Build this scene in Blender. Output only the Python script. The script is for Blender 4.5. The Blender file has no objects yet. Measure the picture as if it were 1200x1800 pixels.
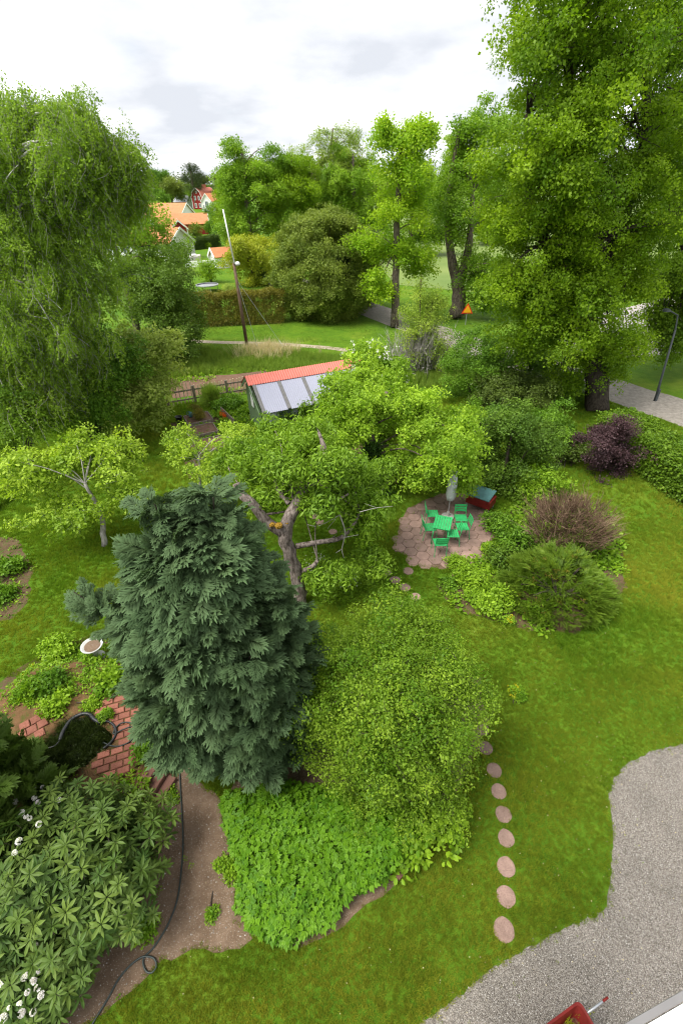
import bpy, bmesh, math, random
import numpy as np
from mathutils import Matrix, Vector
from mathutils.geometry import tessellate_polygon

SC = bpy.context.scene
COL = SC.collection
rad = math.radians
# ------------------------------------------------------------------ camera
H = 10.5
FPX = 820.0
PITCH, ROLL = rad(35.5), rad(-1.0)
C0 = np.array([0, 0, H])
_F = np.array([0, math.cos(PITCH), -math.sin(PITCH)])
_U = np.array([0, math.sin(PITCH), math.cos(PITCH)])
_R = np.array([1.0, 0, 0])
R2 = _R * math.cos(ROLL) + _U * math.sin(ROLL)
U2 = -_R * math.sin(ROLL) + _U * math.cos(ROLL)
cd = bpy.data.cameras.new("camera")
cam = bpy.data.objects.new("camera", cd)
COL.objects.link(cam)
cam.matrix_world = Matrix(((R2[0], U2[0], -_F[0], 0), (R2[1], U2[1], -_F[1], 0), (R2[2], U2[2], -_F[2], H), (0, 0, 0, 1)))
cd.sensor_fit = 'VERTICAL'
cd.sensor_height = 36.0
cd.lens = FPX / 1800 * 36
cd.clip_start, cd.clip_end = 0.05, 4000
SC.camera = cam


def ray(x, y):
    return _F + R2 * (x - 600) / FPX + U2 * (900 - y) / FPX


def G(x, y, z=0.0):
    "where the sight line of a photo point meets the level z"
    d = ray(x, y)
    return C0 + d * ((z - H) / d[2])


def V(x, y, gy):
    "the point of a sight line at distance gy from the house"
    d = ray(x, y)
    return C0 + d * (gy / d[1])


# ------------------------------------------------------------------ world, sun, exposure
W = bpy.data.worlds.new("World")
SC.world = W
W.use_nodes = True
SUN_EL, SUN_AZ = rad(62), rad(-112)     # azimuth from +Y towards +X
nt = W.node_tree
nt.nodes.clear()
n_out = nt.nodes.new("ShaderNodeOutputWorld")
n_bg = nt.nodes.new("ShaderNodeBackground")
n_sky = nt.nodes.new("ShaderNodeTexSky")
n_sky.sky_type = 'NISHITA'
n_sky.sun_disc = False
n_sky.sun_elevation = SUN_EL
n_sky.sun_rotation = SUN_AZ
n_tc = nt.nodes.new("ShaderNodeTexCoord")
n_sep = nt.nodes.new("ShaderNodeSeparateXYZ")
n_add = nt.nodes.new("ShaderNodeMath"); n_add.operation = 'ADD'; n_add.inputs[1].default_value = 0.22
n_abs = nt.nodes.new("ShaderNodeMath"); n_abs.operation = 'ABSOLUTE'
n_dv = nt.nodes.new("ShaderNodeVectorMath"); n_dv.operation = 'DIVIDE'
n_cmb = nt.nodes.new("ShaderNodeCombineXYZ")
n_no = nt.nodes.new("ShaderNodeTexNoise")
n_no.inputs["Scale"].default_value = 1.5
n_no.inputs["Detail"].default_value = 7
n_no.inputs["Roughness"].default_value = 0.52
n_rmp = nt.nodes.new("ShaderNodeValToRGB")
e = n_rmp.color_ramp.elements
e[0].position, e[0].color = 0.36, (3.3, 3.45, 3.75, 1)
e[1].position, e[1].color = 0.66, (9.6, 9.5, 9.4, 1)
m1 = n_rmp.color_ramp.elements.new(0.50); m1.color = (4.2, 4.3, 4.5, 1)
n_no2 = nt.nodes.new("ShaderNodeTexNoise")
n_no2.inputs["Scale"].default_value = 2.2
n_no2.inputs["Detail"].default_value = 4
n_rm2 = nt.nodes.new("ShaderNodeValToRGB")
n_rm2.color_ramp.elements[0].position, n_rm2.color_ramp.elements[0].color = 0.62, (1, 1, 1, 1)
n_rm2.color_ramp.elements[1].position, n_rm2.color_ramp.elements[1].color = 0.80, (0.88, 0.88, 0.88, 1)
n_mix = nt.nodes.new("ShaderNodeMix"); n_mix.data_type = 'RGBA'
L = nt.links.new
L(n_tc.outputs["Generated"], n_sep.inputs[0])
L(n_sep.outputs["Z"], n_abs.inputs[0])
L(n_abs.outputs[0], n_add.inputs[0])
for i in range(3):
    L(n_add.outputs[0], n_cmb.inputs[i])
L(n_tc.outputs["Generated"], n_dv.inputs[0])
L(n_cmb.outputs[0], n_dv.inputs[1])
L(n_dv.outputs[0], n_no.inputs["Vector"])
L(n_dv.outputs[0], n_no2.inputs["Vector"])
L(n_no.outputs["Fac"], n_rmp.inputs[0])
L(n_no2.outputs["Fac"], n_rm2.inputs[0])
L(n_rm2.outputs["Color"], n_mix.inputs[0])      # thin spots let a little of the blue sky through
L(n_sky.outputs[0], n_mix.inputs[6])
L(n_rmp.outputs["Color"], n_mix.inputs[7])
L(n_mix.outputs[2], n_bg.inputs["Color"])
n_bg.inputs["Strength"].default_value = 0.10
L(n_bg.outputs[0], n_out.inputs[0])

sd = bpy.data.lights.new("sun", 'SUN')
sun = bpy.data.objects.new("sun", sd)
COL.objects.link(sun)
sd.energy = 2.6
sd.angle = rad(32)
sd.color = (1.0, 0.96, 0.88)
sdir = Vector((math.sin(SUN_AZ) * math.cos(SUN_EL), math.cos(SUN_AZ) * math.cos(SUN_EL), math.sin(SUN_EL)))
sun.rotation_euler = sdir.to_track_quat('Z', 'Y').to_euler()
vs = SC.view_settings
vs.view_transform = 'Standard'
vs.look = 'None'
vs.gamma = 1
vs.exposure = 1.3
vs.use_curve_mapping = False
SC.cycles.pixel_filter_type = 'BLACKMAN_HARRIS'
SC.cycles.filter_width = 1.15
SC.cycles.max_bounces = 8
SC.cycles.diffuse_bounces = 5
SC.cycles.glossy_bounces = 2
SC.cycles.transmission_bounces = 3
SC.cycles.caustics_reflective = False
SC.cycles.caustics_refractive = False


# ------------------------------------------------------------------ materials
def newmat(name):
    m = bpy.data.materials.new(name)
    m.use_nodes = True
    t = m.node_tree
    return m, t, t.nodes["Principled BSDF"], t.nodes["Material Output"]


def noise_node(t, scale, detail=3, rough=.55, vec=None):
    n = t.nodes.new("ShaderNodeTexNoise")
    n.inputs["Scale"].default_value = scale
    n.inputs["Detail"].default_value = detail
    n.inputs["Roughness"].default_value = rough
    if vec is None:
        g = t.nodes.new("ShaderNodeNewGeometry")
        vec = g.outputs["Position"]
    t.links.new(vec, n.inputs["Vector"])
    return n


def ramp(t, src, stops):
    r = t.nodes.new("ShaderNodeValToRGB")
    el = r.color_ramp.elements
    while len(el) < len(stops):
        el.new(.5)
    for e_, (p, c) in zip(el, stops):
        e_.position = p
        e_.color = (*c, 1) if len(c) == 3 else c
    t.links.new(src, r.inputs[0])
    return r.outputs["Color"]


def mixc(t, fac, a, b, mode='MIX'):
    m = t.nodes.new("ShaderNodeMix")
    m.data_type = 'RGBA'
    m.blend_type = mode
    for s, v in (("Factor", fac), ("A", a), ("B", b)):
        inp = m.inputs[s] if s == "Factor" else [i for i in m.inputs if i.name == s and i.type == 'RGBA'][0]
        if isinstance(v, (int, float)):
            inp.default_value = v
        elif isinstance(v, tuple):
            inp.default_value = (*v, 1)
        else:
            t.links.new(v, inp)
    return [o for o in m.outputs if o.type == 'RGBA'][0]


def bump(t, b, h, dist=.02, strength=.6):
    n = t.nodes.new("ShaderNodeBump")
    n.inputs["Distance"].default_value = dist
    n.inputs["Strength"].default_value = strength
    t.links.new(h, n.inputs["Height"])
    t.links.new(n.outputs[0], b.inputs["Normal"])


def leafmat(name, c1, c2, trans=.35, rough=.5, spec=.22, tip=None, vary=.5, gain=(1.62, 1.60, .85)):
    c1, c2 = (tuple(a * g for a, g in zip(c, gain)) for c in (c1, c2))
    "leaf: two-tone by the clump's own tint, light passes through"
    m, t, b, o = newmat(name)
    a = t.nodes.new("ShaderNodeAttribute")
    a.attribute_type = 'INSTANCER'
    a.attribute_name = 'tint'
    col = mixc(t, a.outputs["Fac"], c1, c2)
    n = noise_node(t, 6.0, 1)
    col = mixc(t, vary, col, ramp(t, n.outputs["Fac"], [(.3, (.72, .74, .72)), (.7, (1.25, 1.2, 1.15))]), 'MULTIPLY')
    if tip:
        a2 = t.nodes.new("ShaderNodeAttribute")
        a2.attribute_name = 'tip'
        col = mixc(t, a2.outputs["Fac"], col, tip)
    t.links.new(col, b.inputs["Base Color"])
    b.inputs["Roughness"].default_value = rough
    b.inputs["Specular IOR Level"].default_value = spec
    tr = t.nodes.new("ShaderNodeBsdfTranslucent")
    bright = mixc(t, 1.0, col, (1.25, 1.3, .7), 'MULTIPLY')
    t.links.new(bright, tr.inputs["Color"])
    mx = t.nodes.new("ShaderNodeMixShader")
    mx.inputs[0].default_value = trans
    t.links.new(b.outputs[0], mx.inputs[1])
    t.links.new(tr.outputs[0], mx.inputs[2])
    t.links.new(mx.outputs[0], o.inputs[0])
    return m


def plain(name, col, rough=.6, var=.15, scale=8, spec=.3, metal=0, bmp=0):
    m, t, b, o = newmat(name)
    n = noise_node(t, scale, 4)
    lo = tuple(c * (1 - var) for c in col)
    hi = tuple(min(1, c * (1 + var)) for c in col)
    t.links.new(ramp(t, n.outputs["Fac"], [(.3, lo), (.7, hi)]), b.inputs["Base Color"])
    b.inputs["Roughness"].default_value = rough
    b.inputs["Specular IOR Level"].default_value = spec
    b.inputs["Metallic"].default_value = metal
    if bmp:
        bump(t, b, n.outputs["Fac"], bmp)
    return m


def barkmat(name, c1, c2, sc=9):
    m, t, b, o = newmat(name)
    g = t.nodes.new("ShaderNodeNewGeometry")
    mp = t.nodes.new("ShaderNodeMapping")
    mp.inputs["Scale"].default_value = (1, 1, .35)
    t.links.new(g.outputs["Position"], mp.inputs[0])
    n = noise_node(t, sc, 6, .65, mp.outputs[0])
    t.links.new(ramp(t, n.outputs["Fac"], [(.35, c1), (.62, c2)]), b.inputs["Base Color"])
    b.inputs["Roughness"].default_value = .9
    b.inputs["Specular IOR Level"].default_value = .15
    bump(t, b, n.outputs["Fac"], .05, .9)
    return m


M = {}
M['linden'] = leafmat('linden_leaf', (.072, .140, .010), (.165, .255, .018), .48)
M['linden_dark'] = leafmat('linden_leaf_dark', (.050, .105, .010), (.110, .185, .016), .42)
M['maple'] = leafmat('maple_leaf', (.13, .24, .018), (.24, .34, .03), .48)
M['avenue'] = leafmat('avenue_leaf', (.075, .155, .016), (.16, .26, .03), .42)
M['avenue_pale'] = leafmat('avenue_pale_leaf', (.11, .18, .035), (.20, .27, .06), .4)
M['birch'] = leafmat('birch_leaf', (.088, .158, .026), (.178, .265, .052), .52)
M['prunus'] = leafmat('bird_cherry_leaf', (.045, .090, .020), (.085, .145, .030), .32)
M['round'] = leafmat('round_bush_leaf', (.075, .115, .026), (.145, .190, .050), .33)
M['dark'] = leafmat('dark_leaf', (.030, .052, .014), (.055, .085, .020), .25)
M['apple'] = leafmat('apple_leaf', (.12, .20, .030), (.24, .33, .06), .4)
M['applegrey'] = leafmat('grey_apple_leaf', (.150, .205, .07), (.27, .33, .14), .42)
M['pear'] = leafmat('pear_leaf', (.10, .185, .022), (.22, .33, .045), .42)
M['cherry'] = leafmat('cherry_leaf', (.075, .145, .020), (.15, .245, .035), .38)
M['shrub'] = leafmat('quince_leaf', (.062, .130, .014), (.165, .250, .038), .42)
M['green'] = leafmat('bush_leaf', (.050, .115, .016), (.10, .19, .026), .35)
M['lilac'] = leafmat('lilac_leaf', (.042, .088, .018), (.085, .150, .026), .3)
M['lime'] = leafmat('lime_leaf', (.10, .185, .018), (.18, .285, .035), .40)
M['gold'] = leafmat('golden_leaf', (.15, .19, .02), (.26, .28, .04), .35)
M['purple'] = leafmat('purple_leaf', (.050, .026, .032), (.105, .058, .066), .25, gain=(1, 1, 1))
M['yew'] = leafmat('yew_needle', (.045, .090, .012), (.110, .165, .022), .30, tip=(.15, .24, .028))
M['bronze'] = leafmat('bronze_tip', (.16, .10, .035), (.22, .16, .05), .3)
M['hedge'] = leafmat('hedge_leaf', (.050, .105, .014), (.11, .18, .024), .33)
M['thujahedge'] = leafmat('thuja_hedge_leaf', (.075, .080, .016), (.15, .135, .030), .25)
M['darkhedge'] = leafmat('dark_hedge_leaf', (.028, .055, .014), (.055, .09, .020), .2)
M['cypress'] = leafmat('cypress_spray', (.013, .030, .011), (.062, .095, .036), .22, .6, .10, tip=(.118, .195, .085), vary=.7, gain=(1, 1, 1))
M['thuja'] = leafmat('thuja_spray', (.040, .085, .018), (.085, .150, .030), .25, .55, .25, tip=(.12, .19, .035), vary=.4)
M['rhodo'] = leafmat('rhododendron_leaf', (.045, .095, .016), (.115, .175, .030), .15, .5, .18, vary=.35, gain=(1, 1, 1))
M['heart'] = leafmat('bleeding_heart_leaf', (.038, .110, .010), (.098, .200, .018), .4, .5, .2, vary=.3)
M['weed'] = leafmat('weed_leaf', (.070, .150, .015), (.16, .26, .03), .38)
M['ivy'] = leafmat('ivy_leaf', (.018, .048, .014), (.040, .085, .022), .2)
M['pine'] = leafmat('pine_needle', (.022, .042, .022), (.050, .075, .035), .15)
M['grass'] = leafmat('lawn_blade', (.078, .146, .016), (.215, .225, .048), .42, .6, .12, vary=.35)
M['meadow'] = leafmat('meadow_blade', (.080, .145, .034), (.17, .235, .070), .38, .55, .2)
M['straw'] = leafmat('straw_blade', (.46, .39, .24), (.72, .63, .42), .3, .6, .2, gain=(1, 1, 1))
M['twig'] = leafmat('dry_twig', (.10, .058, .040), (.24, .17, .115), .08, .8, .1, gain=(1, 1, 1))
M['whiteflower'] = leafmat('white_petal', (.62, .58, .62), (.8, .8, .78), .3, .6, .2, vary=.1, gain=(1, 1, 1))
M['yellowflower'] = leafmat('yellow_petal', (.65, .48, .01), (.75, .62, .03), .3, .6, .2, vary=.1, gain=(1, 1, 1))
M['orangeflower'] = leafmat('orange_petal', (.65, .09, .01), (.8, .16, .02), .3, .6, .2, vary=.1, gain=(1, 1, 1))
M['pond'] = leafmat('pond_weed', (.012, .022, .008), (.035, .055, .018), .15)
M['bark'] = barkmat('grey_brown_bark', (.055, .042, .032), (.20, .165, .13))
M['barkdark'] = barkmat('dark_bark', (.022, .018, .014), (.075, .06, .048))
M['barkold'] = barkmat('old_cherry_bark', (.045, .033, .027), (.27, .225, .20), 14)
M['barkpale'] = barkmat('pale_twig_bark', (.22, .20, .18), (.42, .40, .37), 12)
M['barkbirch'] = barkmat('birch_bark', (.10, .09, .08), (.62, .60, .57), 5)
M['moss'] = plain('orange_moss', (.22, .13, .02), .9, .4, 30, .1)
M['white'] = plain('white_paint', (.78, .78, .77), .5, .03, 3)
M['redwall'] = plain('falu_red_paint', (.26, .022, .020), .8, .12, 2)
M['orangetile'] = plain('orange_roof_tile', (.50, .19, .085), .75, .12, 1.5)
M['pinktile'] = plain('red_roof_tile', (.52, .17, .12), .75, .12, 1.5)
M['greyroof'] = plain('grey_sheet_roof', (.42, .43, .50), .5, .08, 1)
M['glassdark'] = plain('window_pane', (.10, .12, .15), .12, .1, 2, .6)
M['tableg'] = plain('green_enamel', (.030, .34, .105), .45, .16, 7, .45)
M['parasol'] = plain('grey_parasol_cloth', (.52, .53, .55), .8, .08, 6)
M['metal'] = plain('galvanised_metal', (.42, .43, .46), .38, .1, 20, .5, .6)
M['redpaint'] = plain('red_enamel', (.15, .014, .011), .55, .25, 9, .2)
M['teal'] = plain('teal_cover', (.07, .17, .17), .55, .15, 6)
M['black'] = plain('black_rubber', (.018, .019, .022), .45, .2, 10, .45)
M['hose'] = plain('dark_hose', (.030, .042, .040), .5, .2, 10, .4)
M['wood'] = barkmat('weathered_wood', (.12, .095, .075), (.26, .22, .18), 16)
M['woodlight'] = barkmat('pale_picket_wood', (.55, .44, .28), (.76, .64, .44), 14)
M['pole'] = barkmat('brown_pole_wood', (.085, .055, .038), (.17, .115, .08), 8)
M['poledark'] = plain('dark_lamp_post', (.055, .065, .07), .5, .1, 8, .4)
M['shedgreen'] = plain('green_shed_paint', (.125, .19, .095), .75, .15, 6)
M['shedlight'] = plain('pale_green_frame_paint', (.30, .40, .22), .7, .1, 6)
M['shedred'] = plain('salmon_roof_sheet', (.62, .165, .125), .5, .08, 3)
M['panelgrey'] = plain('grey_batten', (.17, .165, .165), .6, .15, 6)
M['concrete'] = plain('concrete', (.42, .40, .37), .85, .2, 18, .2, 0, .01)
M['stonewhite'] = plain('white_stone', (.44, .44, .42), .8, .15, 12, .2, 0, .03)
M['signyellow'] = plain('sign_yellow', (.85, .42, .01), .5, .02, 3)
M['signred'] = plain('sign_red', (.68, .03, .012), .5, .02, 3)
M['soilred'] = plain('barrow_soil', (.11, .045, .03), .9, .4, 40, .1, 0, .02)


def panelmat():
    m, t, b, o = newmat('milky_corrugated_sheet')
    b.inputs["Base Color"].default_value = (.50, .51, .63, 1)
    b.inputs["Roughness"].default_value = .3
    tr = t.nodes.new("ShaderNodeBsdfTranslucent")
    tr.inputs["Color"].default_value = (.5, .51, .63, 1)
    mx = t.nodes.new("ShaderNodeMixShader")
    mx.inputs[0].default_value = .3
    t.links.new(b.outputs[0], mx.inputs[1])
    t.links.new(tr.outputs[0], mx.inputs[2])
    t.links.new(mx.outputs[0], o.inputs[0])
    return m


M['sheet'] = panelmat()


def groundmat():
    m, t, b, o = newmat('lawn_ground')
    big = noise_node(t, .35, 4)
    mid = noise_node(t, 2.2, 4)
    fin = noise_node(t, 55, 3, .7)
    c = ramp(t, big.outputs["Fac"], [(.3, (.065, .150, .010)), (.55, (.095, .185, .012)), (.75, (.150, .215, .022))])
    c = mixc(t, .6, c, ramp(t, mid.outputs["Fac"], [(.3, (.65, .75, .6)), (.7, (1.35, 1.2, 1.2))]), 'MULTIPLY')
    c = mixc(t, .8, c, ramp(t, fin.outputs["Fac"], [(.3, (.55, .55, .5)), (.7, (1.4, 1.4, 1.3))]), 'MULTIPLY')
    t.links.new(c, b.inputs["Base Color"])
    b.inputs["Roughness"].default_value = .9
    b.inputs["Specular IOR Level"].default_value = .1
    bump(t, b, fin.outputs["Fac"], .05, .8)
    return m


M['ground'] = groundmat()


def soilmat(name, c1, c2, spk=(.42, .36, .30), amt=.1, green=0):
    m, t, b, o = newmat(name)
    a = noise_node(t, 3.0, 5, .6)
    f = noise_node(t, 70, 4, .7)
    c = ramp(t, a.outputs["Fac"], [(.3, c1), (.7, c2)])
    c = mixc(t, .8, c, ramp(t, f.outputs["Fac"], [(.3, (.55, .55, .55)), (.7, (1.4, 1.4, 1.4))]), 'MULTIPLY')
    vo = t.nodes.new("ShaderNodeTexVoronoi")
    vo.inputs["Scale"].default_value = 34
    g = t.nodes.new("ShaderNodeNewGeometry")
    t.links.new(g.outputs["Position"], vo.inputs["Vector"])
    c = mixc(t, ramp(t, vo.outputs["Distance"], [(amt, (1, 1, 1)), (amt + .06, (0, 0, 0))]), c, spk)
    if green:
        gn = noise_node(t, 5, 5, .7)
        c = mixc(t, ramp(t, gn.outputs["Fac"], [(.5, (0, 0, 0)), (.62, (green,) * 3)]), c, (.06, .11, .015))
    t.links.new(c, b.inputs["Base Color"])
    b.inputs["Roughness"].default_value = .95
    b.inputs["Specular IOR Level"].default_value = .1
    bump(t, b, f.outputs["Fac"], .04, .8)
    return m


M['soil'] = soilmat('bare_soil', (.135, .090, .058), (.235, .165, .115), amt=.16)
M['soilgreen'] = soilmat('weedy_soil', (.085, .055, .030), (.15, .10, .06), amt=.08, green=.8)
M['soilrust'] = soilmat('rusty_soil', (.12, .070, .032), (.21, .118, .058), amt=.05, green=.6)
M['tilled'] = soilmat('tilled_soil', (.13, .075, .052), (.19, .12, .085), amt=.03)
M['dirt'] = soilmat('dirt_track', (.30, .25, .18), (.42, .36, .28), amt=.05)


def gravelmat():
    m, t, b, o = newmat('gravel_ground')
    g = t.nodes.new("ShaderNodeNewGeometry")
    vo = t.nodes.new("ShaderNodeTexVoronoi")
    vo.inputs["Scale"].default_value = 85
    t.links.new(g.outputs["Position"], vo.inputs["Vector"])
    big = noise_node(t, 1.2, 4)
    sep = t.nodes.new("ShaderNodeSeparateColor")
    t.links.new(vo.outputs["Color"], sep.inputs[0])
    c = ramp(t, sep.outputs["Red"], [(.05, (.15, .13, .11)), (.5, (.32, .285, .25)), (.95, (.52, .48, .43))])
    c = mixc(t, .9, c, ramp(t, vo.outputs["Distance"], [(.2, (1.1, 1.1, 1.1)), (.75, (.35, .35, .35))]), 'MULTIPLY')
    c = mixc(t, .7, c, ramp(t, big.outputs["Fac"], [(.3, (.72, .71, .68)), (.7, (1.2, 1.18, 1.15))]), 'MULTIPLY')
    t.links.new(c, b.inputs["Base Color"])
    b.inputs["Roughness"].default_value = .85
    bump(t, b, vo.outputs["Distance"], -.02, 1)
    return m


M['gravel'] = gravelmat()


def pebblemat():
    m, t, b, o = newmat('pebble')
    a = t.nodes.new("ShaderNodeAttribute")
    a.attribute_type = 'INSTANCER'
    a.attribute_name = 'tint'
    t.links.new(ramp(t, a.outputs["Fac"], [(0, (.13, .115, .10)), (.5, (.30, .275, .25)), (.9, (.45, .42, .39)), (1, (.62, .6, .57))]), b.inputs["Base Color"])
    b.inputs["Roughness"].default_value = .8
    return m


M['pebble'] = pebblemat()


def stonemat(name, c1, c2, sc=60):
    m, t, b, o = newmat(name)
    oi = t.nodes.new("ShaderNodeObjectInfo")
    a = noise_node(t, sc, 4, .7)
    d = noise_node(t, 3.5, 4, .6)
    c = ramp(t, a.outputs["Fac"], [(.3, c1), (.7, c2)])
    c = mixc(t, .7, c, ramp(t, d.outputs["Fac"], [(.3, (.7, .7, .68)), (.7, (1.2, 1.2, 1.2))]), 'MULTIPLY')
    c = mixc(t, .75, c, ramp(t, oi.outputs["Random"], [(0, (.66, .68, .66)), (1, (1.25, 1.22, 1.2))]), 'MULTIPLY')
    t.links.new(c, b.inputs["Base Color"])
    b.inputs["Roughness"].default_value = .9
    b.inputs["Specular IOR Level"].default_value = .15
    bump(t, b, a.outputs["Fac"], .012, .7)
    return m


M['paving'] = stonemat('aggregate_paving', (.16, .10, .082), (.33, .232, .20), 75)
M['brick'] = stonemat('red_paver', (.20, .075, .050), (.32, .135, .10), 40)
M['stepstone'] = stonemat('red_aggregate_step', (.14, .065, .05), (.28, .15, .12), 70)
M['road'] = stonemat('gravel_road', (.27, .235, .205), (.42, .375, .34), 6)
M['asphalt'] = stonemat('pale_asphalt', (.30, .27, .255), (.42, .385, .365), 3)


def watermat():
    m, t, b, o = newmat('dark_pond_water')
    b.inputs["Base Color"].default_value = (.030, .024, .012, 1)
    b.inputs["Roughness"].default_value = .06
    n = noise_node(t, 5, 3)
    bump(t, b, n.outputs["Fac"], .01, .3)
    return m


M['water'] = watermat()


def fieldmat():
    m, t, b, o = newmat('crop_field')
    n = noise_node(t, .12, 5)
    t.links.new(ramp(t, n.outputs["Fac"], [(.3, (.095, .155, .025)), (.7, (.165, .215, .05))]), b.inputs["Base Color"])
    b.inputs["Roughness"].default_value = .95
    return m


M['field'] = fieldmat()


# ------------------------------------------------------------------ mesh helpers
def thing(name, label, cat, loc=(0, 0, 0), group=None):
    o = bpy.data.objects.new(name, None)
    o.empty_display_size = .2
    COL.objects.link(o)
    o.location = tuple(float(v) for v in loc)
    o['label'] = label
    o['category'] = cat
    if group:
        o['group'] = group
    return o


def tag(o, label, cat, group=None):
    o['label'] = label
    o['category'] = cat
    if group:
        o['group'] = group
    return o


def link_mesh(name, me, parent=None, mats=()):
    o = bpy.data.objects.new(name, me)
    for m in mats:
        me.materials.append(m)
    COL.objects.link(o)
    if parent is not None:
        o.parent = parent
    return o


class MB:
    def __init__(s):
        s.v, s.f, s.m = [], [], []

    def add(s, vs_, fs, m=0):
        b = len(s.v)
        s.v.extend(tuple(map(float, p)) for p in vs_)
        s.f.extend(tuple(b + i for i in f) for f in fs)
        s.m.extend([m] * len(fs))
        return s

    def box(s, c, d, rz=0.0, m=0, tilt=None, bev=0.0):
        dx, dy, dz = d[0] / 2, d[1] / 2, d[2] / 2
        if bev:
            b = min(bev, dx * .45, dy * .45, dz * .9)
            ring = lambda ix, iy, z: [(-ix, -iy, z), (ix, -iy, z), (ix, iy, z), (-ix, iy, z)]
            P = np.array(ring(dx, dy, -dz) + ring(dx, dy, dz - b) + ring(dx - b, dy - b, dz))
            fs = [(3, 2, 1, 0), (8, 9, 10, 11)]
            for k in (0, 4):
                fs += [(k + i, k + (i + 1) % 4, k + 4 + (i + 1) % 4, k + 4 + i) for i in range(4)]
        else:
            P = np.array([(x, y, z) for z in (-dz, dz) for x, y in ((-dx, -dy), (dx, -dy), (dx, dy), (-dx, dy))])
            fs = [(3, 2, 1, 0), (4, 5, 6, 7), (0, 1, 5, 4), (1, 2, 6, 5), (2, 3, 7, 6), (3, 0, 4, 7)]
        if tilt is not None:
            P = P @ np.array(Matrix.Rotation(tilt[0], 3, tilt[1])).T
        ca, sa = math.cos(rz), math.sin(rz)
        P = P @ np.array([[ca, sa, 0], [-sa, ca, 0], [0, 0, 1]])
        return s.add(P + np.array(c), fs, m)

    def tube(s, pts, rads, n=6, m=0, cap=True):
        pts = np.asarray(pts, float)
        k = len(pts)
        if np.isscalar(rads):
            rads = [rads] * k
        tan = np.gradient(pts, axis=0)
        tan /= np.linalg.norm(tan, axis=1)[:, None] + 1e-9
        ref = np.array([0, 0, 1.]) if abs(tan[0][2]) < .9 else np.array([1., 0, 0])
        a = np.cross(tan[0], ref)
        a /= np.linalg.norm(a)
        V_ = []
        for i in range(k):
            a = a - tan[i] * (a @ tan[i])
            a /= np.linalg.norm(a) + 1e-9
            b = np.cross(tan[i], a)
            for j in range(n):
                th = 2 * math.pi * j / n
                V_.append(pts[i] + rads[i] * (math.cos(th) * a + math.sin(th) * b))
        fs = [(i * n + j, i * n + (j + 1) % n, (i + 1) * n + (j + 1) % n, (i + 1) * n + j) for i in range(k - 1) for j in range(n)]
        if cap:
            fs += [tuple(range(n - 1, -1, -1)), tuple((k - 1) * n + j for j in range(n))]
        return s.add(V_, fs, m)

    def prism(s, poly, z0, z1, m=0, inset=0.0):
        poly = np.array([(p[0], p[1]) for p in poly], float)
        n = len(poly)
        c = poly.mean(0)
        top = c + (poly - c) * (1 - inset)
        V_ = [(p[0], p[1], z0) for p in poly] + [(p[0], p[1], z1) for p in top]
        fs = [tuple(range(n - 1, -1, -1)), tuple(range(n, 2 * n))] + [(i, (i + 1) % n, n + (i + 1) % n, n + i) for i in range(n)]
        return s.add(V_, fs, m)

    def lathe(s, prof, n=20, c=(0, 0, 0), m=0):
        k = len(prof)
        V_ = [(c[0] + r * math.cos(2 * math.pi * j / n), c[1] + r * math.sin(2 * math.pi * j / n), c[2] + z) for r, z in prof for j in range(n)]
        fs = [(i * n + j, i * n + (j + 1) % n, (i + 1) * n + (j + 1) % n, (i + 1) * n + j) for i in range(k - 1) for j in range(n)]
        return s.add(V_, fs, m)

    def build(s, name, mats, parent=None, smooth=False, rel=True):
        me = bpy.data.meshes.new(name)
        off = np.array(parent.location) if (parent is not None and rel) else np.zeros(3)
        if parent is not None and rel and parent.parent is not None:
            off = off + np.array(parent.parent.location)
        me.from_pydata([tuple(np.array(p) - off) for p in s.v], [], s.f)
        mats = mats if isinstance(mats, (list, tuple)) else [mats]
        if any(s.m):
            me.polygons.foreach_set('material_index', s.m)
        if smooth:
            me.polygons.foreach_set('use_smooth', [True] * len(s.f))
        me.update()
        return link_mesh(name, me, parent, mats)


def struct(o, kind='structure'):
    o['kind'] = kind
    return o


def sheet(name, poly, z, mat, kind='structure', parent=None):
    pts = [Vector((float(p[0]), float(p[1]), 0)) for p in poly]
    tri = tessellate_polygon([pts])
    mb = MB()
    fs = []
    for t_ in tri:
        a, b, c = (pts[i] for i in t_)
        fs.append(tuple(t_) if (b - a).cross(c - a).z > 0 else tuple(reversed(t_)))
    mb.add([(p.x, p.y, z) for p in pts], fs)
    return struct(mb.build(name, mat, parent), kind)


def wob(poly, step=.25, amp=.05, seed=0, closed=True):
    r = random.Random(seed)
    out = []
    n = len(poly)
    for i in range(n if closed else n - 1):
        a, b = np.array(poly[i][:2], float), np.array(poly[(i + 1) % n][:2], float)
        k = max(1, int(np.linalg.norm(b - a) / step))
        k = min(k, 60)
        for j in range(k):
            p = a + (b - a) * j / k
            q = amp if k > 1 else 0
            out.append((p[0] + r.uniform(-q, q), p[1] + r.uniform(-q, q)))
    return out


def spline(pts, per=6):
    "Catmull-Rom through points"
    p = np.asarray(pts, float)
    p = np.vstack([2 * p[0] - p[1], p, 2 * p[-1] - p[-2]])
    out = []
    for i in range(1, len(p) - 2):
        for j in range(per):
            t_ = j / per
            a, b, c, d = p[i - 1], p[i], p[i + 1], p[i + 2]
            out.append(.5 * (2 * b + (c - a) * t_ + (2 * a - 5 * b + 4 * c - d) * t_ ** 2 + (3 * b - a - 3 * c + d) * t_ ** 3))
    out.append(p[-2])
    return np.array(out)


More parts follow.
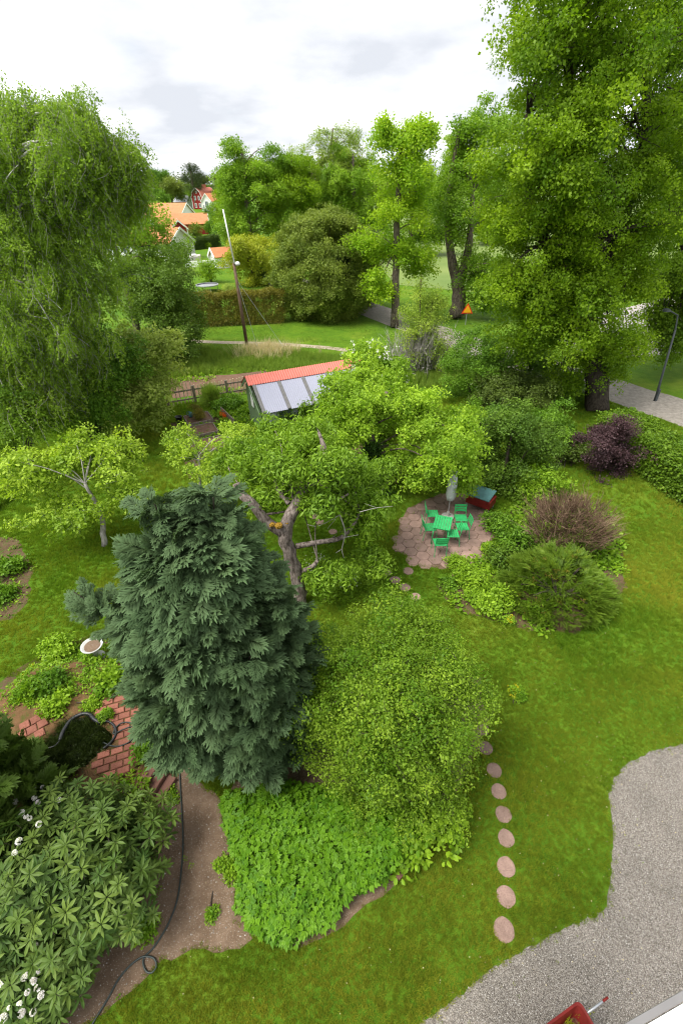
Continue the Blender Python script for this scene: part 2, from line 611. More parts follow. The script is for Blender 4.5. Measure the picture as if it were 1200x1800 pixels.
def inside(P, poly):
    x, y = P[:, 0], P[:, 1]
    poly = np.array([(p[0], p[1]) for p in poly])
    r = np.zeros(len(P), bool)
    j = len(poly) - 1
    for i in range(len(poly)):
        xi, yi = poly[i]
        xj, yj = poly[j]
        c = ((yi > y) != (yj > y)) & (x < (xj - xi) * (y - yi) / (yj - yi + 1e-12) + xi)
        r ^= c
        j = i
    return r


def vnoise(P, freq, seed):
    "smooth value noise in the plane, 0..1"
    rng = np.random.default_rng(seed)
    T = rng.random((64, 64))
    q = P[:, :2] * freq + 1000
    i = np.floor(q).astype(int)
    f = q - i
    f = f * f * (3 - 2 * f)
    g = lambda a, b: T[(i[:, 0] + a) % 64, (i[:, 1] + b) % 64]
    return (g(0, 0) * (1 - f[:, 0]) + g(1, 0) * f[:, 0]) * (1 - f[:, 1]) + (g(0, 1) * (1 - f[:, 0]) + g(1, 1) * f[:, 0]) * f[:, 1]


# ------------------------------------------------------------------ scattering (one object: its own pieces, spread over its own points)
_NG = {}


def scatter_group(K):
    if K in _NG:
        return _NG[K]
    ng = bpy.data.node_groups.new("scatter_%d" % K, 'GeometryNodeTree')
    ng.interface.new_socket("Geometry", in_out='INPUT', socket_type='NodeSocketGeometry')
    ng.interface.new_socket("Geometry", in_out='OUTPUT', socket_type='NodeSocketGeometry')
    N = ng.nodes.new
    gi, go = N('NodeGroupInput'), N('NodeGroupOutput')

    def attr(nm, ty):
        a = N('GeometryNodeInputNamedAttribute')
        a.data_type = ty
        a.inputs['Name'].default_value = nm
        return [o for o in a.outputs if o.enabled and o.name == 'Attribute'][0]

    src = attr('src', 'INT')
    ln = ng.links.new

    def part(k):
        cp = N('FunctionNodeCompare')
        cp.data_type = 'INT'
        cp.operation = 'EQUAL'
        ints = [i for i in cp.inputs if i.type == 'INT']
        ln(src, ints[0])
        ints[1].default_value = k
        sp = N('GeometryNodeSeparateGeometry')
        sp.domain = 'POINT'
        ln(gi.outputs[0], sp.inputs['Geometry'])
        ln(cp.outputs[0], sp.inputs['Selection'])
        return sp.outputs[0]

    pts = part(0)
    j = N('GeometryNodeJoinGeometry')
    for k in range(1, K + 1):
        ti = N('GeometryNodeGeometryToInstance')
        ln(part(k), ti.inputs[0])
        ln(ti.outputs[0], j.inputs[0])
    ip = N('GeometryNodeInstanceOnPoints')
    ln(pts, ip.inputs['Points'])
    ln(j.outputs[0], ip.inputs['Instance'])
    ip.inputs['Pick Instance'].default_value = True
    ln(attr('pick', 'INT'), ip.inputs['Instance Index'])
    er = N('FunctionNodeEulerToRotation')
    ln(attr('rot', 'FLOAT_VECTOR'), er.inputs[0])
    ln(er.outputs[0], ip.inputs['Rotation'])
    ln(attr('scl', 'FLOAT'), ip.inputs['Scale'])
    ln(ip.outputs[0], go.inputs[0])
    _NG[K] = ng
    return ng


def euler_from(Rm):
    sy = -Rm[:, 2, 0]
    y = np.arcsin(np.clip(sy, -1, 1))
    x = np.arctan2(Rm[:, 2, 1], Rm[:, 2, 2])
    z = np.arctan2(Rm[:, 1, 0], Rm[:, 0, 0])
    return np.stack([x, y, z], 1)


def unit(v):
    return v / (np.linalg.norm(v, axis=-1, keepdims=True) + 1e-9)


def frames(X, Nn):
    "rotation matrices: local x along X, local z close to Nn"
    X = unit(X)
    Z = unit(Nn - (Nn * X).sum(1, keepdims=True) * X)
    Y = np.cross(Z, X)
    return np.stack([X, Y, Z], 2)


def spin_frames(Nn, rng):
    k = len(Nn)
    X = rng.normal(size=(k, 3))
    Z = unit(Nn)
    X = unit(X - (X * Z).sum(1, keepdims=True) * Z)
    return np.stack([X, np.cross(Z, X), Z], 2)


class Scatter:
    "variants: list of (verts, faces, material index per face, tip per vertex or None)"

    def __init__(s, variants):
        s.var = variants
        s.P, s.E, s.S, s.T = [], [], [], []

    def put(s, P, Rm, S, T):
        if len(P):
            s.P.append(np.asarray(P)); s.E.append(euler_from(Rm)); s.S.append(np.asarray(S)); s.T.append(np.asarray(T))

    def build(s, name, mats, parent=None, seed=0, kind='stuff'):
        rng = np.random.default_rng(seed)
        P = np.concatenate(s.P)
        n = len(P)
        off = np.array(parent.location) if parent is not None else np.zeros(3)
        P = P - off
        V_, src, tip, F_, mi = [], [], [], [], []
        b = 0
        for k, (v, f, m, tp) in enumerate(s.var):
            V_.append(np.asarray(v, float)); src.append(np.full(len(v), k + 1))
            tip.append(np.zeros(len(v)) if tp is None else np.asarray(tp))
            F_ += [tuple(b + i for i in q) for q in f]
            mi += list(m)
            b += len(v)
        nv = b
        # the pieces themselves stay tiny at the first point until they are spread
        A = np.concatenate(V_ + [P])
        me = bpy.data.meshes.new(name)
        me.from_pydata([], [], [])
        me.vertices.add(len(A))
        me.vertices.foreach_set('co', A.astype(np.float32).ravel())
        lens = np.array([len(q) for q in F_])
        me.loops.add(int(lens.sum()))
        me.loops.foreach_set('vertex_index', np.concatenate([np.array(q) for q in F_]).astype(np.int32))
        me.polygons.add(len(F_))
        me.polygons.foreach_set('loop_start', np.concatenate([[0], np.cumsum(lens)[:-1]]).astype(np.int32))
        me.polygons.foreach_set('material_index', np.array(mi, np.int32))
        me.update(calc_edges=True)

        def at(nm, ty, arr, fld='value'):
            a = me.attributes.new(nm, ty, 'POINT')
            a.data.foreach_set(fld, np.ascontiguousarray(arr).ravel())
        z = np.zeros(nv)
        at('src', 'INT', np.concatenate(src + [np.zeros(n, int)]).astype(np.int32))
        at('pick', 'INT', np.concatenate([z, rng.integers(0, len(s.var), n)]).astype(np.int32))
        at('rot', 'FLOAT_VECTOR', np.concatenate([np.zeros((nv, 3)), np.concatenate(s.E)]).astype(np.float32), 'vector')
        at('scl', 'FLOAT', np.concatenate([z + 1, np.concatenate(s.S)]).astype(np.float32))
        at('tint', 'FLOAT', np.concatenate([z + .5, np.clip(np.concatenate(s.T), 0, 1)]).astype(np.float32))
        at('tip', 'FLOAT', np.concatenate(tip + [np.zeros(n)]).astype(np.float32))
        o = link_mesh(name, me, parent, mats if isinstance(mats, (list, tuple)) else [mats])
        md = o.modifiers.new('spread', 'NODES')
        md.node_group = scatter_group(len(s.var))
        if kind:
            o['kind'] = kind
        return o


# ------------------------------------------------------------------ leaf pieces
def leaf_diamond(L_, W_, fold=.12, droop=.1):
    v = np.array([(0, 0, 0), (L_ * .45, W_ / 2, fold * W_), (L_, 0, -droop * L_), (L_ * .45, -W_ / 2, fold * W_)])
    return v, [(0, 3, 2), (0, 2, 1)]


def leaf_ovate(L_, W_, fold=.15, droop=.18):
    v = np.array([(0, 0, 0), (.30 * L_, W_ * .42, fold * W_), (.30 * L_, 0, 0), (.30 * L_, -W_ * .42, fold * W_),
                  (.68 * L_, W_ * .44, fold * W_ - droop * L_ * .4), (.68 * L_, 0, -droop * L_ * .4), (.68 * L_, -W_ * .44, fold * W_ - droop * L_ * .4),
                  (L_, 0, -droop * L_)])
    return v, [(0, 2, 1), (0, 3, 2), (1, 2, 5, 4), (2, 3, 6, 5), (4, 5, 7), (5, 6, 7)]


def cluster(n, L_, W_, rng, flat=.6, upness=.7, ovate=False, hang=0.0, twigs=2):
    "a tuft of leaves about one unit in radius on a few twigs (twigs take material 1)"
    lv, lf = (leaf_ovate if ovate else leaf_diamond)(L_, W_)
    p = unit(rng.normal(size=(n, 3))) * (rng.random((n, 1)) ** .45) * np.array([1, 1, flat])
    X = unit(p * np.array([1, 1, .3]) + rng.normal(size=(n, 3)) * .5 + np.array([0, 0, -hang]))
    Nn = unit(np.array([0, 0, 1.]) * upness + rng.normal(size=(n, 3)) * .42 + p * .35)
    Rm = frames(X, Nn)
    sc = rng.uniform(.7, 1.25, (n, 1, 1))
    vv = np.einsum('nij,kj->nki', Rm, lv) * sc + p[:, None]
    k = len(lv)
    F_ = [tuple(i * k + a for a in f) for i in range(n) for f in lf]
    v = vv.reshape(-1, 3)
    mi = [0] * len(F_)
    for t_ in range(twigs):
        q = p[rng.integers(n)] * .9
        w = .022
        b = len(v)
        v = np.vstack([v, [(0, 0, -flat * .5), (w, w, -flat * .5), q, q + (w * .4, w * .4, 0)]])
        F_.append((b, b + 1, b + 3, b + 2))
        mi.append(1)
    return v, F_, mi, None


def strand(n, Ls, leaf, rng):
    "a hanging birch twig, unit length, with small leaves"
    lv, lf = leaf_diamond(leaf, leaf * .7)
    z = -rng.random(n)
    sway = .12 * np.sin(z * 4 + rng.random() * 6)
    p = np.stack([sway + rng.normal(size=n) * .05, rng.normal(size=n) * .05, z], 1)
    X = unit(rng.normal(size=(n, 3)) + np.array([0, 0, -.9]))
    Nn = unit(rng.normal(size=(n, 3)) + np.array([0, 0, .5]))
    Rm = frames(X, Nn)
    vv = (np.einsum('nij,kj->nki', Rm, lv) * rng.uniform(.7, 1.2, (n, 1, 1)) + p[:, None]).reshape(-1, 3)
    k = len(lv)
    F_ = [tuple(i * k + a for a in f) for i in range(n) for f in lf]
    mi = [0] * len(F_)
    zs = np.linspace(0, -1, 5)
    b = len(vv)
    line = []
    for zz in zs:
        line += [(.12 * math.sin(zz * 4), 0, zz), (.12 * math.sin(zz * 4) + .008, .004, zz)]
    vv = np.vstack([vv, line])
    for i in range(4):
        F_.append((b + 2 * i, b + 2 * i + 1, b + 2 * i + 3, b + 2 * i + 2)); mi.append(1)
    return vv, F_, mi, None


def frond(rng, npair=13, droop=.35, sub=5):
    "a flat feathery conifer spray, unit length along x"
    v, F_, tip = [], [], []

    def strip(a, b, w, nz, t0, t1):
        a, b = np.array(a), np.array(b)
        d = b - a
        s_ = np.cross(nz, d)
        s_ = s_ / (np.linalg.norm(s_) + 1e-9) * w
        k = len(v)
        v.extend([a - s_, a + s_, b])
        tip.extend([t0, t0, t1])
        F_.append((k, k + 1, k + 2))
    ax = lambda t_: np.array([t_, .05 * math.sin(t_ * 3), .18 * t_ - droop * t_ * t_])
    nz = np.array([0, 0, 1.])
    for i in range(6):
        strip(ax(i / 6), ax((i + 1.6) / 6), .012, nz, 0, .2)
    for i in range(npair):
        t_ = .08 + .9 * i / npair
        Lb = (.46 * math.sin(math.pi * min(1, t_ * .75 + .22)) + .06) * rng.uniform(.75, 1.15)
        for sd_ in (-1, 1):
            ang = rad(rng.uniform(38, 55)) * sd_
            d = np.array([math.cos(ang), math.sin(ang), rng.uniform(-.3, .1)])
            a = ax(t_)
            b = a + d * Lb + np.array([0, 0, -.18 * Lb])
            strip(a, b, .016, nz, .05, .8)
            for q in range(sub):
                u = .2 + .75 * q / sub
                pa = a + (b - a) * u
                for s2 in (-1, 1):
                    a2 = ang + s2 * rad(rng.uniform(30, 48))
                    l2 = Lb * (.42 * (1 - u * .55)) * rng.uniform(.7, 1.2)
                    pb = pa + np.array([math.cos(a2) * l2, math.sin(a2) * l2, rng.uniform(-.25, .12) * l2])
                    strip(pa, pb, .020, nz, .1 + .3 * u, .55 + .45 * u)
    return np.array(v), F_, [0] * len(F_), np.clip(tip, 0, 1)


def compose(pieces, places):
    "several pieces set into one: places = (piece index, matrix 3x3, origin, scale)"
    V_, F_, m_, t_ = [], [], [], []
    for i, Rm, o, s_ in places:
        v, f, m, tp = pieces[i]
        b = sum(len(q) for q in V_)
        V_.append((np.asarray(v) * s_) @ np.asarray(Rm).T + o)
        F_ += [tuple(b + k for k in q) for q in f]
        m_ += list(m)
        t_.append(np.asarray(tp))
    return np.concatenate(V_), F_, m_, np.concatenate(t_)


def fern(rng, npair=7, droop=.4):
    "a flat spray of fat tapering branchlets, unit length along x; pale at the growing ends"
    v, F_, tip = [], [], []

    def lens(a, b, w, t0, t1):
        a, b = np.array(a), np.array(b)
        d = b - a
        s_ = np.cross((0, 0, 1.), d)
        s_ = s_ / (np.linalg.norm(s_) + 1e-9) * w
        m_ = a + d * .42 + np.array([0, 0, .10 * np.linalg.norm(d)])
        k = len(v)
        v.extend([a, m_ - s_ - (0, 0, .03), m_, m_ + s_ - (0, 0, .03), b])
        tip.extend([t0, .6 * t1, .5 * t1, .6 * t1, t1])
        F_.extend([(k, k + 1, k + 2), (k, k + 2, k + 3), (k + 1, k + 4, k + 2), (k + 2, k + 4, k + 3)])
    ax = lambda t_: np.array([t_, .05 * math.sin(t_ * 3), .16 * t_ - droop * t_ * t_])
    for i in range(npair):
        t_ = .10 + .78 * i / npair
        Lb = (.44 * math.sin(math.pi * min(1, t_ * .72 + .26)) + .06) * rng.uniform(.75, 1.2)
        for sd_ in (-1, 1):
            ang = rad(rng.uniform(30, 50)) * sd_
            a = ax(t_ + rng.uniform(-.03, .03))
            b = a + np.array([math.cos(ang), math.sin(ang), rng.uniform(-.5, -.05)]) * Lb
            lens(a, b, .055 * rng.uniform(.8, 1.2), 0, rng.uniform(.6, 1))
            u = rng.uniform(.35, .6)
            a2 = ang + rad(34) * (1 if rng.random() < .5 else -1)
            p = a + (b - a) * u
            lens(p, p + np.array([math.cos(a2), math.sin(a2), -.25]) * Lb * .5, .042, .3, rng.uniform(.6, 1))
    lens(ax(.75), ax(1.08), .05, .3, 1)
    return np.array(v), F_, [0] * len(F_), np.clip(tip, 0, 1)


def plume(rng, droop=.5, n=9):
    "a conifer bough: feathery sprays fanned along a drooping axis, unit length along x"
    fr = [fern(rng) for _ in range(3)]
    pl = []
    for i in range(n):
        t_ = .15 + .85 * i / (n - 1)
        a = (1 if i % 2 else -1) * rng.uniform(.25, .85) * (1.1 - t_ * .8)
        o = np.array([t_ * .62, .04 * math.sin(5 * t_), .16 * t_ - droop * .5 * t_ * t_ + rng.uniform(-.05, .05)])
        d = np.array([[math.cos(a), math.sin(a), .10 - .5 * t_ * droop + rng.normal() * .15]])
        nn = np.array([[rng.normal() * .25, rng.normal() * .25, 1.]])
        pl.append((rng.integers(3), frames(d, nn)[0], o, rng.uniform(.40, .62)))
    return compose(fr, pl)


def yewspray(rng):
    "upright yew shoots with short needles on both sides"
    v, F_, tip = [], [], []
    for q in range(5):
        a = rng.uniform(-.7, .7)
        o = np.array([rng.uniform(0, .35), rng.normal() * .12, 0])
        d = unit(np.array([math.cos(a), math.sin(a), rng.uniform(.1, .7)]))
        l_ = rng.uniform(.45, .75)
        s_ = unit(np.cross(np.array([0, 0, 1.]), d))
        for i in range(13):
            t_ = i / 13
            p = o + d * l_ * t_ - np.array([0, 0, .12 * t_ * t_])
            for sd_ in (-1, 1):
                e_ = p + (s_ * sd_ * .8 + d * .6) * .13 * (1.05 - .6 * t_) + np.array([0, 0, rng.normal() * .015])
                k = len(v)
                v += [p - d * .016, p + d * .016, e_]
                tip += [t_, t_, t_]
                F_.append((k, k + 1, k + 2))
    return np.array(v), F_, [0] * len(F_), np.array(tip) ** 2


def tuft(n, rng, h=1.0, spread=.45, w=.05, lean=.55):
    v, F_ = [], []
    for i in range(n):
        a = rng.random() * 6.283
        b = rng.random() * 6.283
        r_ = spread * math.sqrt(rng.random())
        p = np.array([math.cos(a) * r_, math.sin(a) * r_, 0])
        l_ = h * rng.uniform(.55, 1.1)
        t_ = p + np.array([math.cos(b) * lean * l_ * rng.random(), math.sin(b) * lean * l_ * rng.random(), l_])
        s_ = np.array([-math.sin(b), math.cos(b), 0]) * w
        k = len(v)
        v += [p - s_, p + s_, t_]
        F_.append((k, k + 1, k + 2))
    return np.array(v), F_, [0] * len(F_), None


def twigs_piece(n, rng, lean=.6):
    v, F_ = [], []
    for i in range(n):
        a = rng.random() * 6.283
        d = np.array([math.cos(a) * lean * rng.random(), math.sin(a) * lean * rng.random(), 1.])
        d /= np.linalg.norm(d)
        b0 = np.array([rng.normal() * .12, rng.normal() * .12, 0])
        s_ = np.array([-math.sin(a), math.cos(a), 0]) * .014
        e_ = b0 + d * rng.uniform(.6, 1.1)
        k = len(v)
        v += [b0 - s_, b0 + s_, e_]
        F_.append((k, k + 1, k + 2))
        for q in range(3):
            u = rng.uniform(.3, .85)
            p = b0 + (e_ - b0) * u
            e2 = p + unit(d + rng.normal(size=3) * .5) * rng.uniform(.15, .3)
            k = len(v)
            v += [p - s_ * .6, p + s_ * .6, e2]
            F_.append((k, k + 1, k + 2))
    return np.array(v), F_, [0] * len(F_), None


_VC = {}


def leafset(kind):
    if kind in _VC:
        return _VC[kind]
    rng = np.random.default_rng(sum(map(ord, kind)))
    mk = {
        'broad': lambda: cluster(30, .30, .24, rng),
        'dense': lambda: cluster(44, .26, .20, rng),
        'small': lambda: cluster(40, .24, .14, rng),
        'fruit': lambda: cluster(26, .40, .24, rng, flat=.7, ovate=True),
        'hang': lambda: cluster(24, .55, .20, rng, flat=.7, upness=.45, ovate=True, hang=.8),
        'airy': lambda: cluster(20, .26, .2, rng, flat=.8, twigs=4),
        'needle': lambda: cluster(60, .42, .045, rng, flat=.6, upness=.3, twigs=1),
        'birch': lambda: strand(46, 1, .085, rng),
        'frond': lambda: frond(rng),
        'plume': lambda: plume(rng),
        'yew': lambda: yewspray(rng),
        'tuft': lambda: tuft(16, rng),
        'meadow': lambda: tuft(16, rng, 1.0, .25, .018, .45),
        'twig': lambda: twigs_piece(9, rng),
        'ivy': lambda: cluster(30, .34, .30, rng, flat=.9, upness=.2),
        'petal': lambda: cluster(16, .5, .4, rng, flat=.7, twigs=0),
        'weed': lambda: cluster(18, .5, .34, rng, flat=.4, upness=1.0, ovate=True, twigs=1),
    }[kind]
    _VC[kind] = [mk() for _ in range(4)]
    return _VC[kind]


def crown(sc, ells, a, rc, rng, dens=1.6, fill=2.2, hollow=.55, up=.6, zmin=.05, clip=None, bough=1.9, out=1.0):
    "leaf tufts in clumps, clumps on boughs, boughs through the ellipsoids; returns the clump centres"
    cents = []
    for c, r_ in ells:
        c, r_ = np.array(c, float), np.array(r_, float)
        pm = 1.6
        area = 4 * math.pi * ((((r_[0] * r_[1]) ** pm + (r_[0] * r_[2]) ** pm + (r_[1] * r_[2]) ** pm) / 3) ** (1 / pm))
        rb = min(rc * bough, .62 * float(np.sort(r_)[1]))
        per = 5
        nb = max(4, int(dens * area / (math.pi * rc * rc) / per * 1.15))
        d = unit(rng.normal(size=(nb, 3)))
        u = hollow + (1.0 - hollow) * rng.random((nb, 1)) ** .6
        u = u + (rng.random((nb, 1)) < .22) * rng.uniform(.04, .26, (nb, 1)) * out
        bc = c + d * np.maximum(r_ - rb * .5, r_ * .35) * u
        q0 = unit(rng.normal(size=(nb, per, 3))) * rng.random((nb, per, 1)) ** .5
        cc = (bc[:, None] + q0 * rb * np.array([1, 1, .55])).reshape(-1, 3)
        d = np.repeat(d, per, 0)
        bt = np.repeat(rng.normal(.5, .17, (nb, 1)), per, 0)
        nc = len(cc)
        n = max(3, int(fill * (rc / a) ** 2))
        q = unit(rng.normal(size=(nc, n, 3)) + np.array([0, 0, .35]))
        rr = rng.random((nc, n, 1)) ** .4
        size = rng.uniform(.6, 1.25, (nc, 1, 1))
        P = cc[:, None] + q * rr * size * np.array([rc, rc, rc * .5])
        P[..., 2] -= .25 * ((q[..., :2] * rr) ** 2).sum(-1) * rc
        Nn = unit(q * .5 + d[:, None] * .5 + np.array([0, 0, up]) + rng.normal(size=q.shape) * .25)
        T = np.clip(bt * 1.25 - .12 + rng.normal(0, .16, (nc, 1)) + rng.normal(0, .16, (nc, n)), 0, 1)
        S = a * rng.uniform(.6, 1.35, (nc, n))
        P, Nn, T, S = P.reshape(-1, 3), Nn.reshape(-1, 3), T.ravel(), S.ravel()
        k = P[:, 2] > zmin
        if clip is not None:
            k &= clip(P)
        sc.put(P[k], spin_frames(Nn[k], rng), S[k], T[k])
        cents.append(bc[bc[:, 2] > zmin])
    return np.concatenate(cents)


def limbs(mb, path, rads, cents, rng, frac=.5, thin=.35, m=0, sag=.12, n=5, tip=.012):
    "boughs from a trunk path out to clump centres"
    path = np.asarray(path, float)
    rads = np.asarray(rads, float)
    k = len(path)
    pick = rng.random(len(cents)) < frac
    for c in cents[pick]:
        dd = np.linalg.norm(path[:, :2] - c[:2], axis=1)
        ok = path[:, 2] < c[2] - .25 * dd
        ok[:max(1, k // 4)] = False
        i = np.where(ok)[0]
        i = i[-1] if len(i) else max(1, k // 3)
        s_ = path[i]
        mid = s_ * .5 + c * .5 + np.array([0, 0, sag * np.linalg.norm(c - s_)]) + rng.normal(size=3) * .06 * np.linalg.norm(c - s_)
        pts = spline([s_, mid, c], 4)
        r0 = max(tip * 1.5, min(rads[i] * .45, thin * rads[0] * .6, .012 + .018 * np.linalg.norm(c - s_)))
        mb.tube(pts, np.linspace(r0, tip, len(pts)), n, m, cap=False)


def tree(name, label, cat, base, path, rads, ells, leaf, mat, a, rc, seed, bark='bark', group=None, frac=.5, extra=None, **kw):
    rng = np.random.default_rng(seed)
    e_ = thing(name, label, cat, base, group)
    sc = Scatter(leafset(leaf))
    mb = MB()
    cents = crown(sc, ells, a, rc, rng, **kw)
    if path is not None:
        sp = spline(path, 5)
        rr = np.interp(np.linspace(0, 1, len(sp)), np.linspace(0, 1, len(rads)), rads)
        jit = rng.normal(size=sp.shape) * rr[:, None] * .12
        mb.tube(sp + jit, rr, 9, 0)
        limbs(mb, sp, rr, cents, rng, frac)
        if extra:
            for p_, r_ in extra:
                s2 = spline(p_, 5)
                r2 = np.interp(np.linspace(0, 1, len(s2)), np.linspace(0, 1, len(r_)), r_)
                mb.tube(s2, r2, 7, 0)
                limbs(mb, s2, r2, cents, rng, frac * .5)
        mb.build('trunk', M[bark], e_, smooth=True)
    sc.build('crown', [M[mat], M[bark]], e_, seed)
    return e_


def shrub(name, label, cat, base, ells, leaf, mat, a, rc, seed, bark='barkdark', group=None, stems=8, **kw):
    rng = np.random.default_rng(seed)
    e_ = thing(name, label, cat, base, group)
    sc = Scatter(leafset(leaf))
    cents = crown(sc, ells, a, rc, rng, **kw)
    mb = MB()
    b = np.array(base, float)
    for i in range(stems):
        c = cents[rng.integers(len(cents))]
        s_ = b + np.array([rng.normal() * .12, rng.normal() * .12, 0])
        mid = s_ * .45 + c * .55 + np.array([0, 0, .15 * c[2]])
        h_ = max(.2, np.linalg.norm(c - b))
        pts = spline([s_, mid, c], 4)
        mb.tube(pts, np.linspace(.012 + .012 * h_, .006, len(pts)), 5, 0, cap=False)
    mb.build('stem', M[bark], e_)
    sc.build('foliage', [M[mat], M[bark]], e_, seed)
    return e_
# ================================================================== THE GROUND
PXY = lambda L_, z=0.0: [tuple(G(x, y, z)[:2]) for x, y in L_]
sheet('ground', [(-1500, -60), (1500, -60), (1500, 2500), (-1500, 2500)], 0.0, M['ground'])

# gravel yard
GRAV = PXY([(1330, 1290), (1200, 1308), (1150, 1318), (1105, 1340), (1078, 1366), (1069, 1395), (1074, 1450), (1077, 1490), (1070, 1550), (1066, 1590),
            (1045, 1612), (1000, 1628), (960, 1648), (905, 1678), (850, 1712), (822, 1738), (740, 1798)])
GRAV = wob(GRAV[1:], .10, .022, 3, closed=False) + [GRAV[-1], (.6, .6), (.6, -3), (14, -3), (14, 6.2)]
GRAV = [(p[0], p[1]) for p in GRAV]
sheet('gravel_yard', GRAV, .006, M['gravel'])

# bare soil path in front of the rhododendron and the bed edge beside the shrub
SOIL = PXY([(318, 1310), (345, 1370), (385, 1400), (405, 1500), (415, 1600), (445, 1650), (420, 1668), (340, 1672), (290, 1690), (235, 1740), (165, 1800),
            (90, 1830), (40, 1800), (60, 1700), (160, 1640), (230, 1560), (240, 1450), (285, 1390)])
SOIL = wob(SOIL, .15, .04, 5)
sheet('soil_path', SOIL, .006, M['soil'])
BEDF = PXY([(400, 1400), (420, 1640), (520, 1668), (600, 1630), (690, 1560), (735, 1505), (780, 1440), (812, 1370), (860, 1270), (840, 1190), (500, 1240)])
sheet('shrub_bed', wob(BEDF, .25, .05, 6), .004, M['soil'])
# planted bed round the yew, roses and dry spiraea
BEDY = PXY([(800, 1000), (770, 1030), (800, 1070), (850, 1088), (930, 1108), (1010, 1112), (1070, 1080), (1098, 1030), (1090, 960), (1060, 900), (960, 880), (880, 900), (870, 960)])
sheet('yew_bed', wob(BEDY, .3, .08, 7), .004, M['soilgreen'])
# kitchen garden behind the old trees, tilled ground beyond the picket fence
KIT = PXY([(300, 745), (420, 715), (600, 745), (720, 800), (700, 850), (560, 850), (330, 840)])
sheet('kitchen_garden_soil', wob(KIT, .5, .12, 8), .004, M['soilgreen'])
TIL = PXY([(285, 665), (300, 700), (470, 685), (470, 650), (440, 655), (380, 660)])
sheet('tilled_plot', wob(TIL, .5, .10, 9), .006, M['tilled'])
BEDL = PXY([(-40, 940), (30, 945), (58, 1000), (50, 1060), (20, 1090), (-60, 1100)])
sheet('side_bed', wob(BEDL, .3, .08, 10), .004, M['soilgreen'])

# road, dirt track, asphalt, field
def strip(name, pts, w, z, mat, seed=0):
    p = spline([(x, y, 0) for x, y in pts], 6)
    t_ = np.gradient(p, axis=0)
    t_ = unit(t_)
    nrm = np.stack([-t_[:, 1], t_[:, 0], t_[:, 2] * 0], 1)
    rr = np.random.default_rng(seed)
    ww = w / 2 + rr.normal(0, w * .02, (len(p), 1))
    l_, r_ = p + nrm * ww, p - nrm * ww
    mb = MB()
    k = len(p)
    mb.add([(*q[:2], z) for q in l_] + [(*q[:2], z) for q in r_], [(k + i, k + i + 1, i + 1, i) for i in range(k - 1)])
    return struct(mb.build(name, mat))


ROADC = [(-6, 66), (-1.5, 58.5), (1.8, 52), (5.2, 45), (9.3, 38), (13.6, 31), (16.6, 26.4), (19.2, 22), (22, 15), (23, 5)]
strip('road', ROADC, 3.7, .014, M['road'], 1)
strip('dirt_track', [(-22, 41), (-14.5, 39.6), (-10.5, 38.6), (-5.5, 37.8), (-2, 36.8), (.4, 35.8), (4, 33.5)], .75, .008, M['dirt'], 2)
ASP = [(20.2, 32.8), (27, 34.2), (42, 36), (60, 40), (60, 62), (34, 52), (22, 44), (17.2, 38), (17.6, 34.2)]
sheet('asphalt_yard', wob(ASP, 1.5, .12, 12), .010, M['asphalt'])
sheet('field', [(7, 62), (16, 56), (36, 60), (80, 66), (260, 200), (260, 330), (10, 330), (4, 120)], .02, M['field'])
strip('far_road', [(14, 330), (50, 336), (110, 345), (200, 340)], 7, .06, M['asphalt'], 3)


# ------------------------------------------------------------------ the raised terrace mound by the pond (a height field)
TZ = .38
TERR = PXY([(20, 1215), (60, 1180), (140, 1165), (215, 1180), (300, 1240), (300, 1300), (262, 1345), (220, 1400), (130, 1420), (40, 1400), (-60, 1380), (-60, 1260)], TZ)
PONDC = G(140, 1312, TZ)[:2]
POND = PXY([(66, 1340), (72, 1305), (100, 1275), (128, 1256), (152, 1252), (166, 1263), (178, 1272), (196, 1274), (204, 1288), (196, 1305), (170, 1326), (150, 1345), (95, 1362)], TZ)


def poly_dist(P, poly):
    poly = np.array(poly)
    d = np.full(len(P), 1e9)
    for i in range(len(poly)):
        a, b = poly[i], poly[(i + 1) % len(poly)]
        t_ = np.clip(((P - a) @ (b - a)) / ((b - a) @ (b - a) + 1e-9), 0, 1)
        d = np.minimum(d, np.linalg.norm(P - (a + t_[:, None] * (b - a)), axis=1))
    return d


def mound_h(P):
    sd_ = poly_dist(P, TERR) * np.where(inside(P, TERR), 1, -1)
    h = TZ * np.clip((sd_ + .55) / .55, 0, 1)
    h = h * h * (3 * TZ - 2 * h) / (TZ * TZ) if False else h
    ps = poly_dist(P, POND) * np.where(inside(P, POND), 1, -1)
    return h - .005 - .30 * np.clip((ps + .0) / .10, 0, 1)


xs = np.arange(-9.2, -2.9, .07)
ys = np.arange(3.6, 8.9, .07)
gx, gy_ = np.meshgrid(xs, ys)
P2 = np.stack([gx.ravel(), gy_.ravel()], 1)
hz = mound_h(P2) + (vnoise(P2, 3, 4) - .5) * .05 * (mound_h(P2) > .0)
hz = np.where(poly_dist(P2, TERR) * np.where(inside(P2, TERR), 1, -1) < -.55, -.03, hz)
mb = MB()
nx = len(xs)
mb.add([(x, y, z) for (x, y), z in zip(P2, hz)], [(j * nx + i, j * nx + i + 1, (j + 1) * nx + i + 1, (j + 1) * nx + i) for j in range(len(ys) - 1) for i in range(nx - 1)])
struct(mb.build('terrace_mound', M['soilrust'], smooth=True))
BEDT = PXY([(30, 1195), (90, 1140), (150, 1125), (200, 1120), (260, 1180), (240, 1230), (190, 1225), (140, 1240), (90, 1250), (45, 1250), (0, 1230)], .12)
sheet('flower_bed', wob(PXY([(-20, 1215), (40, 1170), (110, 1130), (180, 1110), (240, 1150), (200, 1190), (60, 1215)]), .25, .06, 20), .005, M['soilgreen'])
sheet('pond_water', wob(POND, .1, .0, 1), TZ - .13, M['water'])

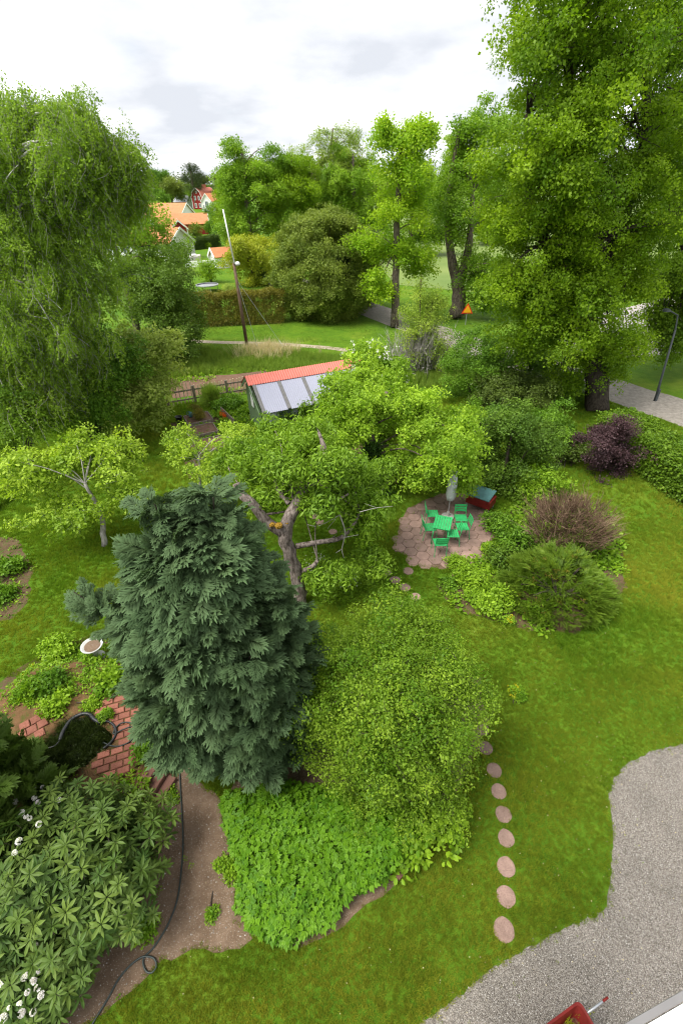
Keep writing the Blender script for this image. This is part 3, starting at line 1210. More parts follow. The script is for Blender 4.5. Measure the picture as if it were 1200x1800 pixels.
# the brick paving: every brick a part of it
terr = struct(sheet('brick_terrace', wob(PXY([(158, 1255), (175, 1232), (225, 1228), (285, 1262), (275, 1300), (245, 1345), (205, 1372), (165, 1362), (158, 1345), (205, 1300)], TZ), .12, .02, 30), TZ + .012, M['soilrust']))
PAV1 = PXY([(160, 1250), (182, 1230), (226, 1226), (282, 1258), (276, 1296), (244, 1336), (236, 1360), (196, 1374), (150, 1352), (162, 1338), (200, 1312), (207, 1282), (180, 1262)], TZ)
PAV2 = PXY([(30, 1276), (70, 1250), (86, 1280), (66, 1300), (34, 1310)], TZ)


def brick_field(poly, ang, parent, seed, L_=.245, W_=.145, gap=.02):
    r = random.Random(seed)
    P = np.array(poly)
    c = P.mean(0)
    ca, sa = math.cos(ang), math.sin(ang)
    shared = []
    for k in range(3):
        mb = MB()
        mb.box((0, 0, 0), (L_ + r.uniform(-.006, .006), W_ + r.uniform(-.006, .006), .06), bev=.012)
        me = bpy.data.meshes.new('brick')
        me.from_pydata(mb.v, [], mb.f)
        me.materials.append(M['brick'])
        shared.append(me)
    for j in range(-12, 13):
        for i in range(-9, 10):
            u = (i + (.5 if j % 2 else 0)) * (L_ + gap)
            v = j * (W_ + gap)
            x, y = c[0] + ca * u - sa * v, c[1] + sa * u + ca * v
            if not inside(np.array([[x, y]]), poly)[0] or r.random() < .03:
                continue
            o = bpy.data.objects.new('brick', r.choice(shared))
            COL.objects.link(o)
            o.parent = parent
            o.location = (x + r.uniform(-.008, .008), y + r.uniform(-.008, .008), TZ + .004 + r.uniform(0, .014))
            o.rotation_euler = (r.uniform(-.02, .02), r.uniform(-.02, .02), ang + r.uniform(-.04, .04))


brick_field(PAV1, rad(19), terr, 4)
brick_field(PAV2, rad(38), terr, 5, .2, .2)

# hexagon paved patio
def hexa(r, n=6, rot=0.0, rnd=None, amp=0.0):
    return [(r * (1 + (rnd.uniform(-amp, amp) if rnd else 0)) * math.cos(rot + 2 * math.pi * i / n), r * (1 + (rnd.uniform(-amp, amp) if rnd else 0)) * math.sin(rot + 2 * math.pi * i / n)) for i in range(n)]


def hex_mesh(name, r, h, rnd, amp=.02, ch=.05, sub=2):
    base = hexa(r, 6, 0, rnd, amp)
    pts = []
    for i in range(6):
        a, b = np.array(base[i]), np.array(base[(i + 1) % 6])
        for k in range(sub):
            q = a + (b - a) * k / sub
            if sub > 1 and k == 0:
                q = q * (.955 if ch < .06 else .90)
            pts.append(q * (1 + rnd.uniform(-.012, .012)))
    n = len(pts)
    v = [(x, y, -h) for x, y in pts] + [(x, y, -.012) for x, y in pts] + [(x * (1 - ch), y * (1 - ch), 0) for x, y in pts]
    f = [tuple(range(2 * n, 3 * n))] + [(k * n + i, k * n + (i + 1) % n, (k + 1) * n + (i + 1) % n, (k + 1) * n + i) for k in (0, 1) for i in range(n)]
    me = bpy.data.meshes.new(name)
    me.from_pydata(v, [], f)
    me.materials.append(M['paving'])
    return me


R_ = random.Random(11)
PATP = PXY([(693, 965), (700, 925), (715, 895), (742, 880), (775, 868), (820, 868), (850, 890), (866, 915), (866, 945), (858, 975), (835, 992), (775, 1000), (730, 990)])
pat = sheet('patio', wob([(p[0], p[1]) for p in PATP], .3, .04, 2), .006, M['soil'])
hexes = [hex_mesh('paving_stone', .255, .05, R_) for _ in range(5)]
cx, cy = np.mean(PATP, 0)
pr = PATP
s_ = .255 * math.sqrt(3) + .002
for j in range(-8, 9):
    for i in range(-8, 9):
        x = cx + i * s_ * math.sqrt(3) / 2
        y = cy + (j + (.5 if i % 2 else 0)) * s_
        if not inside(np.array([[x, y]]), pr)[0]:
            continue
        o = bpy.data.objects.new('paving_stone', R_.choice(hexes))
        COL.objects.link(o)
        o.parent = pat
        o.location = (x, y, .030 + R_.uniform(-.008, .010))
        o.rotation_euler = (R_.uniform(-.02, .02), R_.uniform(-.02, .02), rad(60) * R_.randint(0, 5) + R_.uniform(-.02, .02))

# stepping stones in the lawn
path = struct(bpy.data.objects.new('stepping_stone_path', None))
COL.objects.link(path)
STEPS = [(885, 1634, .20), (889, 1576, .185), (889, 1524, .19), (889, 1474, .18), (884, 1432, .18), (876, 1391, .18), (868, 1354, .18), (853, 1315, .18),
         (846, 1282, .19), (660, 996, .2), (679, 1007, .2), (694, 1020, .2), (717, 1004, .2), (726, 991, .18), (711, 1033, .2), (730, 1049, .18),
         (552, 908, .2), (562, 918, .2), (585, 935, .18)]
stepme = [hex_mesh('stepping_stone', 1.0, .2, R_, .07, .10, 3) for _ in range(5)]
for i, (x, y, r) in enumerate(STEPS):
    p = G(x, y)
    o = bpy.data.objects.new('stepping_stone', stepme[i % 5])
    COL.objects.link(o)
    o.parent = path
    o.location = (p[0], p[1], .018)
    o.rotation_euler = (0, 0, R_.uniform(0, 1))
    o.scale = (r, r, .16)

# lawn edging stones between bed and lawn
ek = [(775, 1425), (762, 1452), (745, 1480), (730, 1505)]
edge = struct(bpy.data.objects.new('bed_edging', None))
COL.objects.link(edge)
mb0 = MB(); mb0.box((0, 0, 0), (.30, .10, .12), bev=.02)
me0 = bpy.data.meshes.new('edging_stone'); me0.from_pydata(mb0.v, [], mb0.f); me0.materials.append(M['stepstone'])
pe = spline([G(x, y) for x, y in [(808, 1370), (790, 1408), (770, 1440), (745, 1482), (722, 1516), (690, 1552)]], 20)
acc, last = 0, pe[0]
for i in range(1, len(pe)):
    if np.linalg.norm(pe[i] - last) > .32:
        d = pe[i] - last
        o = bpy.data.objects.new('edging_stone', me0)
        COL.objects.link(o); o.parent = edge
        o.location = (*((pe[i] + last) / 2)[:2], .02)
        o.rotation_euler = (0, 0, math.atan2(d[1], d[0]) + R_.uniform(-.06, .06))
        last = pe[i]

# ------------------------------------------------------------------ gravel pebbles
rng = np.random.default_rng(5)
def pebble(rng):
    v = unit(np.array([(1, 0, 0), (-1, 0, 0), (0, 1, 0), (0, -1, 0), (0, 0, 1), (0, 0, -1)]) + rng.normal(size=(6, 3)) * .3) * np.array([1, .8, .6]) * rng.uniform(.8, 1.1, (6, 1))
    f = [(0, 2, 4), (2, 1, 4), (1, 3, 4), (3, 0, 4), (2, 0, 5), (1, 2, 5), (3, 1, 5), (0, 3, 5)]
    return v, f, [0] * 8, None
n = 170000
P = np.stack([rng.uniform(.8, 9.5, n), rng.uniform(.6, 6.2, n), np.zeros(n)], 1)
P = P[inside(P, GRAV)]
keep = rng.random(len(P)) < np.clip(3.2 / (P[:, 1] + .3 * P[:, 0]), .45, 1)
P = P[keep][:85000]
P[:, :2] += rng.normal(0, 1, (len(P), 2)) * np.where(rng.random(len(P)) < .25, .06, .008)[:, None]
P[:, 2] = .008
sc = Scatter([pebble(rng) for _ in range(6)])
sc.put(P, spin_frames(unit(rng.normal(size=P.shape) * .4 + np.array([0, 0, 1.])), rng), .0062 + .009 * rng.random(len(P)) ** 3, rng.random(len(P)))
sc.build('gravel', M['pebble'], None, 3)
# stray stones along soil path
n = 1600
P = np.stack([rng.uniform(-6, -1, n), rng.uniform(1, 6, n), np.zeros(n)], 1)
P = P[inside(P, SOIL)]
P[:, 2] = .008
sc = Scatter([pebble(rng) for _ in range(6)])
sc.put(P, spin_frames(P * 0 + np.array([0, 0, 1.]) + rng.normal(size=P.shape) * .2, rng), rng.uniform(.008, .02, len(P)), rng.random(len(P)) ** .7)
sc.build('path_pebbles', M['pebble'], None, 4)

# ------------------------------------------------------------------ lawn grass
EXCL = [GRAV, SOIL, BEDF, BEDY, KIT, TIL, [tuple(p) for p in PATP], TERR, BEDL]
def lawn_points(n, x0, x1, y0, y1, rng, excl=EXCL, marg=True):
    P = np.stack([rng.uniform(x0, x1, n), rng.uniform(y0, y1, n), np.zeros(n)], 1)
    z = (P[:, 1] * math.cos(PITCH) + H * math.sin(PITCH))
    k = np.abs(P[:, 0]) < z * .78
    for p in excl:
        q = P.copy()
        if marg:
            q[:, :2] += rng.normal(0, .035, (n, 2))
        k &= ~inside(q, p)
    rd = np.array(ROADC)
    for a_, b_ in zip(rd[:-1], rd[1:]):
        t_ = np.clip(((P[:, :2] - a_) @ (b_ - a_)) / ((b_ - a_) @ (b_ - a_)), 0, 1)
        k &= np.linalg.norm(P[:, :2] - (a_ + t_[:, None] * (b_ - a_)), axis=1) > 1.8
    for x, y, r in STEPS:
        c = G(x, y)
        k &= np.hypot(P[:, 0] - c[0], P[:, 1] - c[1]) > r * (.84 + .2 * rng.random(n))
    return P[k]


def lawn_tint(P, rng):
    t_ = .5 * vnoise(P, .45, 1) + .30 * vnoise(P, 1.3, 2) + .2 * vnoise(P, 4, 3)
    dry = np.clip((P[:, 0] - 6.5) / 4, 0, 1) * np.clip((16 - P[:, 1]) / 4, 0, 1) * np.clip((P[:, 1] - 7) / 3, 0, 1)
    near = np.clip((3.6 - P[:, 1]) / 2, 0, 1) * (.02 + .5 * vnoise(P, 1.6, 15))
    return np.clip((t_ - .5) * 1.0 + .27 + .42 * dry * (.5 + vnoise(P, .9, 8)) + near + rng.normal(0, .10, len(P)), 0, 1)


sc = Scatter([tuft(14, rng) for _ in range(5)])
for n, a in (((-4.5, 9.5, 1.0, 7.5), (75000, .075, .035)), ((-14, 14, 7.5, 14), (62000, .10, .05)), ((-22, 19, 14, 26), (52000, .15, .075))):
    (x0, x1, y0, y1), (k, s1, hh) = n, a
    P = lawn_points(k, x0, x1, y0, y1, rng)
    sc.put(P, spin_frames(P * 0 + np.array([0, 0, 1.]) + rng.normal(size=P.shape) * .12, rng), s1 * rng.uniform(.6, 1.15, len(P)) * (.75 + .5 * vnoise(P, 1.1, 9)), lawn_tint(P, rng))
sc.build('grass', M['grass'], None, 6)
# rank meadow grass round the pole and beside the track
sc = Scatter(leafset('meadow'))
P = lawn_points(26000, -16, 12, 27.5, 46, rng, [TIL])
k = (P[:, 0] < .5 * (46 - P[:, 1]) + 1) & ((vnoise(P, .5, 12) > .32) | (P[:, 1] < 36))
k &= ~((np.abs(P[:, 1] - (37.8 - .16 * (P[:, 0] + 5.5))) < .55) & (P[:, 0] < 3))
P = P[k]
trk = P[:, 1] - (37.8 - .16 * (P[:, 0] + 5.5))
tall = np.where(trk < -2.4, .5, .12) * rng.uniform(.5, 1.2, len(P)) * (.5 + vnoise(P, .8, 13))
sc.put(P, spin_frames(P * 0 + np.array([0, 0, 1.]) + rng.normal(size=P.shape) * .15, rng), tall, np.clip(rng.normal(.5, .2, len(P)), 0, 1))
sc.build('meadow_grass', M['meadow'], None, 7)
sc = Scatter(leafset('meadow'))
c = G(470, 622)
P = np.stack([rng.normal(c[0], 1.0, 420), rng.normal(c[1], .7, 420), np.zeros(420)], 1)
sc.put(P, spin_frames(P * 0 + np.array([0, 0, 1.]) + rng.normal(size=P.shape) * .3, rng), rng.uniform(.5, 1.0, len(P)), rng.random(len(P)))
sc.build('dry_grass', M['straw'], None, 8)

# scraps on the ground: fallen petals and bud scales
rg = np.random.default_rng(77)
P = np.concatenate([lawn_points(230, -3, 8, 1.2, 9, rg, EXCL[3:]), np.stack([rg.uniform(1, 8, 160), rg.uniform(.8, 6, 160), np.zeros(160)], 1)])
P[:, 2] = .05
P[-160:, 2] = .022
sc = Scatter([(np.array([(-.5, -.3, 0), (.5, -.25, .1), (.4, .35, 0), (-.4, .3, .15)]), [(0, 1, 2, 3)], [0], None)])
sc.put(P, spin_frames(P * 0 + np.array([0, 0, 1.]) + rg.normal(size=P.shape) * .3, rg), rg.uniform(.010, .024, len(P)), rg.random(len(P)))
sc.build('fallen_leaves', M['straw'], None, 78)
# moss and weeds in the joints of patio and bricks
P = np.concatenate([np.stack([rg.uniform(1.7, 5.8, 130), rg.uniform(11.5, 16, 130), np.full(130, .02)], 1)])
P = P[inside(P, PATP)]
sc = Scatter([tuft(14, rng) for _ in range(3)])
sc.put(P, spin_frames(P * 0 + np.array([0, 0, 1.]), rg), rg.uniform(.03, .08, len(P)), rg.random(len(P)) * .5)
Q = np.stack([rg.uniform(-6.5, -3.4, 260), rg.uniform(4.5, 6.8, 260), np.full(260, TZ + .012)], 1)
Q = Q[inside(Q, PAV1) | inside(Q, PAV2)]
sc.put(Q, spin_frames(Q * 0 + np.array([0, 0, 1.]), rg), rg.uniform(.02, .05, len(Q)), rg.random(len(Q)) * .6)
sc.build('joint_grass', M['grass'], None, 79)

# a few weeds coming through the gravel edge
P = np.stack([rg.uniform(1, 8, 900), rg.uniform(.8, 6, 900), np.full(900, .008)], 1)
P = P[inside(P, GRAV)]
P = P[(poly_dist2 := np.min(np.linalg.norm(P[:, None, :2] - np.array(GRAV)[None, :-5], axis=2), axis=1)) < rg.random(len(P)) ** 2 * .6]
sc = Scatter([tuft(12, rng) for _ in range(3)])
sc.put(P, spin_frames(P * 0 + np.array([0, 0, 1.]), rg), rg.uniform(.025, .06, len(P)), rg.random(len(P)))
sc.build('gravel_weeds', M['grass'], None, 80)
# ================================================================== BUILDINGS FAR AND NEAR
def gable(name, label, loc, rz, w, l, hw, hr, wall, roof, over=.35, gambrel=False, wins=(), trim=True, chimney=None, group=None, doors=()):
    """w: width of the gable end (local x), l: length (local y, ridge direction); gable front at local y=-l/2.
    wins: (face 'f','l','r', centre along face, sill z, width, height)"""
    e_ = thing(name, label, 'house' if 'house' in name else 'shed', loc, group)
    Rz = Matrix.Rotation(rz, 3, 'Z')
    X = lambda p: tuple(np.array(Rz @ Vector(p)) + np.array(e_.location))
    if gambrel:
        prof = [(-w / 2, hw), (-w * .33, hw + (hr - hw) * .62), (0, hr), (w * .33, hw + (hr - hw) * .62), (w / 2, hw)]
    else:
        prof = [(-w / 2, hw), (0, hr), (w / 2, hw)]
    mb = MB()
    ring = [(-w / 2, 0)] + prof + [(w / 2, 0)]
    k = len(ring)
    v = [X((x, y, z)) for y in (-l / 2, l / 2) for x, z in ring]
    fs = [tuple(range(k)), tuple(range(2 * k - 1, k - 1, -1))] + [(i, k + i, k + (i + 1) % k, (i + 1) % k) for i in range(k) if i not in range(1, k - 2)]
    mb.add(v, fs)
    mb.build('wall', M[wall], e_)
    mb = MB()
    t_ = .16
    ex = []
    for (x0, z0), (x1, z1) in zip(prof[:-1], prof[1:]):
        a, b = np.array((x0, z0)), np.array((x1, z1))
        d = (b - a) / np.linalg.norm(b - a)
        if (x0, z0) == prof[0]:
            a = a - d * over
        if (x1, z1) == prof[-1]:
            b = b + d * over
        nrm = np.array((-d[1], d[0])) * t_
        nrm = nrm if nrm[1] > 0 else -nrm
        q = [a + nrm * .1, b + nrm * .1, b + nrm, a + nrm]
        y0, y1 = -l / 2 - over, l / 2 + over
        mb.add([X((p[0], y, p[1])) for y in (y0, y1) for p in q], [(0, 1, 2, 3), (7, 6, 5, 4), (0, 4, 5, 1), (1, 5, 6, 2), (2, 6, 7, 3), (3, 7, 4, 0)])
        ex.append((a, b))
    rf = mb.build('roof', M[roof], e_)
    if trim:
        for a, b in ex:
            for y in (-l / 2 - over - .05, l / 2 + over + .05):
                mb = MB()
                q = [a + (0, -.16), b + (0, -.16), b + (0, .2), a + (0, .2)]
                mb.add([X((p[0], y + s * .04, p[1])) for s in (-1, 1) for p in q], [(0, 1, 2, 3), (7, 6, 5, 4), (0, 4, 5, 1), (1, 5, 6, 2), (2, 6, 7, 3), (3, 7, 4, 0)])
                mb.build('bargeboard', M['white'], e_)
        for sx in (-1, 1):
            mb = MB()
            mb.box(X((sx * w / 2, -l / 2, hw / 2)), (.24, .24, hw), rz)
            mb.build('corner_board', M['white'], e_)
    for f, u, z, ww, hh in wins:
        if f == 'f':
            p, a, out = (u, -l / 2 - .04, z + hh / 2), rz, (0, -1, 0)
        elif f == 'l':
            p, a, out = (-w / 2 - .04, u, z + hh / 2), rz + math.pi / 2, (-1, 0, 0)
        else:
            p, a, out = (w / 2 + .04, u, z + hh / 2), rz + math.pi / 2, (1, 0, 0)
        mb = MB()
        for dx in (-.5, .5):
            sh = (dx * ww, 0, 0) if f == 'f' else (0, dx * ww, 0)
            mb.box(X(np.array(p) + sh), (.16, .12, hh + .16), a)
        for dz in (-.5, .5):
            mb.box(X(np.array(p) + (0, 0, dz * hh)), (ww - .16, .12, .16), a)
        mb.box(X(p), (.07, .10, hh - .16), a)
        fr = mb.build('window', M['white'], e_)
        mb = MB()
        mb.box(X(np.array(p) - np.array(out) * .02), (ww - .1, .06, hh - .1), a)
        pn = mb.build('pane', M['glassdark'], fr, rel=False)
        me = pn.data
        off = np.array(e_.location)
        for vv in me.vertices:
            vv.co = Vector(np.array(vv.co) - off)
    for u, z, ww, hh in doors:
        mb = MB(); mb.box(X((u, -l / 2 - .05, z + hh / 2)), (ww, .08, hh), rz); mb.build('door', M['white'], e_)
    if chimney:
        for cx_, cy_ in chimney:
            mb = MB()
            mb.box(X((cx_, cy_, hr + .3)), (.7, .7, 1.5), rz)
            mb.box(X((cx_, cy_, hr + 1.14)), (.85, .85, .18), rz)
            me_o = mb.build('chimney', M['pinktile'], e_)
            me_o.parent = rf
        # keep world place under its roof
    return e_


b = G(348, 368)
gable('red_house', 'red two storey house with white trim and a curved gable, on the far slope', (b[0] + 2.6, b[1] + 5, 0), rad(-30), 6.6, 9.5, 4.4, 8.2, 'redwall', 'pinktile', gambrel=True,
      wins=[('f', -1.3, .7, 1.1, 1.5), ('f', 1.3, .7, 1.1, 1.5), ('f', -1.2, 3.6, 1.0, 1.5), ('f', 1.2, 3.6, 1.0, 1.5), ('f', 0, 6.2, .8, .8), ('r', -2, 1, 1.1, 1.5)], chimney=[(0, 0), (0, 1.6)])
b = G(379, 369)
gable('white_house', 'white gabled house with a tall arched window beside the red house', (b[0], b[1] - 6, 0), rad(-24), 5.4, 7, 3.6, 6.3, 'white', 'orangetile', wins=[('f', 0, 1.2, 1.6, 2.4), ('f', -1.7, 1.0, .8, 1.3)])
b = G(322, 366)
gable('grey_house', 'low white house with a pale grey sheet roof left of the red house', (b[0], b[1] + 4, 0), rad(62), 6, 8, 2.6, 5.2, 'white', 'greyroof', wins=[('l', 0, 1, 1.2, 1.2)])
b = G(298, 398)
gable('orange_roofed_house', 'white house with an orange tiled roof behind the red garage', (b[0], b[1], 0), rad(75), 8, 13, 2.9, 5.6, 'white', 'orangetile', wins=[('f', -1.6, 1, 1.2, 1.2), ('f', 1.6, 1, 1.2, 1.2), ('l', -3, 1, 1.2, 1.3), ('l', 2, 1, 1.2, 1.3)])
b = G(273, 398)
gable('orange_roofed_house', 'white house with red shutters and orange roof half behind the bird cherry', (b[0], b[1] - 12, 0), rad(-12), 6, 8, 2.8, 4.8, 'white', 'orangetile', wins=[('f', -1.2, .9, 1.1, 1.3), ('f', 1.4, .9, 1.1, 1.3)])
b = G(322, 412)
gable('red_garage', 'long red garage with an orange roof and white gable boards', (b[0], b[1] + 1, 0), rad(-78), 5.6, 12, 2.3, 4.2, 'redwall', 'orangetile', wins=[('f', 0, .8, 1, 1.1), ('l', 0, .9, 1.1, 1.1)])
b = G(322, 415)
gable('red_porch_shed', 'small red gabled wing in front of the long garage', (b[0] + .8, b[1] - 5.2, 0), rad(18), 3.4, 5, 2.1, 3.6, 'redwall', 'orangetile', wins=[('f', .1, .9, .9, 1.1)])
b = G(262, 458)
gable('white_villa_house', 'white house with orange roof mostly hidden behind the dark bird cherry', (b[0], b[1] + 2, 0), rad(72), 7, 12, 2.5, 4.5, 'white', 'orangetile', wins=[('l', -3, 1, 1.2, 1.2), ('l', 2, 1, 1.2, 1.2), ('f', 0, 1, 1.4, 1.2)])
b = G(391, 471)
gable('garden_shed', 'small white garden shed with an orange roof behind the utility pole', (b[0], b[1] + 1, 0), rad(-58), 2.6, 3.0, 1.5, 2.5, 'white', 'orangetile', over=.2, wins=[('f', 0, .5, .7, .6)])
# low white terrace wall and the covered tub beside it
mb = MB()
a, c = G(326, 470), G(380, 468)
d = c - a
mb.box((a + c) / 2 + np.array([0, 0, .4]), (np.linalg.norm(d), .25, .8), math.atan2(d[1], d[0]))
tag(mb.build('terrace_wall', M['white']), 'low white terrace wall beside the small shed', 'wall')
b = G(341, 461)
t_ = thing('garden_tub', 'grey boarded tub with a white lid on the far lawn by the terrace wall', 'tub', b)
mb = MB(); mb.box((b[0], b[1], .5), (2.4, 2.2, 1.0), .2, bev=.08); mb.build('tub', M['concrete'], t_)
mb = MB(); mb.box((b[0] - .2, b[1] - .1, 1.08), (1.5, 1.2, .12), .2, bev=.05); mb.build('lid', M['white'], t_)
b = G(366, 512)
t_ = thing('trampoline', 'low oval grey trampoline on thin legs in the far garden', 'trampoline', b)
mb = MB()
mb.lathe([(0.01, .62), (1.25, .62), (1.32, .66), (1.32, .74), (1.22, .74)], 24, b)
mb.build('mat', M['metal'], t_)
for k in range(4):
    mb = MB(); an = k * 1.571 + .5
    mb.tube([b + np.array([math.cos(an) * 1.2, math.sin(an) * 1.2, z]) for z in (0, .64)], .035)
    mb.build('leg', M['metal'], t_)
# white goal frame on the far pitch
b0, b1 = G(718, 474), G(744, 478)
t_ = thing('goal_frame', 'white football goal frame standing on the far pitch', 'goal', b0)
for p in (b0, b1):
    mb = MB(); mb.tube([p, p + np.array([0, 0, 2.2])], .09); mb.build('post', M['white'], t_)
mb = MB(); mb.tube([b0 + np.array([0, 0, 2.2]), b1 + np.array([0, 0, 2.2])], .09); mb.build('crossbar', M['white'], t_)

# ------------------------------------------------------------------ the green garden shed with a milky roof
RID0, RID1 = G(433, 664, 2.55), G(597, 637, 2.55)
ax = RID1 - RID0
ax /= np.linalg.norm(ax)
Ls = 6.4
fw = np.array([ax[1], -ax[0], 0])           # towards the house
SH0 = np.array([RID0[0], RID0[1], 0])
t_ = thing('greenhouse_shed', 'green garden shed with milky corrugated roof sheets and a salmon red ridge', 'shed', SH0)
S = lambda u, v, z: SH0 + ax * u + fw * v + np.array([0, 0, z])
RUN, HR, HE, BK = 1.75, 2.55, 1.40, 0.95        # front run, ridge, front eave, back run
HB = HR - (HR - HE) * BK / RUN
mb = MB()
g0 = [(BK * -1 + .12, 0), (BK * -1 + .12, HB), (0, HR - .06), (RUN - .12, HE), (RUN - .12, 0)]
for u in (.15, Ls - .15):
    for a in (u - .04, u + .04):
        mb.add([S(a, v, z) for v, z in g0], [(0, 1, 2, 3, 4) if a < u else (4, 3, 2, 1, 0)])
mb.add([S(u, -BK + .12, z) for u, z in ((.15, 0), (Ls - .15, 0), (Ls - .15, HB), (.15, HB))], [(0, 1, 2, 3)])
mb.build('wall', M['shedgreen'], t_)


def sheet_corr(name, u0, u1, v0, v1, mat, pitch=.11, amp=.009, lift=.0):
    mb = MB()
    n = max(8, int((u1 - u0) / pitch * 4))
    us = np.linspace(u0, u1, n)
    zr = lambda v: HR - (HR - HE) * abs(v) / RUN + .05 + lift
    V_ = []
    for j, v in enumerate((v0, v1)):
        for u in us:
            V_.append(S(u, v, zr(v) + amp * math.sin(2 * math.pi * u / pitch)))
    mb.add(V_, [(i, i + 1, n + i + 1, n + i) for i in range(n - 1)])
    V2 = [p + np.array([0, 0, -.012]) for p in V_]
    mb.add(V2, [(n + i, n + i + 1, i + 1, i) for i in range(n - 1)])
    return mb.build(name, M[mat], t_, smooth=True)


u = .12
bat, wid = .17, 1.12
k = 0
while u < Ls - .2:
    mb = MB()
    zc = lambda v: HR - (HR - HE) * v / RUN
    P = [S(u, .42, zc(.42) + .085), S(u + bat, .42, zc(.42) + .085), S(u + bat, RUN + .14, zc(RUN + .14) + .085), S(u, RUN + .14, zc(RUN + .14) + .085)]
    P += [p - np.array([0, 0, .05]) for p in P]
    mb.add(P, [(3, 2, 1, 0), (4, 5, 6, 7), (0, 1, 5, 4), (1, 2, 6, 5), (2, 3, 7, 6), (3, 0, 4, 7)])
    mb.build('batten', M['panelgrey'], t_)
    if u + bat + .2 < Ls:
        sheet_corr('roof_sheet', u + bat, min(u + bat + wid, Ls), .40, RUN + .16, 'sheet')
    u += bat + wid
sheet_corr('ridge_sheet', -.08, Ls + .08, 0, .50, 'shedred', .13, .022, .05)
sheet_corr('ridge_sheet', -.08, Ls + .08, -BK - .1, 0, 'shedred', .13, .022, .05)
# bargeboard and gable window
mb = MB()
for v0, v1 in ((-BK - .1, 0), (0, RUN + .12)):
    z0, z1 = HR - (HR - HE) * abs(v0) / RUN, HR - (HR - HE) * abs(v1) / RUN
    P = [S(-.06, v0, z0 - .12), S(-.06, v1, z1 - .12), S(-.06, v1, z1 + .03), S(-.06, v0, z0 + .03)]
    P += [p + ax * .04 for p in P]
    mb.add(P, [(0, 1, 2, 3), (7, 6, 5, 4), (0, 4, 5, 1), (1, 5, 6, 2), (2, 6, 7, 3), (3, 7, 4, 0)])
mb.build('bargeboard', M['shedgreen'], t_)
mb = MB()
P = [S(.08, .12, 1.15), S(.08, .50, 1.15), S(.08, .50, 2.0), S(.08, .12, 2.1)]
mb.add(P + [p - ax * .03 for p in P], [(0, 1, 2, 3), (7, 6, 5, 4), (0, 4, 5, 1), (1, 5, 6, 2), (2, 6, 7, 3), (3, 7, 4, 0)])
mb.build('window', M['white'], t_)
# glazed front: posts, rails, panes
ang = math.atan2(ax[1], ax[0])
nb = 8
for i in range(nb + 1):
    mb = MB(); mb.box(S(.2 + i * (Ls - .4) / nb, RUN - .12, HE / 2), (.10, .10, HE), ang); mb.build('post', M['shedlight'], t_)
for z in (.04, .5, HE - .03):
    mb = MB(); mb.box(S(Ls / 2, RUN - .12, z), (Ls - .3, .07, .07), ang); mb.build('rail', M['shedlight'], t_)
mb = MB(); mb.box(S(Ls / 2, RUN - .12, .26), (Ls - .35, .03, .44), ang); mb.build('wall_board', M['shedgreen'], t_)
for i in range(nb):
    mb = MB(); mb.box(S(.2 + (i + .5) * (Ls - .4) / nb, RUN - .12, .93), ((Ls - .4) / nb - .12, .02, .78), ang)
    mb.build('pane', M['glassdark'] if i == 1 else M['sheet'], t_)

# ------------------------------------------------------------------ picket fence
F0, F1 = G(296, 716), G(470, 686)
t_ = thing('picket_fence', 'weathered picket fence with pale thin pickets beside the green shed', 'fence', F0)
d = F1 - F0
Lf = np.linalg.norm(d)
d /= Lf
fa = math.atan2(d[1], d[0])
posts = [0.02, 1.55, 3.45, 5.4]
for q in posts:
    mb = MB(); mb.box(F0 + d * q + np.array([0, 0, .52]), (.12, .12, 1.04), fa, bev=.02); mb.build('post', M['wood'], t_)
for a, b in zip(posts[:-1], posts[1:]):
    for z in (.28, .80):
        mb = MB(); mb.box(F0 + d * (a + b) / 2 + np.array([0, 0, z]), (b - a - .1, .05, .08), fa); mb.build('rail', M['wood'], t_)
q = .12
pm = []
for hh in (1.05, 1.25):
    mb = MB()
    mb.box((0, 0, hh / 2), (.055, .03, hh))
    b_ = len(mb.v)
    me = bpy.data.meshes.new('picket'); me.from_pydata(mb.v, [], mb.f); me.materials.append(M['woodlight'])
    pm.append(me)
perp = np.array([d[1], -d[0], 0])
while q < Lf - .05:
    o = bpy.data.objects.new('picket', pm[1] if q < 1.5 else pm[0])
    COL.objects.link(o); o.parent = t_
    p = d * q - perp * .045
    o.location = (p[0], p[1], R_.uniform(-.05, .04))
    o.rotation_euler = (R_.uniform(-.03, .03), R_.uniform(-.05, .05), fa)
    q += R_.uniform(.19, .23)

# ------------------------------------------------------------------ raised beds in the kitchen garden
def raised_bed(label, c, w, l, rz, h=.28, soil='tilled'):
    t_ = thing('raised_bed', label, 'raised bed', c, 'wooden raised beds in the kitchen garden')
    Rz = Matrix.Rotation(rz, 3, 'Z')
    X = lambda x, y, z: np.array(Rz @ Vector((x, y, z))) + np.array(c)
    for sx, sy, a, b in ((0, -l / 2, w, .05), (0, l / 2, w, .05), (-w / 2, 0, .05, l - .06), (w / 2, 0, .05, l - .06)):
        mb = MB(); mb.box(X(sx, sy, h / 2), (a, b, h), rz, bev=.008); mb.build('plank', M['wood'], t_)
    mb = MB(); mb.box(X(0, 0, h / 2 - .03), (w - .06, l - .06, h - .02), rz); mb.build('soil', M[soil], t_)
    return t_


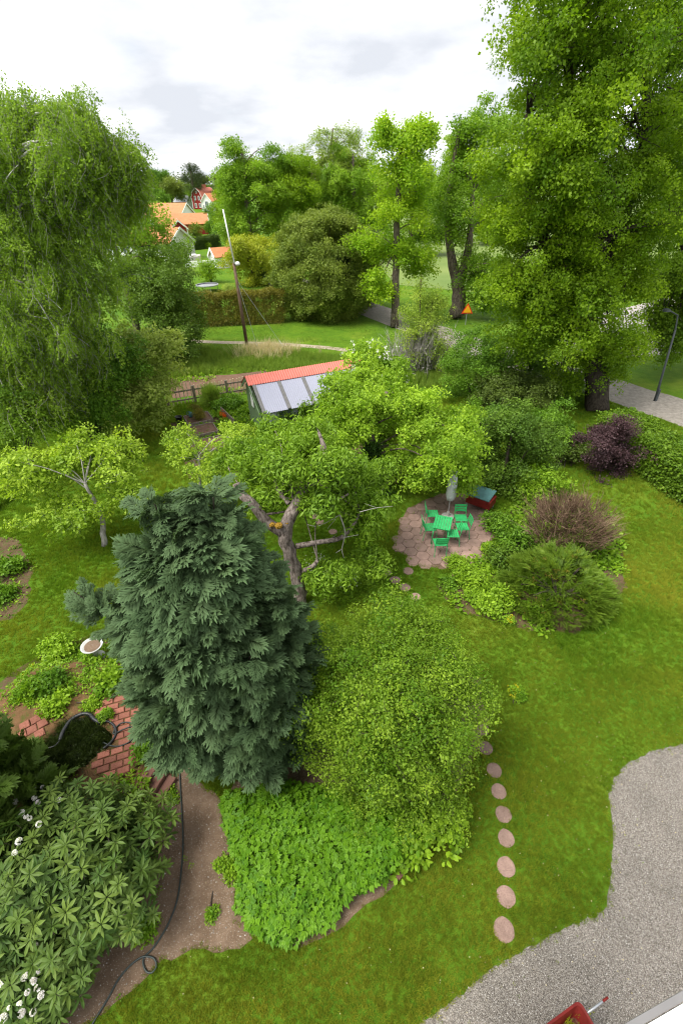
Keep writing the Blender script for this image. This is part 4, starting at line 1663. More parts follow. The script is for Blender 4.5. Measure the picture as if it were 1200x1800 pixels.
ba = fa + .05
raised_bed('small raised bed holding a golden conifer and a green can', (*G(350, 742)[:2], 0), 1.30, 1.15, ba)
raised_bed('bare brown raised bed with dark boards in the middle of its row', (*G(350, 764)[:2], 0), 1.75, 1.15, ba)
raised_bed('leafy raised bed nearest the old apple tree', (*G(362, 790)[:2], 0), 1.9, 1.3, ba)
mb = MB()
a, c = G(390, 728), G(413, 750)
dd = c - a
mb.box((a + c) / 2 + np.array([0, 0, .22]), (np.linalg.norm(dd), .05, .44), math.atan2(dd[1], dd[0]), bev=.01)
tag(mb.build('wooden_board', M['wood']), 'weathered wooden board standing on edge beside orange flowers', 'board')
b = G(316, 742)
mb = MB(); mb.lathe([(.02, 0), (.13, 0), (.17, .30), (.185, .30), (.185, .33), (.155, .33), (.15, .27), (.01, .27)], 16, b)
tag(mb.build('plant_pot', M['black'], smooth=True), 'black plastic plant pot on the soil beside the raised beds', 'pot')
b = G(336, 732, .28)
t_ = thing('watering_can', 'dark green watering can on the small raised bed', 'watering can', b)
mb = MB(); mb.lathe([(.01, 0), (.11, 0), (.10, .22), (.04, .25), (.01, .25)], 14, b); mb.build('body', M['teal'], t_, smooth=True)
mb = MB(); mb.tube([b + np.array(p) for p in ((.09, 0, .06), (.2, 0, .16), (.3, .0, .27))], [.03, .022, .03]); mb.build('spout', M['teal'], t_, smooth=True)
mb = MB(); mb.tube(spline([b + np.array(p) for p in ((-.1, 0, .06), (-.2, 0, .16), (-.12, 0, .28), (.03, 0, .26))], 4), .013); mb.build('handle', M['teal'], t_, smooth=True)
b = G(462, 775)
mb = MB(); mb.box((b[0], b[1], .012), (.9, 2.0, .03), .5, bev=.01)
tag(mb.build('concrete_slab', M['concrete']), 'pale concrete slab lying in the weeds by the shed', 'slab')
# bean stakes
st = thing('bean_stake_trellis', 'row of thin brown bean stakes with a wire behind the old cherry tree', 'trellis', G(602, 840))
for i in range(7):
    p = G(590 + i * 9.5, 840 - i * 2)
    mb = MB(); mb.tube([p, p + np.array([R_.uniform(-.05, .05), 0, R_.uniform(1.0, 1.3)])], .022, 5); mb.build('stake', M['pole'], st)
mb = MB(); mb.tube([G(590, 840) + np.array([0, 0, .8]), G(647, 828) + np.array([0, 0, .8])], .008, 4); mb.build('wire', M['metal'], st)

# ------------------------------------------------------------------ utility pole, signs, lamp post
b = G(435, 612)
tp = V(411, 462, b[1] - .3)
tt = V(392, 368, b[1] - .45)
t_ = thing('utility_pole', 'leaning brown utility pole with a white tube mast and small lamp', 'utility pole', b)
mb = MB(); mb.tube([b, (b + tp) / 2, tp], [.13, .115, .10], 10); mb.build('post', M['pole'], t_, smooth=True)
mb = MB(); mb.tube([tp - (tt - tp) * .02 + np.array([.05, -.12, 0]), tt], [.055, .045], 8); mb.build('mast', M['white'], t_, smooth=True)
mb = MB()
lp = tp + np.array([.28, -.12, -.02])
mb.tube([tp + np.array([.05, -.05, -.1]), lp - np.array([.12, 0, .05]), lp], [.03, .03, .03], 6)
ar = mb.build('lamp_arm', M['metal'], t_)
mb = MB(); mb.lathe([(.01, .12), (.10, .10), (.17, 0), (.15, -.10), (.01, -.14)], 14, lp); mb.build('lamp_head', M['white'], t_, smooth=True)
for dx, gxy in ((0, (455, 618)), (1, (500, 612))):
    g_ = G(*gxy)
    mb = MB(); mb.tube([b + (tp - b) * .82, g_], .012, 4); mb.build('stay_wire', M['metal'], t_)
    mb = MB(); mb.tube([g_, g_ + ((b + (tp - b) * .82) - g_) * .12], .03, 5); mb.build('wire_guard', M['white'], t_)
b = G(1150, 705)
tp = V(1186, 580, b[1] + .1)
t_ = thing('lamp_post', 'dark thin lamp post on the grass beside the gravel road', 'lamp post', b)
mb = MB(); mb.tube([b, b + (tp - b) * .3, tp], [.075, .06, .045], 8); mb.build('post', M['poledark'], t_, smooth=True)
mb = MB(); mb.box(b + np.array([0, 0, .35]), (.13, .13, .7), .3, bev=.01); mb.build('base', M['poledark'], t_)
mb = MB(); mb.tube([tp, tp + np.array([-.1, .1, .7]), tp + np.array([-.5, .3, .9])], [.045, .04, .035], 6); mb.lathe([(.01, .1), (.18, .05), (.2, -.05), (.01, -.08)], 12, tp + np.array([-.6, .35, .9])); mb.build('lamp_head', M['poledark'], t_)
b = V(821, 545, 42.5)
b0 = np.array([b[0], b[1], 0])
t_ = thing('warning_sign', 'yellow triangular warning sign with a red rim on a grey post by the road', 'road sign', b0)
zc = b[2]
mb = MB(); mb.tube([b0 + np.array([0, .06, 0]), b0 + np.array([0, .06, zc + .3])], .035, 8); mb.build('post', M['metal'], t_)
tri = lambda s, y: [b0 + np.array([s * -.5, y, zc - .29 * s]), b0 + np.array([s * .5, y, zc - .29 * s]), b0 + np.array([0, y, zc + .58 * s])]
for nm, s, y, mt in (('rim', .98, 0.0, 'signred'), ('face', .70, -.022, 'signyellow')):
    P = tri(s, y) + tri(s, y + .02)
    mb = MB(); mb.add(P, [(0, 1, 2), (5, 4, 3), (0, 3, 4, 1), (1, 4, 5, 2), (2, 5, 3, 0)]); mb.build(nm, M[mt], t_)
b = G(738, 512)
mb = MB(); mb.tube([b, b + np.array([0, 0, 4.5])], [.10, .08], 8)
tag(mb.build('wooden_post', M['pole']), 'plain brown wooden post beyond the road near the goal', 'post')

# ------------------------------------------------------------------ patio furniture
def table():
    tl, tr = G(765, 907.5, .73), G(796, 908.5, .73)
    bl, br = G(760, 929, .73), G(790, 933, .73)
    c = (tl + tr + bl + br) / 4
    w = (np.linalg.norm(tr - tl) + np.linalg.norm(br - bl)) / 2
    l_ = (np.linalg.norm(tl - bl) + np.linalg.norm(tr - br)) / 2
    dv = (tl + tr - bl - br) / 2
    rz = math.atan2(dv[1], dv[0]) - math.pi / 2
    c[2] = 0
    return c, w, l_, rz


tc, tw, tl_, trz = table()
PZ = .03
t_ = thing('garden_table', 'bright green metal garden table on the hexagon paving', 'table', (tc[0], tc[1], PZ))
Rt = Matrix.Rotation(trz, 3, 'Z')
TX = lambda x, y, z: np.array(Rt @ Vector((x, y, z))) + np.array((tc[0], tc[1], PZ))
ns = 7
for i in range(ns):
    mb = MB(); mb.box(TX((i - ns / 2 + .5) * tw / ns, 0, .72), (tw / ns - .010, tl_, .02), trz, bev=.004); mb.build('slat', M['tableg'], t_)
mb = MB()
for sy in (-1, 1):
    mb.box(TX(0, sy * (tl_ / 2 - .05), .685), (tw - .06, .03, .05), trz)
for sx in (-1, 1):
    mb.box(TX(sx * (tw / 2 - .05), 0, .685), (.03, tl_ - .14, .05), trz)
mb.build('apron', M['tableg'], t_)
for sx in (-1, 1):
    for sy in (-1, 1):
        mb = MB(); mb.tube([TX(sx * (tw / 2 - .05), sy * (tl_ / 2 - .05), .66), TX(sx * (tw / 2 - .01), sy * (tl_ / 2 - .01), 0)], .017, 8); mb.build('leg', M['tableg'], t_, smooth=True)


def make_chair():
    "back towards local -y, seat front towards +y"
    t_ = thing('garden_chair', '', 'chair', (0, 0, 0), 'green metal garden chairs on the patio')
    w, dp, hs = .40, .40, .45
    for i in range(5):
        mb = MB(); mb.box((0, -dp / 2 + (i + .5) * dp / 5, hs), (w, dp / 5 - .010, .016), bev=.004); mb.build('seat_slat', M['tableg'], t_)
    mb = MB()
    mb.tube([(-w / 2, -dp / 2, hs - .018), (-w / 2, dp / 2, hs - .018), (w / 2, dp / 2, hs - .018), (w / 2, -dp / 2, hs - .018)], .012, 6)
    mb.build('seat_frame', M['tableg'], t_)
    for i, z in enumerate((.60, .70, .80)):
        mb = MB()
        yb = -dp / 2 - .02 - (z - hs) * .16
        n = 6
        P = [(w / 2 * (2 * k / n - 1), yb - .03 * (1 - (2 * k / n - 1) ** 2)) for k in range(n + 1)]
        v = [(x, y, z + s * .038) for s in (-1, 1) for x, y in P] + [(x, y + .012, z + s * .038) for s in (-1, 1) for x, y in P]
        m_ = n + 1
        fs = []
        for k in range(n):
            fs += [(k, k + 1, m_ + k + 1, m_ + k), (3 * m_ + k, 3 * m_ + k + 1, 2 * m_ + k + 1, 2 * m_ + k), (m_ + k, m_ + k + 1, 3 * m_ + k + 1, 3 * m_ + k), (2 * m_ + k, 2 * m_ + k + 1, k + 1, k)]
        mb.add(v, fs); mb.build('back_slat', M['tableg'], t_)
    for sx in (-1, 1):
        mb = MB(); mb.tube([(sx * w / 2, -dp / 2 - .06, 0), (sx * w / 2, -dp / 2, hs), (sx * w / 2, -dp / 2 - .02 - .40 * .16, .85)], .012, 6); mb.build('leg', M['tableg'], t_)
        mb = MB(); mb.tube([(sx * w / 2, dp / 2, hs), (sx * (w / 2 + .01), dp / 2 + .03, 0)], .012, 6); mb.build('leg', M['tableg'], t_)
    return t_


def dup(root, loc, rz, label):
    r = root.copy(); COL.objects.link(r)
    r.location = loc; r.rotation_euler = (0, 0, rz); r['label'] = label
    for ch in list(root.children):
        c = ch.copy(); COL.objects.link(c); c.parent = r
    return r


ch0 = make_chair()
CH = [((773, 953), 0.02, 'green chair with its back to the house at the near end of the table'),
      ((755, 926), -1.50, 'green chair on the open paving side of the table beside the cherry branches'),
      ((760, 902), -1.62, 'green chair farther along the same side, half under the tree branches'),
      ((795, 937), 1.52, 'green chair tucked under the table on the side facing the rose bed'),
      ((812, 925), 1.60, 'green chair set back from the table, closest to the rose bed'),
      ((810, 910), 3.10, 'green chair facing the house beside the grey parasol')]
for i, ((x, y), rz, lb) in enumerate(CH):
    p = G(x, y, .45 + PZ)
    if i == 0:
        ch0.location = (p[0], p[1], PZ); ch0.rotation_euler = (0, 0, rz); ch0['label'] = lb
    else:
        dup(ch0, (p[0], p[1], PZ), rz, lb)
# closed parasol
b = G(786, 910)
t_ = thing('closed_parasol', 'closed pale grey parasol standing upright behind the green table', 'parasol', (b[0], b[1], PZ))
mb = MB()
prof = [(.03, .75), (.12, .80), (.16, 1.0), (.15, 1.5), (.10, 2.1), (.035, 2.5)]
n = 16
V_ = []
for r, z in prof:
    for j in range(n):
        rr = r * (1.16 if j % 2 else .82)
        V_.append((b[0] + rr * math.cos(6.2832 * j / n), b[1] + rr * math.sin(6.2832 * j / n), PZ + z))
mb.add(V_, [(i * n + j, i * n + (j + 1) % n, (i + 1) * n + (j + 1) % n, (i + 1) * n + j) for i in range(len(prof) - 1) for j in range(n)])
mb.build('canopy', M['parasol'], t_, smooth=True)
mb = MB(); mb.tube([(b[0], b[1], PZ), (b[0], b[1], PZ + 2.62)], .022, 8); mb.build('pole', M['metal'], t_)
mb = MB(); mb.lathe([(.01, 0), (.24, 0), (.24, .05), (.06, .08), (.05, .26), (.01, .26)], 18, (b[0], b[1], PZ)); mb.build('base', M['concrete'], t_)
# red cart with a teal cover
b = G(842, 892)
t_ = thing('garden_box', 'red box on short legs with a slanting teal lid at the patio edge', 'box', b)
rzb = rad(-38)
Rb = Matrix.Rotation(rzb, 3, 'Z')
BX = lambda x, y, z: np.array(Rb @ Vector((x, y, z))) + b
mb = MB(); mb.box(BX(0, 0, .40), (.95, .62, .34), rzb, bev=.02); mb.build('body', M['redpaint'], t_)
mb = MB()
P = [BX(-.55, -.32, .585), BX(.42, -.32, .585), BX(.42, .34, .72), BX(-.55, .34, .72)]
mb.add(P + [p + np.array([0, 0, .03]) for p in P], [(3, 2, 1, 0), (4, 5, 6, 7), (0, 1, 5, 4), (1, 2, 6, 5), (2, 3, 7, 6), (3, 0, 4, 7)])
mb.build('lid', M['teal'], t_)
for sx in (-1, 1):
    for sy in (-1, 1):
        mb = MB(); mb.box(BX(sx * .42, sy * .26, .115), (.05, .05, .23), rzb); mb.build('leg', M['metal'], t_)
# grey bench plank under the ivy tree
p0, p1 = G(724, 806, .4), G(746, 828, .4)
t_ = thing('plank_bench', 'weathered pale plank bench beyond the patio under the tree', 'bench', ((p0[0] + p1[0]) / 2, (p0[1] + p1[1]) / 2, 0))
dd = p1 - p0
mb = MB(); mb.box((p0 + p1) / 2, (np.linalg.norm(dd), .28, .05), math.atan2(dd[1], dd[0]), bev=.008); mb.build('seat', M['concrete'], t_)
for q in (.15, .85):
    pp = p0 + dd * q
    mb = MB(); mb.box((pp[0], pp[1], .19), (.08, .24, .37), math.atan2(dd[1], dd[0])); mb.build('leg', M['wood'], t_)

# ------------------------------------------------------------------ terrace: steps, pond rim, stone basin, hose
b = G(268, 1374)
t_ = thing('stone_steps', 'three red aggregate steps leading down from the brick terrace', 'steps', (b[0], b[1], 0))
A0, A1 = G(258, 1347, TZ), G(240, 1374, TZ)
ed = A1 - A0
ed /= np.linalg.norm(ed)
fd = np.array([-ed[1], ed[0], 0])
if fd[0] < 0:
    fd = -fd
for i, z in enumerate((.36, .25, .13)):
    c = (A0 + A1) / 2 + fd * (.10 + .20 * i)
    mb = MB(); mb.box((c[0], c[1], z - .10), (.52, .215, .20), math.atan2(ed[1], ed[0]), bev=.012); mb.build('step', M['stepstone'], t_)
t_ = thing('pond_rim', 'shiny black plastic rim curving round the small pond', 'pond liner', G(140, 1280, TZ))
for q, r0, nm in (([(106, 1302), (112, 1285), (126, 1265), (145, 1255), (158, 1256), (166, 1264), (177, 1271)], .045, 'rim'), ([(177, 1271), (190, 1268), (201, 1276), (204, 1290), (196, 1304), (182, 1316)], .028, 'rim_edge'), ([(106, 1302), (95, 1312), (75, 1318), (66, 1332)], .018, 'rim_edge')):
    mb = MB(); mb.tube(spline([G(x, y, TZ + .045) for x, y in q], 6), r0, 8); mb.build(nm, M['black'], t_, smooth=True)
b = G(163, 1136, .5)
t_ = thing('stone_basin', 'round white stone bird bath basin in the flower bed', 'bird bath', (b[0], b[1], 0))
mb = MB()
mb.lathe([(.02, .42), (.16, .44), (.27, .53), (.285, .56), (.25, .56), (.20, .51), (.12, .49), (.01, .49)], 24, (b[0], b[1], 0)); mb.build('bowl', M['stonewhite'], t_, smooth=True)
mb = MB(); mb.lathe([(.01, .525), (.205, .525)], 24, (b[0], b[1], 0)); mb.build('leaf_litter', M['soil'], t_)
mb = MB(); mb.lathe([(.2, 0), (.2, .08), (.09, .12), (.08, .38), (.12, .43)], 16, (b[0], b[1], 0)); mb.build('pedestal', M['stonewhite'], t_, smooth=True)
b = G(171, 1193, .2)
mb = MB(); mb.lathe([(.10, 0), (.12, .0), (.125, .05), (.10, .06), (.09, .03), (.01, .02)], 18, (b[0], b[1], .02))
tag(mb.build('stone_dish', M['concrete'], smooth=True), 'small round grey dish among low leaves in the flower bed', 'dish')
hp = [G(x, y, TZ + .045) for x, y in [(182, 1305), (196, 1311), (212, 1311), (229, 1303), (239, 1291), (239, 1277), (228, 1270), (214, 1271), (203, 1280), (200, 1290), (215, 1283), (235, 1276), (256, 1274), (274, 1273), (290, 1275)]]
hp += [G(306, 1285, .16), G(314, 1305, .03), G(315, 1330, .025), G(317, 1380, .025), G(320, 1430, .025), G(322, 1480, .025), G(319, 1530, .025), G(312, 1580, .025), G(300, 1615, .025), G(284, 1645, .025),
       G(268, 1668, .025), G(254, 1682, .025), G(252, 1695, .027), G(258, 1708, .028), G(268, 1709, .03), G(275, 1698, .032), G(271, 1685, .034), G(258, 1681, .05), G(246, 1684, .045), G(228, 1698, .025), G(208, 1722, .025), G(190, 1755, .025), G(165, 1796, .025), G(150, 1822, .025)]
mb = MB(); mb.tube(spline(hp, 6), .0155, 6)
tag(mb.build('garden_hose', M['hose'], smooth=True), 'dark garden hose looping over the bricks and along the soil path', 'hose')
b = G(880, 972)
mb = MB()
r5 = np.random.default_rng(3)
bmx = bmesh.new(); bmesh.ops.create_icosphere(bmx, subdivisions=2, radius=.17)
mb.add([np.array(v.co) * (1, .8, .75) * (1 + r5.normal() * .05) + np.array([b[0], b[1], .1]) for v in bmx.verts], [tuple(v.index for v in f.verts) for f in bmx.faces]); bmx.free()
tag(mb.build('white_stone', M['stonewhite'], smooth=True), 'single white stone lying among the rose bushes', 'stone')

# ------------------------------------------------------------------ wheelbarrow on the gravel, house ledge
ZT = .58
h0, h1 = G(1036, 1768, ZT), G(1096, 1801, ZT)       # handle roots at the back of the tray
corner = G(1017, 1757, ZT)
fdir = G(955, 1803, ZT) - corner
fdir /= np.linalg.norm(fdir)
bd = np.array([-fdir[1], fdir[0], 0])            # along the back edge
if bd @ (G(1053, 1800, ZT) - corner) < 0:
    bd = -bd
bw, bl = .70, .95
b0 = corner
t_ = thing('wheelbarrow', 'red wheelbarrow with soil and weeds in its tray standing on the gravel', 'wheelbarrow', (b0[0], b0[1], 0))
WX = lambda u, v, z: np.array([b0[0], b0[1], 0]) + bd * u + fdir * v + np.array([0, 0, z])


def rrect(u0, u1, v0, v1, r, z, n=4):
    out = []
    for (cu, cv, a0) in ((u1 - r, v0 + r, -90), (u1 - r, v1 - r, 0), (u0 + r, v1 - r, 90), (u0 + r, v0 + r, 180)):
        for k in range(n + 1):
            a = rad(a0 + 90 * k / n)
            out.append(WX(cu + r * math.cos(a), cv + r * math.sin(a), z))
    return out


rings = [rrect(.14, bw - .14, .2, bl - .22, .06, .27), rrect(.02, bw - .02, .02, bl - .02, .07, ZT - .02), rrect(0, bw, 0, bl, .08, ZT), rrect(.0, bw, 0, bl, .08, ZT + .015), rrect(.03, bw - .03, .03, bl - .03, .07, ZT + .008), rrect(.16, bw - .16, .22, bl - .24, .05, .30)]
n = len(rings[0])
mb = MB()
mb.add([p for r in rings for p in r], [(i * n + j, i * n + (j + 1) % n, (i + 1) * n + (j + 1) % n, (i + 1) * n + j) for i in range(5) for j in range(n)] + [tuple(range(5 * n, 6 * n)), tuple(range(n - 1, -1, -1))])
mb.build('tray', M['redpaint'], t_, smooth=False)
mb = MB(); mb.add(rrect(.085, bw - .085, .115, bl - .12, .06, .43) + [WX(bw / 2, bl / 2, .47)], [(j, (j + 1) % n, n) for j in range(n)]); mb.build('soil', M['soilred'], t_)
for u in (.15, bw - .10):
    mb = MB(); mb.tube([WX(u, bl - .2, .20), WX(u, .22, .255), WX(u, -.03, .53), WX(u, -.30, .585)], .016, 8); mb.build('handle', M['metal'], t_, smooth=True)
    mb = MB(); mb.tube([WX(u, -.30, .58), WX(u, -.40, .60)], .016, 8); mb.build('grip', M['redpaint'], t_, smooth=True)
    mb = MB(); mb.tube([WX(u, .3, .40), WX(u, .24, 0)], .014, 6); mb.build('leg', M['metal'], t_)
mb = MB()
wc = WX(bw / 2, bl + .12, .2)
rim = [wc + .165 * (math.cos(a) * fdir + math.sin(a) * np.array([0, 0, 1.])) for a in np.linspace(0, 6.2832, 20)]
mb.tube(rim, .035, 8); mb.build('wheel', M['black'], t_, smooth=True)
rng = np.random.default_rng(21)
sc = Scatter(leafset('tuft'))
P = np.array([WX(bw / 2 - .08 + rng.normal() * .10, .30 + rng.normal() * .13, .46) for _ in range(60)])
sc.put(P, spin_frames(P * 0 + np.array([0, 0, 1.]), rng), rng.uniform(.06, .13, 60), rng.random(60))
sc.build('weeds', M['gold'], t_, 1)
z = 9.35
L0, L1 = G(1110, 1800, z), G(1200, 1748, z)
ed = (L1 - L0); ed[2] = 0
ed /= np.linalg.norm(ed)
inn = np.array([ed[1], -ed[0], 0])
L0, L1 = L0 + inn * .008, L1 + inn * .008
a0, a1 = L0 - ed * .15, L0 + ed * 1.4
poly = [a0, a1, a1 + inn * 1.3, a0 + inn * 1.3]
t_ = thing('balcony', 'white painted balcony corner of the house just below the viewer', 'balcony', (*((a0 + a1) / 2 + inn * .6)[:2], 0))
mb = MB(); mb.prism([p[:2] for p in poly], z - .04, z); mb.build('ledge', M['white'], t_)
mb = MB(); mb.tube([a0 + inn * .30 + np.array([0, 0, .004]), a1 + inn * .30 + np.array([0, 0, .004])], .006, 5); mb.build('joint_strip', M['metal'], t_)
mb = MB(); mb.prism([p[:2] for p in [a0 - inn * .012, a1 - inn * .012, a1 - inn * .002, a0 - inn * .002]], z - .045, z + .004); mb.build('edge_flashing', M['panelgrey'], t_)
mb = MB(); mb.prism([p[:2] for p in [a0 + inn * .15 + ed * .1, a1 + inn * .15 - ed * .1, a1 + inn * 1.2 - ed * .1, a0 + inn * 1.2 + ed * .1]], 0, z - .04); mb.build('wall', M['white'], t_)
# ================================================================== TREES AND PLANTS
def env(x0, y0, x1, y1, gy, ry=None):
    "ellipsoid that fills a frame of the photo at distance gy"
    c = V((x0 + x1) / 2, (y0 + y1) / 2, gy)
    Z = (c - C0) @ _F
    rx = (x1 - x0) / 2 * Z / FPX
    ry = ry or rx
    h = (y1 - y0) / 2 * Z / FPX
    d = c - C0
    s = -d[2] / np.linalg.norm(d)
    cc = 1 - s * s
    rz2 = (h * h - (ry * s) ** 2) / cc
    return c, (rx, ry, math.sqrt(max(rz2, (.3 * h) ** 2)))


def dome(cx, cy, rx, h, ky=1.0, kc=.45):
    return (cx, cy, h * kc), (rx, rx * ky, h * (1 - kc))


def ptz(x, y, gy):
    return V(x, y, gy)


# ---- the big linden on the right
b = G(1046, 722)
tree('linden_tree', 'huge old linden with a sprouting trunk between the garden hedge and the road', 'tree', b,
     [b, ptz(1040, 600, 25.3), ptz(1015, 450, 25.6), ptz(995, 250, 27), ptz(1010, 60, 27.5)], [.62, .50, .42, .30, .12],
     [env(880, -170, 1250, 260, 25, 4.2), env(845, 150, 1100, 480, 25, 4), env(875, 400, 1110, 660, 24, 3.2), env(1000, 560, 1125, 705, 24.4, 1.6), env(900, -60, 1020, 120, 24, 1.6), env(1040, 120, 1230, 560, 26, 3), env(960, 640, 1040, 700, 24.2, 1.2), env(850, 360, 940, 540, 24.5, 1.6), env(900, 380, 1090, 600, 23.4, 1.8), env(900, 200, 1080, 420, 23.2, 1.6)],
     'dense', 'linden', .40, .72, 101, bark='barkdark', frac=.7, dens=1.5, fill=2.4, hollow=.3, bough=3.0,
     extra=[([ptz(1030, 560, 25.3), ptz(960, 430, 24.6), ptz(925, 330, 25.2), ptz(925, 200, 26)], [.36, .26, .2, .08]),
            ([ptz(1035, 520, 25.3), ptz(1090, 400, 26), ptz(1130, 250, 26), ptz(1140, 60, 26)], [.32, .24, .18, .08])])
b = G(1262, 665)
tree('linden_tree', 'dark leaning linden behind the huge one, hanging low over the asphalt yard', 'tree', b,
     [b, ptz(1215, 450, 30.5), ptz(1165, 300, 31), ptz(1130, 120, 31)], [.5, .42, .34, .15],
     [env(1080, -120, 1420, 330, 31, 4.5), env(1110, 220, 1400, 520, 31, 4), env(1128, 440, 1290, 640, 30, 2.6), env(1120, 500, 1210, 650, 29, 1.6), env(1140, 400, 1230, 560, 29, 1.8)],
     'dense', 'linden_dark', .46, .8, 102, bark='barkdark', dens=1.5, fill=2.3, hollow=.3, bough=2.8)
# ---- roadside trees in the middle distance
b = G(693, 575)
tree('maple_tree', 'slender yellow green maple with a straight bare trunk at the road edge', 'tree', b,
     [b, ptz(696, 470, 43), ptz(697, 390, 43), ptz(703, 290, 43.2), ptz(708, 225, 43.2)], [.36, .28, .24, .16, .06],
     [env(660, 225, 765, 330, 43, 2.2), env(650, 300, 730, 400, 43, 1.8), env(700, 320, 770, 410, 43, 1.8), env(615, 395, 700, 480, 43, 1.8), env(700, 400, 770, 500, 43.5, 1.8), env(668, 195, 700, 260, 43, .8), env(640, 470, 690, 530, 42.5, 1.1), env(720, 205, 760, 260, 43, 1), env(685, 215, 740, 320, 43.5, 1.4), env(640, 380, 760, 470, 43.5, 1.8)],
     'broad', 'maple', .5, 1.0, 103, frac=.8, dens=1.35, fill=1.9, hollow=.3, bough=2.6)
b = G(803, 560)
tree('linden_tree', 'roadside linden with a thick gnarled leaning trunk near the warning sign', 'tree', b,
     [b, ptz(805, 500, 46), ptz(790, 440, 46.2), ptz(790, 330, 46.2), ptz(810, 215, 46)], [.72, .56, .34, .26, .10],
     [env(765, 215, 860, 330, 46, 2.6), env(755, 300, 850, 430, 46, 2.6), env(800, 420, 900, 540, 45, 2.2), env(820, 190, 930, 420, 48, 3), env(830, 470, 900, 560, 44, 1.8)],
     'broad', 'avenue', .5, 1.1, 104, frac=.6, dens=1.6, fill=2.1,
     extra=[([ptz(805, 500, 46), ptz(822, 440, 46), ptz(830, 340, 46)], [.5, .35, .15])])
b = G(448, 470)
for i, (lb, base, gy, es, mt, pth) in enumerate([
    ('tall dense avenue linden, leftmost of the row beyond the pole', (440, 462), 78, [(378, 250, 440, 360), (375, 320, 465, 450), (440, 240, 520, 340), (400, 262, 470, 350), (440, 300, 530, 410)], 'avenue', [(440, 462), (437, 400), (432, 330), (425, 260)]),
    ('bright avenue linden with leafy low shoots left of the round bush', (492, 460), 66, [(445, 300, 560, 400), (455, 370, 545, 460), (475, 270, 560, 350)], 'linden', [(492, 460), (490, 400), (500, 330)]),
    ('tall airy pale green tree above the round bush with grey bare branches', (575, 450), 74, [(520, 230, 600, 340), (560, 215, 650, 340), (530, 310, 650, 400), (500, 330, 560, 400)], 'avenue_pale', [(575, 450), (578, 360), (580, 290), (585, 225)]),
    ('light green tree filling the row behind the round bush, left of the maple', (622, 452), 80, [(580, 250, 665, 360), (600, 320, 690, 430), (560, 290, 620, 380)], 'avenue', [(622, 452), (622, 370), (620, 270)]),
    ('tall light tree right behind the crown of the slender maple', (722, 450), 84, [(690, 250, 780, 350), (700, 320, 770, 420), (740, 380, 800, 440)], 'avenue', [(722, 450), (725, 370), (735, 270)]),
    ('leafy low tree left of the avenue behind the red garage', (405, 452), 96, [(372, 300, 440, 400), (385, 270, 450, 350)], 'linden', [(405, 452), (405, 380), (410, 290)]),
    ('broad light tree closing the gap between the dense row and the airy tree', (548, 452), 92, [(505, 270, 590, 370), (520, 320, 610, 430)], 'avenue', [(548, 452), (548, 380), (548, 300)]),
    ('far light green tree seen right of the gnarled linden trunk', (860, 430), 100, [(810, 280, 900, 400), (830, 360, 910, 450)], 'avenue', [(860, 430), (860, 380), (860, 310)]),
    ('pale green tree behind the slender maple', (655, 440), 88, [(600, 270, 680, 370), (640, 300, 720, 420)], 'avenue_pale', [(655, 440), (650, 360), (640, 280)]),
    ('far pale tree showing between the maple and the gnarled linden', (770, 400), 120, [(735, 300, 800, 390), (760, 240, 830, 330)], 'avenue_pale', [(770, 400), (775, 340), (790, 260)]),
]):
    bb = G(*base)
    gy = bb[1]
    tree('avenue_tree', lb, 'tree', bb, [bb] + [ptz(x, y, gy) for x, y in pth[1:]], np.linspace(.6, .12, len(pth)), [env(*q, gy, 3.2) for q in es], 'broad' if i != 2 else 'airy', mt, .62, 1.5 if i != 2 else 1.2, 110 + i,
         group='trees along the avenue', frac=.6, dens=1.6 if i < 8 else 1.45, fill=2.3 if i < 8 else 1.8, hollow=.35, bough=2.2)
# ---- the round bush and its neighbours
b = G(568, 560)
shrub('round_tree', 'big round olive green bushy tree at the bend of the road', 'tree', (-1.0, 46.7, 0), [dome(-1.0, 46.7, 4.7, 8.8)], 'dense', 'round', .46, .75, 120, dens=4.6, fill=2.4, hollow=.86, bough=1.3, out=.12)
shrub('beech_bush', 'dark bushy tree filling the gap right of the round olive bush', 'bush', (3.2, 50.1, 0), [dome(2.6, 50.1, 2.4, 7.2)], 'dense', 'dark', .5, .9, 121, dens=2.2, fill=2.4)
shrub('laburnum_tree', 'yellowish spreading tree just right of the utility pole mast', 'tree', (-9.9, 63.5, 0), [dome(-9.9, 63.5, 3.3, 6.2), env(405, 405, 470, 470, 62, 2.2)], 'broad', 'gold', .5, 1.0, 122, dens=1.7, fill=2.0)
shrub('dark_bush', 'low dark bush under the yellowish tree', 'bush', (*G(478, 505)[:2], 0), [(np.array(G(474, 500)) + (0, 0, .8), (2.2, 1.6, 1.5))], 'dense', 'dark', .45, .6, 123)
b = G(372, 512)
shrub('garden_bush', 'small bright loose bush behind the trampoline', 'bush', (*G(372, 497)[:2], 0), [(np.array(G(372, 497)) + (0, 0, 1.5), (1.9, 1.5, 1.6))], 'broad', 'linden', .42, .7, 124, dens=1.5, fill=1.6)
shrub('garden_bush', 'small bluish bush on the far lawn right of the pole', 'bush', (*G(409, 511)[:2], 0), [(np.array(G(409, 511)) + (0, 0, .45), (.9, .8, .6))], 'dense', 'applegrey', .3, .4, 125)
